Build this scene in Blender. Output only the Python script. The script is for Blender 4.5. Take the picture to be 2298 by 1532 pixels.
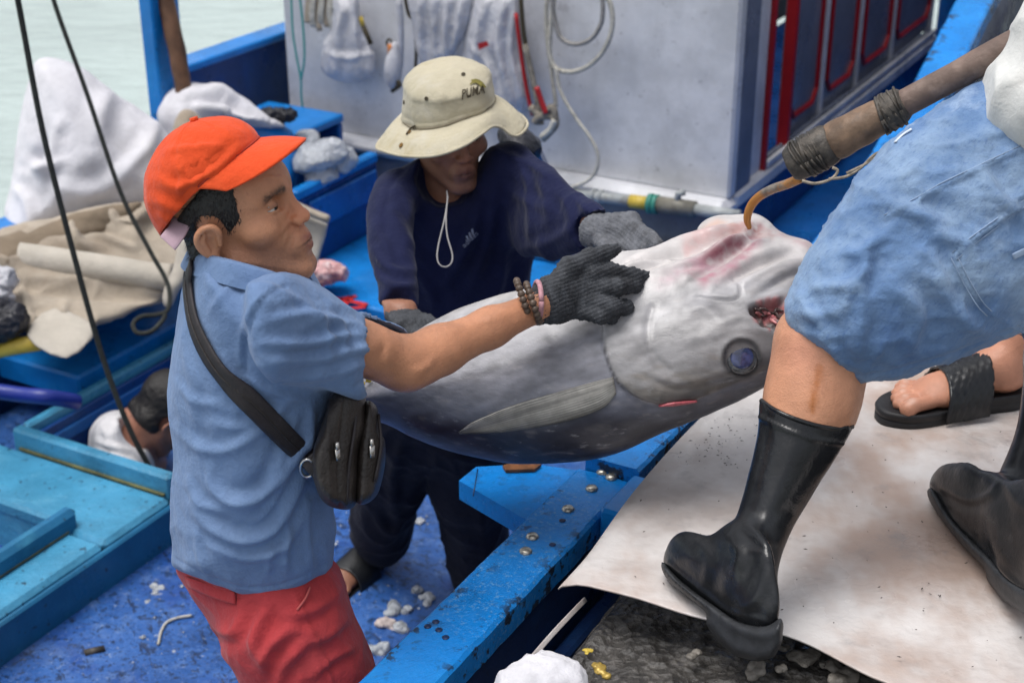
import bpy, math, random
import numpy as np
from mathutils import Vector, Matrix
from mathutils.bvhtree import BVHTree
random.seed(7); RNG = np.random.default_rng(7)
for _o in list(bpy.data.objects): bpy.data.objects.remove(_o)
SC = bpy.context.scene; COL = SC.collection

# ------------------------------------------------------------------ camera, sky, sun, exposure
FPX = 3400.0; PITCH = math.radians(25.0); CAM = np.array([0, 0, 1.33])
cam = bpy.data.cameras.new('camera'); camo = bpy.data.objects.new('camera', cam); COL.objects.link(camo)
camo.location = CAM; camo.rotation_euler = (math.radians(90) - PITCH, 0, 0)
cam.sensor_width = 36; cam.lens = 36 * FPX / 2298; cam.clip_start = .05; cam.clip_end = 2000
cam.dof.use_dof = True; cam.dof.focus_distance = 2.3; cam.dof.aperture_fstop = 5.6
SC.camera = camo
W = bpy.data.worlds.new('World'); SC.world = W; W.use_nodes = True
SUN_EL, SUN_AZ = 74.0, 255.0           # azimuth clockwise from +Y
nt = W.node_tree; nt.nodes.clear()
sky = nt.nodes.new('ShaderNodeTexSky'); sky.sky_type = 'NISHITA'; sky.sun_disc = False
sky.sun_elevation = math.radians(SUN_EL); sky.sun_rotation = math.radians(SUN_AZ)
sky.dust_density = 4.0; sky.air_density = 1.0; sky.ozone_density = 1.0
hs = nt.nodes.new('ShaderNodeHueSaturation'); hs.inputs['Saturation'].default_value = .30
bg = nt.nodes.new('ShaderNodeBackground'); bg.inputs['Strength'].default_value = .15
wo = nt.nodes.new('ShaderNodeOutputWorld')
nt.links.new(sky.outputs[0], hs.inputs['Color']); nt.links.new(hs.outputs[0], bg.inputs['Color']); nt.links.new(bg.outputs[0], wo.inputs['Surface'])
sl = bpy.data.lights.new('sun', 'SUN'); so = bpy.data.objects.new('sun', sl); COL.objects.link(so)
sl.energy = 1.5; sl.angle = math.radians(34); sl.color = (1, .985, .965)
_e, _a = math.radians(SUN_EL), math.radians(SUN_AZ)
so.rotation_euler = Vector((math.cos(_e) * math.sin(_a), math.cos(_e) * math.cos(_a), math.sin(_e))).to_track_quat('Z', 'Y').to_euler()
so.location = (2, 4, 8)
SC.view_settings.view_transform = 'Standard'; SC.view_settings.look = 'None'; SC.view_settings.gamma = 1
SC.view_settings.exposure = 0.33; SC.view_settings.use_curve_mapping = False

# ------------------------------------------------------------------ geometry of the view and of the boat
AX = np.array([1., 0, 0]); AU = np.array([0, math.sin(PITCH), math.cos(PITCH)]); AF = np.array([0, math.cos(PITCH), -math.sin(PITCH)])
_b = math.radians(29); BD = np.array([math.sin(_b), math.cos(_b), 0]); BR = np.array([math.cos(_b), -math.sin(_b), 0]); BZ = np.array([0, 0, 1.])
def ray(x, y): return AX * ((x - 1149) / FPX) + AU * ((766 - y) / FPX) + AF
def PT(x, y, t): return CAM + t * ray(x, y)                  # a point seen at a pixel, t metres deep
def PZ(x, y, z): r = ray(x, y); return CAM + r * ((z - CAM[2]) / r[2])
def PV(x, y, v): r = ray(x, y); return CAM + r * (v / (r @ BR))
def PU(x, y, u): r = ray(x, y); return CAM + r * (u / (r @ BD))
def B(u, v, z): return u * BD + v * BR + np.array([0, 0, z])
def BA(uvz): uvz = np.asarray(uvz, float); return uvz[..., 0:1] * BD + uvz[..., 1:2] * BR + uvz[..., 2:3] * BZ
def project(P):
    Q = P - CAM; z = Q @ AF
    return 1149 + FPX * (Q @ AX) / z, 766 - FPX * (Q @ AU) / z, z
def mpx(px, t): return px * t / FPX                          # pixels to metres at depth t

# ------------------------------------------------------------------ noise
def _hash(i, j, k, s):
    h = (i * 374761393 + j * 668265263 + k * 2147483647 + s * 974711 + 1013904223) & 0xFFFFFFFF
    h = ((h ^ (h >> 13)) * 1274126177) & 0xFFFFFFFF
    return ((h ^ (h >> 16)) & 0xFFFFFF) / float(0xFFFFFF) * 2 - 1
def vnoise(P, scale=1.0, seed=0, octs=1):
    P = np.asarray(P, float) * scale; out = np.zeros(len(P)); amp = 1; tot = 0
    for o in range(octs):
        I = np.floor(P).astype(np.int64); f = P - I; f = f * f * (3 - 2 * f)
        r = 0
        for a in (0, 1):
            for b in (0, 1):
                for c in (0, 1):
                    w = (f[:, 0] if a else 1 - f[:, 0]) * (f[:, 1] if b else 1 - f[:, 1]) * (f[:, 2] if c else 1 - f[:, 2])
                    r = r + w * _hash(I[:, 0] + a, I[:, 1] + b, I[:, 2] + c, seed + o * 17)
        out += amp * r; tot += amp; amp *= .5; P = P * 2.03 + 7.1
    return out / tot
def sstep(a, b, x): t = np.clip((x - a) / (b - a), 0, 1); return t * t * (3 - 2 * t)

# ------------------------------------------------------------------ objects
OFF = {}
def tag(o, label=None, cat=None, group=None, kind=None):
    if label: o['label'] = label
    if cat: o['category'] = cat
    if group: o['group'] = group
    if kind: o['kind'] = kind
    return o
def thing(name, label, cat, loc, group=None):
    o = bpy.data.objects.new(name, None); COL.objects.link(o); o.location = loc; o.empty_display_size = .05
    OFF[o.name] = np.array(loc, float)
    return tag(o, label, cat, group)
def mesh(name, V, F, mat, parent=None, smooth=True, col=None, attrs=None, label=None, cat=None, group=None, kind=None, fast=False, origin=None):
    V = np.asarray(V, float)
    if parent is not None: off = OFF[parent.name]; loc = (0, 0, 0)
    else:
        off = np.asarray(origin, float) if origin is not None else np.array([V[:, 0].mean(), V[:, 1].mean(), V[:, 2].min()]); loc = off
    me = bpy.data.meshes.new(name)
    if isinstance(F, np.ndarray):
        n = len(F); k = F.shape[1]
        me.vertices.add(len(V)); me.vertices.foreach_set('co', (V - off).astype(np.float32).ravel())
        me.loops.add(n * k); me.loops.foreach_set('vertex_index', F.astype(np.int32).ravel())
        me.polygons.add(n); me.polygons.foreach_set('loop_start', np.arange(0, n * k, k, dtype=np.int32))
        me.update(calc_edges=True); me.validate()
    else:
        me.from_pydata([tuple(p) for p in (V - off)], [], F)
    if smooth: me.polygons.foreach_set('use_smooth', np.ones(len(me.polygons), bool))
    if col is not None:
        a = me.color_attributes.new('Col', 'FLOAT_COLOR', 'POINT')
        c = np.ones((len(V), 4), np.float32); c[:, :3] = col; a.data.foreach_set('color', c.ravel())
    for k_, v_ in (attrs or {}).items():
        a = me.attributes.new(k_, 'FLOAT', 'POINT'); a.data.foreach_set('value', np.asarray(v_, np.float32))
    for m in (mat if isinstance(mat, (list, tuple)) else [mat]): me.materials.append(m)
    o = bpy.data.objects.new(name, me); COL.objects.link(o); o.location = loc
    if parent is not None: o.parent = parent
    OFF[o.name] = off
    return tag(o, label, cat, group, kind)

class MB:                                                     # collects pieces of ONE part
    def __init__(s): s.V = []; s.F = []; s.n = 0
    def add(s, V, F):
        V = np.asarray(V, float); s.V.append(V); s.F += [tuple(int(i) + s.n for i in f) for f in F]; s.n += len(V); return s
    def box(s, a, b, ch=.004, boat=True):                     # chamfered box between two corners
        a = np.asarray(a, float); b = np.asarray(b, float); lo = np.minimum(a, b); hi = np.maximum(a, b)
        ch = min(ch, .45 * (hi - lo).min()); V = []; id_ = {}
        for i in range(8):
            sg = [(i >> k) & 1 for k in range(3)]
            for ax in range(3):                               # vertex lying on the face normal to ax
                p = [(hi[k] if sg[k] else lo[k]) if k == ax else (hi[k] - ch if sg[k] else lo[k] + ch) for k in range(3)]
                id_[(i, ax)] = len(V); V.append(p)
        F = []
        for ax in range(3):
            o1, o2 = (ax + 1) % 3, (ax + 2) % 3
            for sgn in (0, 1):
                ids = [(sgn << ax) | (p << o1) | (q << o2) for p, q in ((0, 0), (1, 0), (1, 1), (0, 1))]
                f = [id_[(i, ax)] for i in ids]; F.append(f if sgn else f[::-1])
            for p in (0, 1):
                for q in (0, 1):                              # edge along ax
                    i0 = (p << o1) | (q << o2); i1 = i0 | (1 << ax)
                    f = [id_[(i0, o1)], id_[(i1, o1)], id_[(i1, o2)], id_[(i0, o2)]]
                    F.append(f if (p ^ q) else f[::-1])
        for i in range(8):
            f = [id_[(i, 0)], id_[(i, 1)], id_[(i, 2)]]
            par = bin(i).count('1') % 2
            F.append(f if par else f[::-1])
        V = np.array(V)
        return s.add(BA(V) if boat else V, F)
    def prism(s, pts, dz, ch=0):                              # polygon (world points, one plane) extruded along dz
        pts = np.asarray(pts, float); n = len(pts); V = np.vstack([pts, pts + dz])
        return s.add(V, [list(range(n))[::-1], list(range(n, 2 * n))] + [[i, (i + 1) % n, n + (i + 1) % n, n + i] for i in range(n)])
    def tube(s, P, r, n=8, smooth=0, caps=True):
        V, F = tube(P, r, n, smooth, caps); return s.add(V, F)
    def lathe(s, prof, o, ax, n=16):                          # profile (r, h) turned about ax at o
        ax = np.asarray(ax, float) / np.linalg.norm(ax); e1 = np.cross(ax, [.3, .5, .81]); e1 /= np.linalg.norm(e1); e2 = np.cross(ax, e1)
        V = []; th = np.arange(n) * 2 * np.pi / n
        for r, h in prof: V.append(np.asarray(o) + ax * h + r * (np.cos(th)[:, None] * e1 + np.sin(th)[:, None] * e2))
        k = len(prof); F = [[i * n + j, i * n + (j + 1) % n, (i + 1) * n + (j + 1) % n, (i + 1) * n + j] for i in range(k - 1) for j in range(n)]
        F += [list(range(n))[::-1], list(range((k - 1) * n, k * n))]
        return s.add(np.vstack(V), F)
    def build(s, name, mat, parent=None, smooth=False, **kw):
        return mesh(name, np.vstack(s.V), s.F, mat, parent, smooth, **kw)

def catmull(P, m):
    P = np.asarray(P, float)
    if m <= 1 or len(P) < 3: return P
    Q = np.vstack([2 * P[0] - P[1], P, 2 * P[-1] - P[-2]]); out = []
    for i in range(1, len(Q) - 2):
        p0, p1, p2, p3 = Q[i - 1], Q[i], Q[i + 1], Q[i + 2]
        for k in range(m):
            t = k / m; out.append(.5 * (2 * p1 + (p2 - p0) * t + (2 * p0 - 5 * p1 + 4 * p2 - p3) * t * t + (3 * p1 - p0 - 3 * p2 + p3) * t ** 3))
    out.append(P[-1]); return np.array(out)
def catmull_closed(P, m):
    P = np.asarray(P, float); n = len(P); out = []
    for i in range(n):
        p0, p1, p2, p3 = P[i - 1], P[i], P[(i + 1) % n], P[(i + 2) % n]
        for k in range(m):
            t = k / m; out.append(.5 * (2 * p1 + (p2 - p0) * t + (2 * p0 - 5 * p1 + 4 * p2 - p3) * t * t + (3 * p1 - p0 - 3 * p2 + p3) * t ** 3))
    return np.array(out)
def tube(P, r, n=8, smooth=0, caps=True, flat=None):
    P = np.asarray(P, float); r = np.broadcast_to(np.asarray(r, float), (len(P),)).copy()
    if smooth: PR = catmull(np.hstack([P, r[:, None]]), smooth); P, r = PR[:, :3], PR[:, 3]
    T = np.gradient(P, axis=0); T /= np.linalg.norm(T, axis=1)[:, None] + 1e-12
    e = np.cross(T[0], [.21, .43, .88]); e /= np.linalg.norm(e); V = []; th = np.arange(n) * 2 * np.pi / n
    for i in range(len(P)):
        e = e - T[i] * (e @ T[i]); e /= np.linalg.norm(e); f = np.cross(T[i], e)
        V.append(P[i] + r[i] * (np.cos(th)[:, None] * e + np.sin(th)[:, None] * f))
    k = len(P); F = [[i * n + j, i * n + (j + 1) % n, (i + 1) * n + (j + 1) % n, (i + 1) * n + j] for i in range(k - 1) for j in range(n)]
    if caps: F += [list(range(n))[::-1], list(range((k - 1) * n, k * n))]
    return np.vstack(V), F
def grid_faces(nu, nv, cu=False):
    i, j = np.meshgrid(np.arange(nu if cu else nu - 1), np.arange(nv - 1), indexing='ij'); i = i.ravel(); j = j.ravel(); i2 = (i + 1) % nu
    return np.stack([i * nv + j, i2 * nv + j, i2 * nv + j + 1, i * nv + j + 1], 1)
def solid_sheet(G, th, N=None):                               # grid (nu,nv,3) thickened to a closed sheet
    nu, nv, _ = G.shape
    if N is None:
        a = np.gradient(G, axis=0); b = np.gradient(G, axis=1); N = np.cross(a, b); N /= np.linalg.norm(N, axis=2)[..., None] + 1e-12
    V = np.vstack([(G + N * th / 2).reshape(-1, 3), (G - N * th / 2).reshape(-1, 3)]); n = nu * nv
    f = grid_faces(nu, nv); ring = [i * nv for i in range(nu)] + [(nu - 1) * nv + j for j in range(1, nv)] + [i * nv + nv - 1 for i in range(nu - 2, -1, -1)] + [j for j in range(nv - 2, 0, -1)]
    ring = np.array(ring); r2 = np.roll(ring, -1)
    return V, np.vstack([f, f[:, ::-1] + n, np.stack([ring, ring + n, r2 + n, r2], 1)])

# ------------------------------------------------------------------ sculpting with distance functions
class Sculpt:
    def __init__(s): s.ops = []
    def op(s, kind, fn, k=.01, c=None, r=None): s.ops.append((kind, fn, k, None if c is None else np.asarray(c, float), r)); return s
    def clone(s): q = Sculpt(); q.ops = list(s.ops); return q
    def cap(s, a, b, ra, rb=None, k=.02, kind='+'):           # tapered limb
        a = np.asarray(a, float); b = np.asarray(b, float); rb = ra if rb is None else rb; ab = b - a; L = ab @ ab + 1e-12
        def fn(P):
            h = np.clip(((P - a) @ ab) / L, 0, 1); return np.linalg.norm(P - a - h[:, None] * ab, axis=1) - (ra + (rb - ra) * h)
        return s.op(kind, fn, k, (a + b) / 2, math.sqrt(L) / 2 + max(ra, rb))
    def chain(s, pts, k=.02, kind='+'):                       # pts: [(point, radius), ...]
        for (p, r), (q, r2) in zip(pts[:-1], pts[1:]): s.cap(p, q, r, r2, k, kind)
        return s
    def ell(s, c, rad, A=None, k=.02, kind='+'):              # ellipsoid, A columns = its axes
        c = np.asarray(c, float); rad = np.asarray(rad, float); A = np.eye(3) if A is None else A
        def fn(P):
            Q = (P - c) @ A; q = np.linalg.norm(Q / rad, axis=1); g = np.linalg.norm(Q / rad ** 2, axis=1) + 1e-9
            return q * (q - 1) / g
        return s.op(kind, fn, k, c, rad.max())
    def sec(s, a, b, ra, rb, e1, k=.03, kind='+'):            # segment with elliptic section; ra = (half-width along e1, half-width across)
        a = np.asarray(a, float); b = np.asarray(b, float); w = b - a; L = np.linalg.norm(w); w = w / L
        e1 = np.asarray(e1, float); e1 = e1 - w * (e1 @ w); e1 /= np.linalg.norm(e1); e2 = np.cross(w, e1)
        def fn(P):
            Q = P - a; z = Q @ w; h = np.clip(z / L, 0, 1); x = Q @ e1; y = Q @ e2
            A_ = ra[0] + (rb[0] - ra[0]) * h; B_ = ra[1] + (rb[1] - ra[1]) * h; dz = z - h * L; m = np.minimum(A_, B_)
            return (np.sqrt((x / A_) ** 2 + (y / B_) ** 2 + (dz / m) ** 2) - 1) * m
        return s.op(kind, fn, k, (a + b) / 2, L / 2 + max(*ra, *rb))
    def pillow(s, px, t, T, R, k=.02, gx=0, gy=0, sm=6, kind='+', tz=None):   # outline seen from the camera, inflated to a real thickness
        px = np.asarray(px, float); c0 = px.mean(0)
        if sm: px = catmull_closed(px, sm)
        q = np.stack([(px[:, 0] - 1149) / FPX, (766 - px[:, 1]) / FPX], 1) * t
        a0 = q; b0 = np.roll(q, -1, axis=0)
        def fn(P):
            Q = P - CAM; z = Q @ AF; z = np.maximum(z, .1); X = (Q @ AX) / z * t; Y = (Q @ AU) / z * t
            best = np.full(len(P), 1e9); ins = np.zeros(len(P), bool)
            for (ax, ay), (bx, by) in zip(a0, b0):
                ex, ey = bx - ax, by - ay; h = np.clip(((X - ax) * ex + (Y - ay) * ey) / (ex * ex + ey * ey + 1e-12), 0, 1)
                d = (X - ax - h * ex) ** 2 + (Y - ay - h * ey) ** 2; best = np.minimum(best, d)
                cr = ((ay > Y) != (by > Y)) & (X < ex * (Y - ay) / (ey if abs(ey) > 1e-12 else 1e-12) + ax); ins ^= cr
            d = np.sqrt(best); d = np.where(ins, -d, d)
            pxx = 1149 + X / t * FPX; pyy = 766 - Y / t * FPX
            tc = t + gx * (pxx - c0[0]) + gy * (pyy - c0[1])
            if tz is not None: tc = tz(pxx, pyy)
            return (np.sqrt(np.maximum(1 + d / R, 0) ** 2 + ((z - tc) / T) ** 2) - 1) * min(R, T)
        ctr = PT(*px.mean(0), t); ex = np.ptp(q, axis=0)
        rr = math.hypot(ex[0], ex[1]) / 2 + T + abs(gx) * np.ptp(px[:, 0]) + abs(gy) * np.ptp(px[:, 1]) + (.35 if tz is not None else 0)
        return s.op(kind, fn, k, ctr, rr)
    def cut_below(s, xs, ys, c, r, up=False, k=.003):           # trims a garment along a hem line as it is seen
        def fn(P):
            x, y, z = project(P); d = (np.interp(x, xs, ys) - y) * z / FPX; return -d if up else d
        return s.op('-', fn, k, c, r)
    def solid(s): q = Sculpt(); q.ops = [o for o in s.ops if o[0] == '+']; return q
    def under(s, *clothes, gap=.006):                         # keeps a body inside the clothes that cover it
        cl = [(c.solid(), f) for c, f in clothes]
        def fn(P):
            out = np.full(len(P), -1.0); xx, yy, zz = project(P)
            for c, f in cl:
                m = np.nonzero(f(P, xx, yy, zz))[0]
                if len(m): out[m] = np.maximum(out[m], c(P[m]) + gap)
            return out
        return s.op('&', fn, .002)
    def __call__(s, P):
        D = np.full(len(P), 1.0)
        for kind, fn, k, c, r in s.ops:
            if c is None: m = slice(None); Q = P
            else:
                m = np.nonzero(((P - c) ** 2).sum(1) < (r + k + .09) ** 2)[0]
                if len(m) == 0: continue
                Q = P[m]
            d = fn(Q); D0 = D[m]
            if kind == '+':
                h = np.clip(.5 + .5 * (D0 - d) / k, 0, 1); D[m] = D0 * (1 - h) + d * h - k * h * (1 - h)
            elif kind == '-':
                h = np.clip(.5 - .5 * (D0 + d) / k, 0, 1); D[m] = D0 * (1 - h) + (-d) * h + k * h * (1 - h)
            elif kind == '&':
                h = np.clip(.5 - .5 * (d - D0) / k, 0, 1); D[m] = d * (1 - h) + D0 * h + k * h * (1 - h)
        return D
    def bounds(s):
        lo = np.full(3, 1e9); hi = -lo
        for kind, fn, k, c, r in s.ops:
            if kind == '+' and c is not None: lo = np.minimum(lo, c - r); hi = np.maximum(hi, c + r)
        return lo - .02, hi + .02
    def mesh(s, h, lo=None, hi=None, relax=1, keep=None):
        l0, h0 = s.bounds(); lo = l0 if lo is None else np.maximum(lo, l0); hi = h0 if hi is None else np.minimum(hi, h0)
        BS = 8; nb = np.maximum(1, np.ceil((hi - lo) / (h * BS)).astype(int)); n = nb * BS + 1
        bi = np.stack(np.meshgrid(*[np.arange(k) for k in nb], indexing='ij'), -1).reshape(-1, 3)
        cen = lo + (bi + .5) * BS * h; dc = s(cen); act = np.abs(dc) < BS * h * 1.75
        D = np.ones(n, np.float32)
        for b in bi[(~act) & (dc < 0)]: D[b[0] * BS:b[0] * BS + BS + 1, b[1] * BS:b[1] * BS + BS + 1, b[2] * BS:b[2] * BS + BS + 1] = -1
        M_ = np.zeros(n, bool)
        for b in bi[act]: M_[b[0] * BS:b[0] * BS + BS + 1, b[1] * BS:b[1] * BS + BS + 1, b[2] * BS:b[2] * BS + BS + 1] = True
        I = np.nonzero(M_); P = lo + np.stack(I, 1) * h
        D[I] = np.concatenate([s(P[q:q + 200000]) for q in range(0, len(P), 200000)]) if len(P) else []
        V, F = surfnet(D, lo, h)
        if relax: V = smooth_mesh(V, F, relax)
        if keep is not None:
            fm = keep(V[F].mean(1)); F = F[fm]; V, F = compact(V, F)
        return V, F
def compact(V, F):
    u = np.unique(F); m = np.zeros(len(V), int); m[u] = np.arange(len(u)); return V[u], m[F]
def surfnet(D, lo, h):
    S = D < 0; n = D.shape; c = np.zeros([k - 1 for k in n], np.int8)
    cor = [(a, b, d) for a in (0, 1) for b in (0, 1) for d in (0, 1)]
    for a, b, d in cor: c += S[a:n[0] - 1 + a, b:n[1] - 1 + b, d:n[2] - 1 + d]
    act = (c > 0) & (c < 8); I = np.stack(np.nonzero(act), 1); idx = np.full(c.shape, -1, np.int32); idx[act] = np.arange(len(I))
    acc = np.zeros((len(I), 3)); cnt = np.zeros(len(I))
    for p in cor:
        for ax in range(3):
            if p[ax]: continue
            q = list(p); q[ax] = 1
            da = D[I[:, 0] + p[0], I[:, 1] + p[1], I[:, 2] + p[2]]; db = D[I[:, 0] + q[0], I[:, 1] + q[1], I[:, 2] + q[2]]
            m = (da < 0) != (db < 0); t = da[m] / (da[m] - db[m]); pos = np.tile(np.array(p, float), (m.sum(), 1)); pos[:, ax] += t
            acc[m] += pos; cnt[m] += 1
    V = lo + h * (I + acc / np.maximum(cnt, 1)[:, None]); Fs = []
    for ax in range(3):
        o1, o2 = (ax + 1) % 3, (ax + 2) % 3
        s0 = [slice(None)] * 3; s1 = [slice(None)] * 3; s0[ax] = slice(0, n[ax] - 1); s1[ax] = slice(1, n[ax])
        A, Bq = S[tuple(s0)], S[tuple(s1)]; E = np.stack(np.nonzero(A != Bq), 1)
        ok = (E[:, o1] > 0) & (E[:, o1] < n[o1] - 1) & (E[:, o2] > 0) & (E[:, o2] < n[o2] - 1); E = E[ok]
        if not len(E): continue
        def cell(d1, d2):
            e = E.copy(); e[:, o1] += d1; e[:, o2] += d2; return idx[e[:, 0], e[:, 1], e[:, 2]]
        q = np.stack([cell(-1, -1), cell(0, -1), cell(0, 0), cell(-1, 0)], 1); up = A[E[:, 0], E[:, 1], E[:, 2]]
        q[~up] = q[~up][:, ::-1]; Fs.append(q)
    F = np.vstack(Fs); return V, F[(F >= 0).all(1)]
def smooth_mesh(V, F, it=1, w=.5):
    a = np.concatenate([F[:, i] for i in range(4)] * 2); b = np.concatenate([F[:, (i + 1) % 4] for i in range(4)] + [F[:, (i - 1) % 4] for i in range(4)])
    n = len(V); cnt = np.bincount(a, minlength=n)[:, None] + 1e-9
    for _ in range(it):
        m = np.stack([np.bincount(a, V[b, k], minlength=n) for k in range(3)], 1) / cnt; V = V + w * (m - V)
    return V
def normals(V, F):
    n = np.cross(V[F[:, 2]] - V[F[:, 0]], V[F[:, 3]] - V[F[:, 1]]); N = np.zeros_like(V)
    for k in range(4):
        for c in range(3): N[:, c] += np.bincount(F[:, k], n[:, c], minlength=len(V))
    return N / (np.linalg.norm(N, axis=1)[:, None] + 1e-12)
def seg_dist(x, y, poly):
    best = np.full(len(x), 1e9); along = np.zeros(len(x)); side = np.zeros(len(x)); L = 0
    seg = [np.hypot(*(poly[i + 1] - poly[i])) for i in range(len(poly) - 1)]; tot = sum(seg)
    for i in range(len(poly) - 1):
        (ax, ay), (bx, by) = poly[i], poly[i + 1]; ex, ey = bx - ax, by - ay; h = np.clip(((x - ax) * ex + (y - ay) * ey) / (ex * ex + ey * ey + 1e-9), 0, 1)
        d = np.hypot(x - ax - h * ex, y - ay - h * ey); m = d < best
        best = np.where(m, d, best); along = np.where(m, (L + h * seg[i]) / tot, along)
        side = np.where(m, np.sign((x - ax) * ey - (y - ay) * ex), side); L += seg[i]
    return best, along, side
def folds(V, F, lines, tmax=None, both=False):                # cloth folds and seams, traced as lines, pressed into the side they lie on
    N = normals(V, F); x, y, z = project(V); face = -((V - CAM) * N).sum(1) / np.linalg.norm(V - CAM, axis=1)
    wt = sstep(-.05, .25, face)
    if tmax is not None: wt = wt * (z < tmax)
    disp = np.zeros(len(V))
    for pts, wpx, amp, *rest in lines:
        poly = catmull(np.asarray(pts, float), 5); bb0 = poly.min(0) - 4 * wpx; bb1 = poly.max(0) + 4 * wpx
        m = np.nonzero((x > bb0[0]) & (x < bb1[0]) & (y > bb0[1]) & (y < bb1[1]) & (wt > 0))[0]
        if not len(m): continue
        d, al, sd = seg_dist(x[m], y[m], poly); fade = 1 if rest and rest[0] == 'seam' else np.sin(np.pi * np.clip(al * .94 + .03, 0, 1)) ** .6
        if rest and rest[0] == 'step':                         # one side raised above the other
            disp[m] += amp * fade * wt[m] * np.clip(.5 + .5 * sd * d / wpx, 0, 1) * np.exp(-(d / (6 * wpx)) ** 2)
        else:
            g = np.exp(-(d / wpx) ** 2); v = np.exp(-((d * sd - 1.9 * wpx) / (1.3 * wpx)) ** 2) * .55 if not (rest and rest[0] == 'seam') else 0
            disp[m] += amp * fade * wt[m] * (g - v)
    return V + N * disp[:, None]
def crumple(V, F, scale, amp, seed, stretch=(1, 1, 1), p=2.0):      # crisp creases of cloth
    N = normals(V, F); Q = V * np.asarray(stretch); Q = Q + np.stack([vnoise(Q, scale * .6, seed + 40 + k) for k in range(3)], 1) * .35 / scale
    a = 1 - np.abs(vnoise(Q, scale, seed)) * 1.6; b = 1 - np.abs(vnoise(Q, scale * 2.1, seed + 3)) * 1.6
    return V + N * (amp * (np.clip(a, 0, 1) ** p - .35 + .45 * np.clip(b, 0, 1) ** p))[:, None]
def in_poly(x, y, P):
    P = np.asarray(P, float); ins = np.zeros(len(x), bool)
    for (ax, ay), (bx, by) in zip(P, np.roll(P, -1, axis=0)):
        ins ^= ((ay > y) != (by > y)) & (x < (bx - ax) * (y - ay) / ((by - ay) if abs(by - ay) > 1e-9 else 1e-9) + ax)
    return ins
def poly_sd(x, y, P):
    P = np.asarray(P, float); d, _, _ = seg_dist(x, y, np.vstack([P, P[:1]])); return np.where(in_poly(x, y, P), -d, d)
def bvh(V, F): return BVHTree.FromPolygons([tuple(p) for p in V], [tuple(int(i) for i in f) for f in F])
def onto(tree, pts, lift=.0, t_default=None):                 # lays a traced line onto a surface
    out = []; nr = []
    for x, y in pts:
        d = ray(x, y); d = d / np.linalg.norm(d); r = tree.ray_cast(Vector(CAM), Vector(d))
        if r[0] is None:
            out.append(out[-1] if out else PT(x, y, t_default or 2.3)); nr.append(nr[-1] if nr else -d); continue
        nn = np.array(r[1]); nn = -nn if nn @ d > 0 else nn
        out.append(np.array(r[0]) + nn * lift); nr.append(nn)
    return np.array(out), np.array(nr)
def strip(P, N, w, th, smooth=4):                             # a flat strap lying on a surface
    P = catmull(P, smooth); N = catmull(N, smooth); w = np.broadcast_to(w, (len(P),)) if np.ndim(w) == 0 else np.interp(np.linspace(0, 1, len(P)), np.linspace(0, 1, len(w)), w)
    for _ in range(3): N[1:-1] = (N[:-2] + N[1:-1] * 2 + N[2:]) / 4
    T = np.gradient(P, axis=0); S_ = np.cross(T, N); S_ /= np.linalg.norm(S_, axis=1)[:, None] + 1e-9; N2 = np.cross(S_, T); N2 /= np.linalg.norm(N2, axis=1)[:, None] + 1e-9
    prof = [(-1, 0), (-.92, .8), (-.6, 1), (.6, 1), (.92, .8), (1, 0), (.9, -.25), (-.9, -.25)]; k = len(prof)
    V = np.vstack([[P[i] + S_[i] * a * w[i] / 2 + N2[i] * b * th for a, b in prof] for i in range(len(P))])
    F = [[i * k + j, i * k + (j + 1) % k, (i + 1) * k + (j + 1) % k, (i + 1) * k + j] for i in range(len(P) - 1) for j in range(k)]
    F += [list(range(k))[::-1], list(range((len(P) - 1) * k, len(P) * k))]
    return V, F

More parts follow.
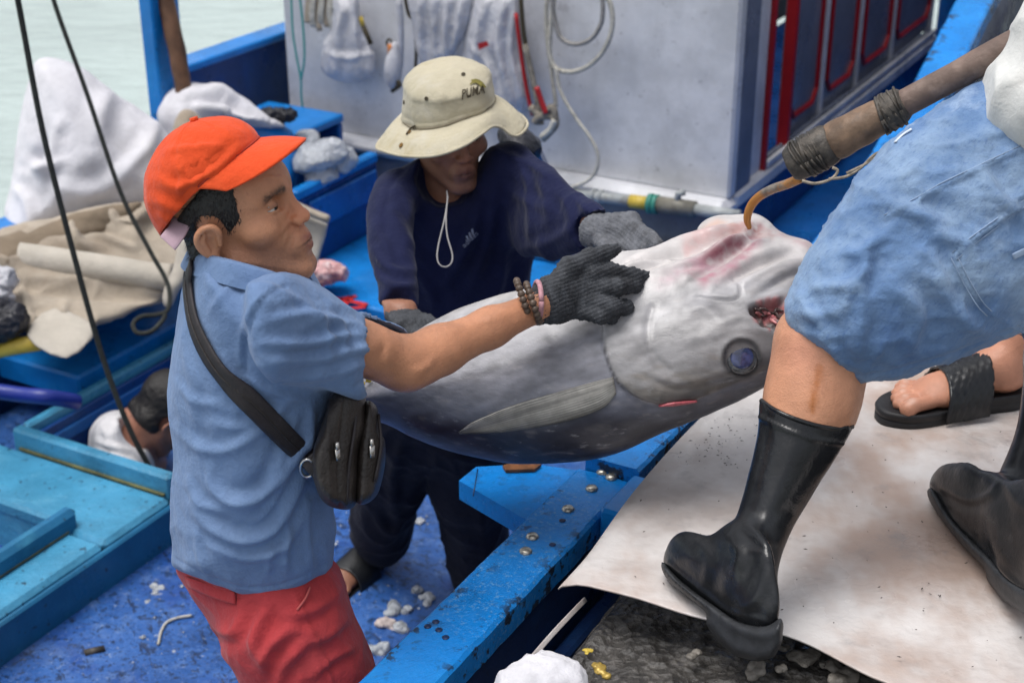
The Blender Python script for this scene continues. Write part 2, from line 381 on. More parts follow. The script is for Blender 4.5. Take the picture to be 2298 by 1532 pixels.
# ------------------------------------------------------------------ materials
class NT:
    def __init__(s, m):
        s.t = m.node_tree; s.t.nodes.clear(); s.geo = None
    def n(s, ty, **kw):
        o = s.t.nodes.new(ty)
        for k, v in kw.items(): setattr(o, k, v)
        return o
    def l(s, a, b): s.t.links.new(a, b)
    def pos(s, stretch=None, rot=None):
        if s.geo is None: s.geo = s.n('ShaderNodeNewGeometry').outputs['Position']
        if stretch is None: return s.geo
        m = s.n('ShaderNodeMapping'); m.inputs['Scale'].default_value = stretch
        if rot is not None: m.inputs['Rotation'].default_value = rot
        if rot is not None: m.vector_type = 'TEXTURE'; m.inputs['Scale'].default_value = [1 / k for k in stretch]
        s.l(s.geo, m.inputs['Vector']); return m.outputs[0]
    def noise(s, scale, detail=4, rough=.6, stretch=None, rot=None, dist=0):
        o = s.n('ShaderNodeTexNoise'); o.inputs['Scale'].default_value = scale; o.inputs['Detail'].default_value = detail; o.inputs['Roughness'].default_value = rough
        o.inputs['Distortion'].default_value = dist; s.l(s.pos(stretch, rot), o.inputs['Vector']); return o.outputs['Fac']
    def vor(s, scale, stretch=None, feature='F1', rot=None):
        o = s.n('ShaderNodeTexVoronoi', feature=feature); o.inputs['Scale'].default_value = scale; s.l(s.pos(stretch, rot), o.inputs['Vector']); return o.outputs['Distance']
    def ramp(s, f, lo, hi, a=0., b=1.):
        o = s.n('ShaderNodeMapRange', clamp=True, interpolation_type='SMOOTHSTEP'); s.l(f, o.inputs['Value'])
        for k, v in zip(('From Min', 'From Max', 'To Min', 'To Max'), (lo, hi, a, b)): o.inputs[k].default_value = v
        return o.outputs[0]
    def math(s, op, a, b):
        o = s.n('ShaderNodeMath', operation=op)
        for i, v in enumerate((a, b)):
            if isinstance(v, (int, float)): o.inputs[i].default_value = v
            else: s.l(v, o.inputs[i])
        return o.outputs[0]
    def mix(s, f, a, b, mode='MIX'):
        o = s.n('ShaderNodeMix', data_type='RGBA', blend_type=mode)
        for i, v in ((0, f), (6, a), (7, b)):
            if isinstance(v, (int, float)): o.inputs[i].default_value = v
            elif isinstance(v, tuple): o.inputs[i].default_value = (*v, 1)
            else: s.l(v, o.inputs[i])
        return o.outputs[2]
    def attr(s, name): o = s.n('ShaderNodeAttribute', attribute_name=name); return o
def material(name, base=(.5, .5, .5), rough=.5, layers=(), rlayers=(), bumps=(), var=.08, vscale=6, spec=.5, metal=0, coat=0, sheen=0, attr=False, trans=0, alpha=1, sss=0, ior=1.45, sheen_r=.4):
    """layers: (colour, scale, lo, hi, amount[, stretch, rot, attribute]); rlayers: (rough, scale, lo, hi[, stretch]); bumps: (kind, scale, distance[, stretch, rot])"""
    m = bpy.data.materials.new(name); m.use_nodes = True; t = NT(m)
    c = t.attr('Col').outputs['Color'] if attr else base
    if var:
        v = t.ramp(t.noise(vscale, 5, .65), .3, .7, 1 - var, 1 + var)
        o = t.n('ShaderNodeVectorMath', operation='SCALE')
        if attr: t.l(c, o.inputs[0])
        else: o.inputs[0].default_value = base
        t.l(v, o.inputs['Scale']); c = o.outputs[0]
    masks = []
    for L in layers:
        colr, sc, lo, hi, am = L[:5]; st = L[5] if len(L) > 5 else None; ro = L[6] if len(L) > 6 else None; at = L[7] if len(L) > 7 else None
        f = t.ramp(t.noise(sc, 5, .65, st, ro), lo, hi, 0, am)
        if at: f = t.math('MULTIPLY', f, t.attr(at).outputs['Fac'])
        c = t.mix(f, c, colr); masks.append(f)
    p = t.n('ShaderNodeBsdfPrincipled'); out = t.n('ShaderNodeOutputMaterial'); t.l(p.outputs[0], out.inputs['Surface'])
    if isinstance(c, tuple): p.inputs['Base Color'].default_value = (*c, 1)
    else: t.l(c, p.inputs['Base Color'])
    r = rough
    for R in rlayers:
        f = t.ramp(t.noise(R[1], 5, .6, R[4] if len(R) > 4 else None), R[2], R[3]); o = t.n('ShaderNodeMix', data_type='FLOAT'); t.l(f, o.inputs[0])
        if isinstance(r, (int, float)): o.inputs[2].default_value = r
        else: t.l(r, o.inputs[2])
        o.inputs[3].default_value = R[0]; r = o.outputs[0]
    if isinstance(r, (int, float)): p.inputs['Roughness'].default_value = r
    else: t.l(r, p.inputs['Roughness'])
    nrm = None
    for b in bumps:
        st = b[3] if len(b) > 3 else None; ro = b[4] if len(b) > 4 else None
        if b[0] == 'noise': f = t.noise(b[1], 5, .62, st, ro)
        elif b[0] == 'vor': f = t.vor(b[1], st, rot=ro)
        elif b[0] == 'crack': f = t.ramp(t.vor(b[1], st, 'DISTANCE_TO_EDGE', ro), 0, .08)
        elif b[0] == 'wave':
            o = t.n('ShaderNodeTexWave', wave_type='BANDS', bands_direction=b[5] if len(b) > 5 else 'X'); o.inputs['Scale'].default_value = b[1]; o.inputs['Distortion'].default_value = b[6] if len(b) > 6 else 1.5; o.inputs['Detail'].default_value = 2
            t.l(t.pos(st or (1, 1, 1), ro), o.inputs['Vector']); f = o.outputs['Fac']
        o = t.n('ShaderNodeBump'); o.inputs['Strength'].default_value = 1; o.inputs['Distance'].default_value = b[2]; t.l(f, o.inputs['Height'])
        if nrm is not None: t.l(nrm, o.inputs['Normal'])
        nrm = o.outputs[0]
    if nrm is not None: t.l(nrm, p.inputs['Normal'])
    p.inputs['Specular IOR Level'].default_value = spec; p.inputs['Metallic'].default_value = metal; p.inputs['Coat Weight'].default_value = coat; p.inputs['Coat Roughness'].default_value = .12
    p.inputs['Sheen Weight'].default_value = sheen; p.inputs['Sheen Roughness'].default_value = sheen_r; p.inputs['Transmission Weight'].default_value = trans; p.inputs['Alpha'].default_value = alpha; p.inputs['IOR'].default_value = ior
    if sss: p.inputs['Subsurface Weight'].default_value = sss; p.inputs['Subsurface Radius'].default_value = (.012, .005, .003); p.inputs['Subsurface Scale'].default_value = .6
    return m
# ------------------------------------------------------------------ materials of the place
def paint(name, col, light, chip=.8, rough=.38, bump=.0012, wear=(.015, .02, .03)):
    return material(name, col, rough, var=.16, vscale=5, layers=[
        (light, 7, .52, .78, .55), (tuple(k * .45 for k in col), 3.2, .56, .74, .5), (light, 60, .62, .72, .35), (wear, 38, .63, .675, chip), (wear, 9, .67, .71, chip * .7), (tuple(k * .55 + .02 for k in col), 1.4, .5, .66, .45, (1, 1, .35))],
        rlayers=[(.16, 2.6, .45, .62), (.6, 18, .58, .7)], bumps=[('noise', 14, bump * 2.5), ('noise', 90, bump)], spec=.5)
m_rail = paint('rail_blue_paint', (.006, .18, .54), (.03, .27, .62))
m_raildark = paint('hull_navy_paint', (.006, .022, .085), (.01, .05, .16), .5)
m_blue = paint('mid_blue_paint', (.007, .10, .36), (.02, .19, .48))
m_deep = paint('deep_blue_paint', (.004, .045, .20), (.008, .09, .30), .6)
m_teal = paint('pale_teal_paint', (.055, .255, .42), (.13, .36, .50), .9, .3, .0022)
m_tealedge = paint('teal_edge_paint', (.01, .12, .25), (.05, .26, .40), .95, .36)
m_cream = paint('cabin_white_gelcoat', (.57, .575, .60), (.62, .625, .65), .5, .4, .0005, (.22, .21, .22))
m_grey = paint('cabin_grey_trim', (.15, .165, .21), (.21, .22, .26), .3, .45, .0006)
m_red = material('red_trim_paint', (.32, .008, .012), .4, var=.15)
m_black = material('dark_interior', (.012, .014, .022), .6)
m_deck = material('wet_deck_paint', (.022, .085, .29), .34, var=.3, vscale=3, layers=[
    ((.045, .13, .37), 3, .42, .66, .8), ((.010, .045, .24), 2.2, .48, .64, .75), ((.10, .18, .38), 22, .52, .68, .5), ((.30, .36, .46), 75, .60, .68, .5), ((.012, .03, .085), 40, .56, .61, .85), ((.012, .022, .05), 95, .57, .63, .8), ((.01, .015, .035), 14, .60, .635, .75, (2.6, .7, 1), (0, 0, .5)), ((.40, .42, .46), 26, .68, .72, .7), ((.13, .12, .10), 1.6, .56, .74, .45)],
    rlayers=[(.10, 2.0, .46, .58), (.5, 30, .56, .68)], bumps=[('noise', 12, .006), ('noise', 55, .003), ('noise', 160, .0012)])
m_mat = material('white_sheet', (.62, .59, .575), .5, var=.06, vscale=3, layers=[
    ((.33, .275, .25), 2.6, .42, .68, .78), ((.38, .26, .20), 2.2, .47, .64, .8, (1, .7, 1)), ((.25, .235, .235), 9, .56, .74, .55), ((.40, .30, .26), 5, .58, .74, .5), ((.05, .045, .04), 85, .705, .74, .9, (1, .6, 1)), ((.06, .05, .045), 34, .735, .765, .9)],
    rlayers=[(.18, 2.2, .46, .60)], bumps=[('noise', 3.2, .020), ('noise', 9, .004), ('noise', 40, .0012)])
m_rock = material('wet_dark_rock', (.080, .074, .068), .28, var=.5, vscale=18, layers=[((.03, .028, .026), 6, .48, .64, .8), ((.17, .16, .15), 40, .54, .68, .6), ((.05, .042, .03), 3.5, .55, .7, .5)],
    rlayers=[(.08, 8, .45, .58), (.5, 30, .56, .66)], bumps=[('vor', 26, .012), ('vor', 70, .006), ('noise', 120, .004)], spec=.6)
m_stone = material('pale_stone', (.17, .155, .135), .5, var=.4, vscale=25, layers=[((.06, .055, .05), 12, .5, .7, .7)], bumps=[('noise', 45, .006)])
m_water = material('pale_green_water', (.44, .52, .50), .2, var=.07, vscale=.6, bumps=[('noise', 1.6, .05, (1, 2.6, 1)), ('noise', 5, .02, (1, 2.2, 1))], spec=.35)
m_metal = material('bolt_metal', (.42, .40, .35), .35, metal=.85, var=.3, vscale=60)
m_pvc = material('weathered_pvc', (.33, .35, .35), .45, var=.2, vscale=20, layers=[((.16, .15, .12), 14, .55, .7, .6)])
m_green = material('green_fitting', (.04, .22, .17), .4); m_yellow = material('yellow_fitting', (.55, .40, .06), .45, var=.2)

# ------------------------------------------------------------------ water and quay
def gridmesh(name, u, v, zf, mat, **kw):
    U, Vv = np.meshgrid(u, v, indexing='ij'); Q = np.stack([U.ravel(), Vv.ravel(), np.zeros(U.size)], 1); P = BA(Q); P[:, 2] = zf(Q[:, 0], Q[:, 1], P)
    return mesh(name, P, grid_faces(len(u), len(v))[:, ::-1], mat, **kw)
s_ = np.concatenate([-np.geomspace(600, 1, 30), np.linspace(-.9, .9, 5), np.geomspace(1, 600, 30)])
gridmesh('water', s_ + 4, s_ - 3, lambda u, v, P: np.full(len(u), -1.75), m_water, kind='structure', origin=(0, 0, -1.75))
def rockz(u, v, P):
    n = vnoise(P * [1, 1, 0], 2.1, 3, 3) * .06 + np.abs(vnoise(P * [1, 1, 0], 6.5, 9, 3)) * .05 + vnoise(P * [1, 1, 0], 24, 5, 2) * .012
    z = -.075 + n; front = (u < 1.9) & (v < 1)
    under = sstep(1.5, 1.95, u) * sstep(4.0, 3.6, u); z = z * (1 - under) + (-.06 + n * .15) * under
    z = np.minimum(z, np.where(u > 4.2, 9, -.012)); far = sstep(4.2, 5.2, u); z = z + far * (np.abs(vnoise(P * [1, 1, 0], 2.6, 21, 3)) * .30)
    ed = sstep(-.868, -.82, v); return z * ed + (1 - ed) * (-.14 + n * .6)
uu = np.concatenate([np.linspace(.2, 2.3, 240), np.linspace(2.33, 9, 150)]); vv = np.concatenate([[-.89, -.88, -.87], np.linspace(-.86, .4, 150), np.linspace(.43, 6, 70)])
gridmesh('quay', uu, vv, lambda u, v, P: np.where(v < -.885, -2.2, np.where(v < -.875, -.5, rockz(u, v, P))), m_rock, kind='structure', origin=(0, 0, 0))

# ------------------------------------------------------------------ the fishing boat
def sheer(u): return np.interp(u, [0, 2.2, 2.8, 3.1, 3.46, 4.24, 4.73, 5.5, 7, 9.5], [-.07, -.07, -.062, -.03, .035, .160, .285, .43, .72, 1.2])
def rail_v(u): return np.interp(u, [0, 2.2, 2.6, 3.1, 3.46, 4.2, 4.7, 6, 7.5, 9.5], [0, 0, .01, .06, .065, .025, 0, -.06, -.2, -.8])
boat = thing('fishing_boat', 'blue wooden fishing boat with white cabin moored beside the quay', 'boat', B(3, -2, -.95))
def plank(u0, u1, va, vb, zoff, th, n, seed, bev=.006):       # worn plank following the sheer
    us = np.linspace(u0, u1, n); prof = [(va, -th), (va, -bev), (va + bev, 0)] + [(va + (vb - va) * k / 8, 0) for k in range(1, 8)] + [(vb - bev, 0), (vb, -bev), (vb, -th)]
    k = len(prof); V = []
    for u in us:
        z = sheer(u) + zoff
        V.append(BA(np.array([[u, v + rail_v(u), z + dz] for v, dz in prof])))
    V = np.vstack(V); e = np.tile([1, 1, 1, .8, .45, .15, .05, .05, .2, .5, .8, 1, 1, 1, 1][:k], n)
    V = V + np.stack([vnoise(V, 30, seed + q, 2) for q in range(3)], 1) * .0022 * (e > .6)[:, None] + np.array([0, 0, 1]) * (vnoise(V, 6, seed + 5, 2) * .0015)[:, None]
    F = [[i * k + j, (i + 1) * k + j, (i + 1) * k + (j + 1) % k, i * k + (j + 1) % k] for i in range(n - 1) for j in range(k)]
    F += [list(range(k)), list(range((n - 1) * k, n * k))[::-1]]
    return V, F, e
m_railw = material('worn_rail_paint', (.006, .20, .60), .38, var=.14, vscale=7, layers=[((.02, .27, .66), 5, .5, .75, .7), ((.004, .11, .38), 3.3, .60, .74, .4), ((.16, .36, .60), 150, .55, .62, .55, (1, 1, 1), None, 'wet'), ((.02, .05, .09), 60, .665, .70, .8, (3, .8, 1), (0, 0, -1.0)),
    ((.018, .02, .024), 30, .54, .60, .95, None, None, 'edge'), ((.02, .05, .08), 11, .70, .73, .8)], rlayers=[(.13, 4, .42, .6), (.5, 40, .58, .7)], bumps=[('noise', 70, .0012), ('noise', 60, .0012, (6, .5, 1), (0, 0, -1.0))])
for args, nm in (((0.2, 2.20, -1.082, -.972, 0, .05, 260, 11), 'gunwale_rail'), ((2.203, 9.3, -1.066, -.958, .028, .06, 500, 31), 'gunwale_rail')):
    V, F, e = plank(*args); wet = sstep(-.13, 0, -(np.abs((V @ BD) - 1.9) - .18))
    mesh(nm, V, F, m_railw, boat, False, attrs={'edge': e, 'wet': wet})
def hullside(v, ztop, zbot, mat, name, flare=0, u0=.2):
    us = np.linspace(u0, 9.3, 60); zs = np.linspace(0, 1, 10)
    G = np.array([[B(u, v + rail_v(u) + flare * z, (sheer(u) + ztop) * (1 - z) + zbot * z) for z in zs] for u in us]); V, F = solid_sheet(G, .03); mesh(name, V, F, mat, boat)
hullside(-1.0, -.05, -1.9, m_raildark, 'hull', -.06); hullside(-1.06, -.05, -.96, m_deep, 'inner_bulwark')
MB().box((.2, -.965, -.30), (9.2 - 2.2, -.935, -.235), .006).build('rubbing_strake', m_raildark, boat)
k = MB(); k.box((2.06, -.968, -.128), (2.2, -.915, -.05), .006).build('rail_block', m_rail, boat)
# plank knee reaching inboard from the rail
kp = [PZ(1030, 1078, -.088), PZ(1192, 1172, -.088), PZ(1345, 1062, -.088), PZ(1195, 1040, -.088), PZ(1068, 1047, -.088)]
kk = MB(); kk.prism(np.array(kp), np.array([0, 0, -.04])); o = kk.build('knee_plank', m_railw, boat, attrs={'edge': [.25] * 10, 'wet': [0] * 10})
mesh('knee_seam', *tube([PZ(1062, 1112, -.0875), PZ(1072, 1052, -.0875)], .0012, 5), m_raildark, boat)
for x, y in ((1328, 1097), (1275, 1143), (1195, 1205), (1372, 1072), (1352, 1060), (1180, 1238)):
    p = PZ(x, y, -.07); MB().lathe([(.0115, -.002), (.0115, .002), (.009, .0055), (.004, .007), (.0005, .0073)], p, (0, 0, 1), 10).build('bolt', m_metal, boat, True)
for x, y in ((960, 1405), (978, 1395), (985, 1413), (1000, 1430), (1240, 1222), (1262, 1168)):
    p = PZ(x, y, -.07); MB().lathe([(.006, -.002), (.006, .0012), (.0015, .0016)], p, (0, 0, 1), 8).build('nail_head', m_raildark, boat, True)
# decks
us, vs = np.linspace(.2, 3.76, 90), np.linspace(-3.5, -1.07, 60)
G = np.array([[B(u, v, -.95 + .006 * math.sin(3 * u + 2 * v) + .004 * math.sin(9 * v)) for v in vs] for u in us]); V, F = solid_sheet(G, .04); mesh('deck', V, F, m_deck, boat)
MB().box((3.74, -3.5, -1.0), (4.62, -1.07, -.66), .008).build('raised_deck', m_rail, boat)
MB().box((4.62, -1.70, -1.0), (8.6, -1.07, -.62), .006).build('side_deck', m_blue, boat)
MB().box((7.2, -1.70, -.62), (7.3, -1.09, -.02), .006).build('bulkhead', m_blue, boat)
MB().box((7.0, -1.60, -.05), (7.08, -1.08, .02), .006).build('cross_beam', m_rail, boat)
MB().box((5.25, -1.30, -.62), (5.5, -1.07, -.42), .01).build('deck_locker', m_blue, boat)
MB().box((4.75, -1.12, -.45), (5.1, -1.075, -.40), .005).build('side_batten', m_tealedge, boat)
# working platform with its two hatches
zp = -.80
pf = MB(); pf.box((2.405, -3.5, -.96), (2.665, -2.54, zp), .012); pf.box((.2, -2.66, -.96), (2.402, -2.54, zp), .012); pf.box((2.668, -2.62, -.96), (3.73, -2.54, zp), .012)
pf.box((.2, -3.5, -.96), (1.2, -2.663, zp), .01)
pf.build('hatch_platform', m_teal, boat)
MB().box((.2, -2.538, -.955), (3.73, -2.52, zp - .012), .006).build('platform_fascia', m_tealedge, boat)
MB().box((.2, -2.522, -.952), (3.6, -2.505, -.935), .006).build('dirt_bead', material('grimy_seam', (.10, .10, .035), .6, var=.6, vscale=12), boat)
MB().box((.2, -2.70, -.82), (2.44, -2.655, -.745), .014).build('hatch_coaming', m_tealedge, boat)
MB().box((2.40, -3.5, -.82), (2.44, -2.702, -.775), .01).build('hatch_coaming', m_teal, boat)
MB().box((1.2, -3.5, -1.25), (2.40, -2.72, -1.2), .01).build('hatch_floor', m_deep, boat)
MB().box((1.5, -3.45, -1.1), (2.36, -3.3, -.93), .01).build('hatch_stringer', m_blue, boat)
MB().box((2.26, -3.45, -1.19), (2.38, -2.75, -.97), .01).build('hatch_step', m_rail, boat)
MB().box((2.668, -3.13, -.83), (2.705, -2.545, -.742), .007).build('hatch_coaming', m_teal, boat)
MB().box((2.707, -3.13, -.83), (3.70, -3.098, -.742), .007).build('hatch_coaming', m_teal, boat)
MB().box((2.707, -3.096, -1.5), (3.70, -3.08, -.77), .004).build('hatch_lining', m_deep, boat)
MB().box((3.70, -3.13, -1.5), (3.73, -2.62, -.742), .006).build('hatch_lining', m_deep, boat)
MB().box((2.6, -3.13, -1.62), (3.72, -2.5, -1.55), .006).build('hold_floor', m_deep, boat)
MB().box((2.658, -3.1, -.802), (2.667, -2.56, -.793), .002).build('grime_line', bpy.data.materials['grimy_seam'], boat)
MB().box((.25, -2.664, -.802), (2.4, -2.654, -.794), .002).build('grime_line', bpy.data.materials['grimy_seam'], boat)
MB().box((2.75, -3.092, -.84), (3.6, -3.072, -.80), .004).build('hatch_ledge', m_blue, boat)
# port side
MB().box((.2, -3.66, -1.9), (3.83, -3.58, -.43), .008).build('port_bulwark', m_deep, boat)
MB().box((.2, -3.70, -.43), (3.83, -3.55, -.385), .008).build('port_rail', m_rail, boat)
MB().box((3.98, -3.66, -1.9), (4.9, -3.60, -.085), .008).build('port_bulwark', m_deep, boat)
MB().box((3.98, -3.68, -.085), (4.9, -3.57, -.055), .006).build('port_rail', m_rail, boat)
MB().box((3.84, -3.565, -1.9), (3.98, -3.505, 1.2), .006).build('port_post', m_rail, boat)
MB().box((.2, -3.57, -.96), (2.9, -3.51, -.66), .006).build('port_shelf', m_blue, boat)
# hatch cover platform further back
MB().box((2.97, -3.5, -.80), (3.72, -3.155, -.715), .008).build('hatch_cover', m_rail, boat)
MB().box((3.0, -3.152, -.79), (3.7, -3.138, -.775), .003).build('cover_batten', m_rail, boat)
# cabin
cw = MB(); cw.box((4.5, -3.47, -.37), (4.56, -1.672, 1.6), .01); cw.build('cabin_front_wall', m_cream, boat)
MB().box((4.44, -3.47, -.42), (4.56, -1.66, -.365), .022).build('cabin_sill', m_cream, boat)
MB().box((4.5, -3.45, -.68), (4.56, -1.69, -.42), .006).build('cabin_plinth', m_grey, boat)
MB().box((4.563, -1.72, -.37), (4.70, -1.675, 1.6), .006).build('corner_post', m_grey, boat)
MB().box((4.703, -1.73, -.37), (4.832, -1.69, 1.6), .004).build('door_jamb', m_cream, boat)
MB().box((4.835, -1.725, -.37), (4.86, -1.675, 1.6), .003).build('door_frame', m_red, boat)
MB().box((5.075, -1.72, -.37), (5.105, -1.68, 1.6), .003).build('door_frame', m_red, boat)
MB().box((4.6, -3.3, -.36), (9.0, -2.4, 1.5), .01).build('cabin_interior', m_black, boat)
MB().box((4.62, -2.38, -.62), (7.1, -1.74, -.36), .004).build('cabin_floor', m_deep, boat)
MB().box((4.88, -2.3, -.36), (5.06, -2.0, -.18), .01).build('doorway_step', m_blue, boat)
for a, b_ in ((5.11, 5.50), (5.53, 5.95), (5.98, 6.45), (6.48, 7.1)):
    MB().box((a, -1.735, -.34), (b_, -1.712, 1.5), .003).build('door_panel', m_grey, boat)
    t_ = MB(); r0 = .045
    pts = [B(a + r0, -1.709, 1.2), B(a + r0, -1.709, -.22), B(a + r0 + .05, -1.709, -.27), B(b_ - r0 - .05, -1.709, -.27), B(b_ - r0, -1.709, -.22), B(b_ - r0, -1.709, 1.2)]
    t_.tube(pts, .011, 6); t_.build('panel_trim', m_red, boat)
    MB().box((b_ + .002, -1.74, -.36), (b_ + .027, -1.70, 1.5), .003).build('panel_stile', m_cream, boat)
MB().box((4.56, -1.735, -.425), (7.1, -1.665, -.365), .012).build('side_sill', m_cream, boat)
MB().box((4.86, -1.708, -.362), (7.1, -1.692, -.335), .004).build('door_track', m_grey, boat)
MB().box((4.86, -1.685, -.362), (7.1, -1.669, -.335), .004).build('door_track', m_cream, boat)
MB().box((4.57, -1.73, -.62), (7.1, -1.69, -.425), .004).build('side_plinth', m_deep, boat)
MB().box((4.36, -2.35, -.66), (4.48, -1.62, -.56), .01).build('pipe_ledge', m_tealedge, boat)
MB().box((4.2, -2.05, -.66), (4.3, -1.55, -.615), .01).build('red_plank', material('dull_red_paint', (.17, .02, .02), .5, var=.3), boat)
# water pipe along the cabin foot
pipe = thing('water_pipe', 'grey plastic water pipe with fittings along the cabin foot', 'pipe', B(4.44, -2, -.5))
pp = lambda x, y: PU(x, y, 4.40)
MB().tube([pp(1270, 432), pp(1420, 452)], .019, 12).build('pipe_length', m_pvc, pipe, True)
MB().tube([pp(1560, 470), pp(1660, 484)], .019, 12).build('pipe_length', m_pvc, pipe, True)
MB().tube([pp(1475, 458), pp(1560, 470)], .028, 12).build('coupling', material('brown_coupling', (.17, .16, .13), .5, var=.3, vscale=30), pipe, True)
MB().tube([pp(1415, 451), pp(1458, 457)], .023, 12).build('yellow_fitting', m_yellow, pipe, True)
MB().tube([pp(1456, 456), pp(1466, 457.5)], .034, 12).build('flange', m_green, pipe, True); MB().tube([pp(1468, 458), pp(1477, 459)], .033, 12).build('flange', m_green, pipe, True)
MB().tube([pp(1330, 438), pp(1336, 439)], .024, 12).build('clamp', m_pvc, pipe, True); MB().tube([pp(1345, 441), pp(1352, 442)], .024, 12).build('clamp', m_pvc, pipe, True)
MB().tube([pp(1520, 460), pp(1522, 435), pp(1535, 432)], .012, 8).build('tap', m_pvc, pipe, True); MB().tube([pp(1600, 478), pp(1610, 505)], .016, 8).build('drain_stub', m_green, pipe, True)

# ------------------------------------------------------------------ the white sheet on the quay
us, vs = np.linspace(0, 1, 110), np.linspace(-.885, 1.3, 130)
G = []
for a in us:
    row = []
    for v in vs:
        f = 1.755 + .012 * math.sin(v * 9) + .0 * v; f += .012 * math.sin(v * 21) * sstep(-.885, -.6, v) - .03 * sstep(-.84, -.885, v); u = f + (3.7 - f) * a ** 1.3
        curl = .016 * math.exp(-((u - f) / .09) ** 2) * (.4 + .6 * math.exp(-((v + .70) / .16) ** 2)) + .004 * math.sin(u * 11 + v * 7) * math.sin(v * 9 - u * 4)
        row.append((u, v + .05 * sstep(2.5, 3.0, u) * sstep(-.7, -.885, v) + (.02 * math.sin(5 * u) if v < -.87 else 0), .006 + curl))
    G.append(row)
G = BA(np.array(G)); fl = G.reshape(-1, 3); fl[:, 2] += vnoise(fl, 2.6, 4, 2) * .010 * 1 + .006; G = fl.reshape(G.shape)
V, F = solid_sheet(G, .003); tag(mesh('white_sheet', V, F, m_mat), 'white plastic sheet stained with blood and dirt lying on the quay', 'sheet')
G = BA(np.array([[(u, -.868 + w_ * .005 + .003 * math.sin(14 * u), -.045 - .006 * w_) for w_ in np.linspace(0, 1, 6)] for u in np.linspace(1.42, 1.80, 30)])); V, F = solid_sheet(G, .003)
tag(mesh('sheet_strip', V, F, m_mat), 'narrow white strip of sheet edge hanging along the rocky quay', 'sheet')
# ------------------------------------------------------------------ people: shared anatomy
def frame(f, u):
    f = np.asarray(f, float); u = np.asarray(u, float); f = f / np.linalg.norm(f); u = u - f * (u @ f); u /= np.linalg.norm(u)
    return np.stack([f, np.cross(u, f), u], 1)                # columns: forward, left, up
def head_local(open_eye=.0027, cheek=1.0):
    S = Sculpt(); E = lambda c, r, k=.015, kind='+', A=None: S.ell(c, r, A, k, kind)
    E((.0, 0, .053), (.094, .075, .077)); E((.042, 0, -.012), (.056, .0535, .073), .028); E((.055, 0, .045), (.045, .060, .045), .02)
    for s in (-1, 1):
        S.cap((.008, s * .0525, -.046), (.078, s * .017, -.086), .0165, .0165, .020); E((.058, s * .048, -.008), (.028, .021, .022 * cheek), .016)
        S.cap((.089, s * .010, .038), (.067, s * .050, .038), .0095, .008, .010)
    S.cap((.084, -.006, -.088), (.084, .006, -.087), .0175, .0175, .013)
    for s in (-1, 1): E((.094, s * .033, .020), (.020, .021, .0135), .009, '-')
    S.cap((.090, 0, .030), (.106, 0, -.008), .0080, .0105, .010); E((.109, 0, -.012), (.0105, .0115, .0095), .006)
    for s in (-1, 1):
        E((.102, s * .0135, -.0145), (.011, .008, .0085), .005); E((.108, s * .0065, -.0225), (.006, .0038, .0045), .003, '-')
    E((.088, 0, -.048), (.020, .030, .024), .016)               # muzzle
    for s in (-1, 1):
        S.cap((.1035, 0, -.0415), (.090, s * .023, -.0475), .0062, .003, .004); S.cap((.102, 0, -.0555), (.090, s * .021, -.0495), .0075, .003, .004)
        S.cap((.1105, 0, -.0490), (.091, s * .025, -.0490), .0016, .001, .002, '-'); S.cap((.098, s * .019, -.02), (.084, s * .036, -.05), .003, .002, .010, '-')
        E((.0765, s * .0325, .0185), (.0150, .0155, .0138), .004); S.cap((.0875, s * .022, .0035), (.078, s * .047, .006), .0035, .003, .005)   # lids and the bags below
        E((.0790, s * .0345, .0172), (.0165, .0118, open_eye), .0012, '-'); S.cap((.0905, s * .021, .0245), (.080, s * .047, .0225), .0016, .0012, .003, '-')
        # ear
        ea = frame((.93, s * -.28, -.22), (.25, s * .18, 1)); o = np.array([-.004, s * .077, -.002])
        q = lambda x, z, y=0: o + .86 * (ea[:, 0] * x + ea[:, 2] * z + np.array([0, s * y, 0]))
        E(q(-.004, .004, -.002), (.0165, .0056, .025), .006, '+', ea)
        hel = catmull([q(.012, .004, .003), q(.014, .020, .006), q(.006, .031, .008), q(-.008, .030, .010), q(-.019, .018, .011), q(-.021, .002, .010), q(-.015, -.014, .008), q(-.004, -.025, .005)], 4)
        S.chain([(p, .0042) for p in hel], .003); E(q(.0, -.026, .004), (.0085, .0055, .0105), .005); S.cap(q(.013, -.003, .005), q(.012, .004, .006), .0045, .004, .004)
        E(q(.001, -.002, .010), (.010, .0065, .013), .004, '-'); E(q(-.004, .017, .011), (.009, .0045, .007), .004, '-')
        S.chain([(q(-.010, .020, .006), .003), (q(-.013, .004, .008), .0032), (q(-.006, -.013, .007), .0032)], .003)
    return S
def add_head(S, o, H, s=1.0, neck=None, nr=.056, **kw):
    L = head_local(**kw); o = np.asarray(o, float)
    S.op('+', lambda P: L((P - o) @ H / s) * s, .012, o, .19 * s)
    if neck is not None:
        a = o + H @ np.array([-.014, 0, -.035]) * s; S.cap(a, neck, nr, nr * 1.12, .022)
        m = (o + H @ np.array([.03, 0, -.09]) * s); S.cap(m, neck + H[:, 0] * .030, .012, .028, .025)
    return S
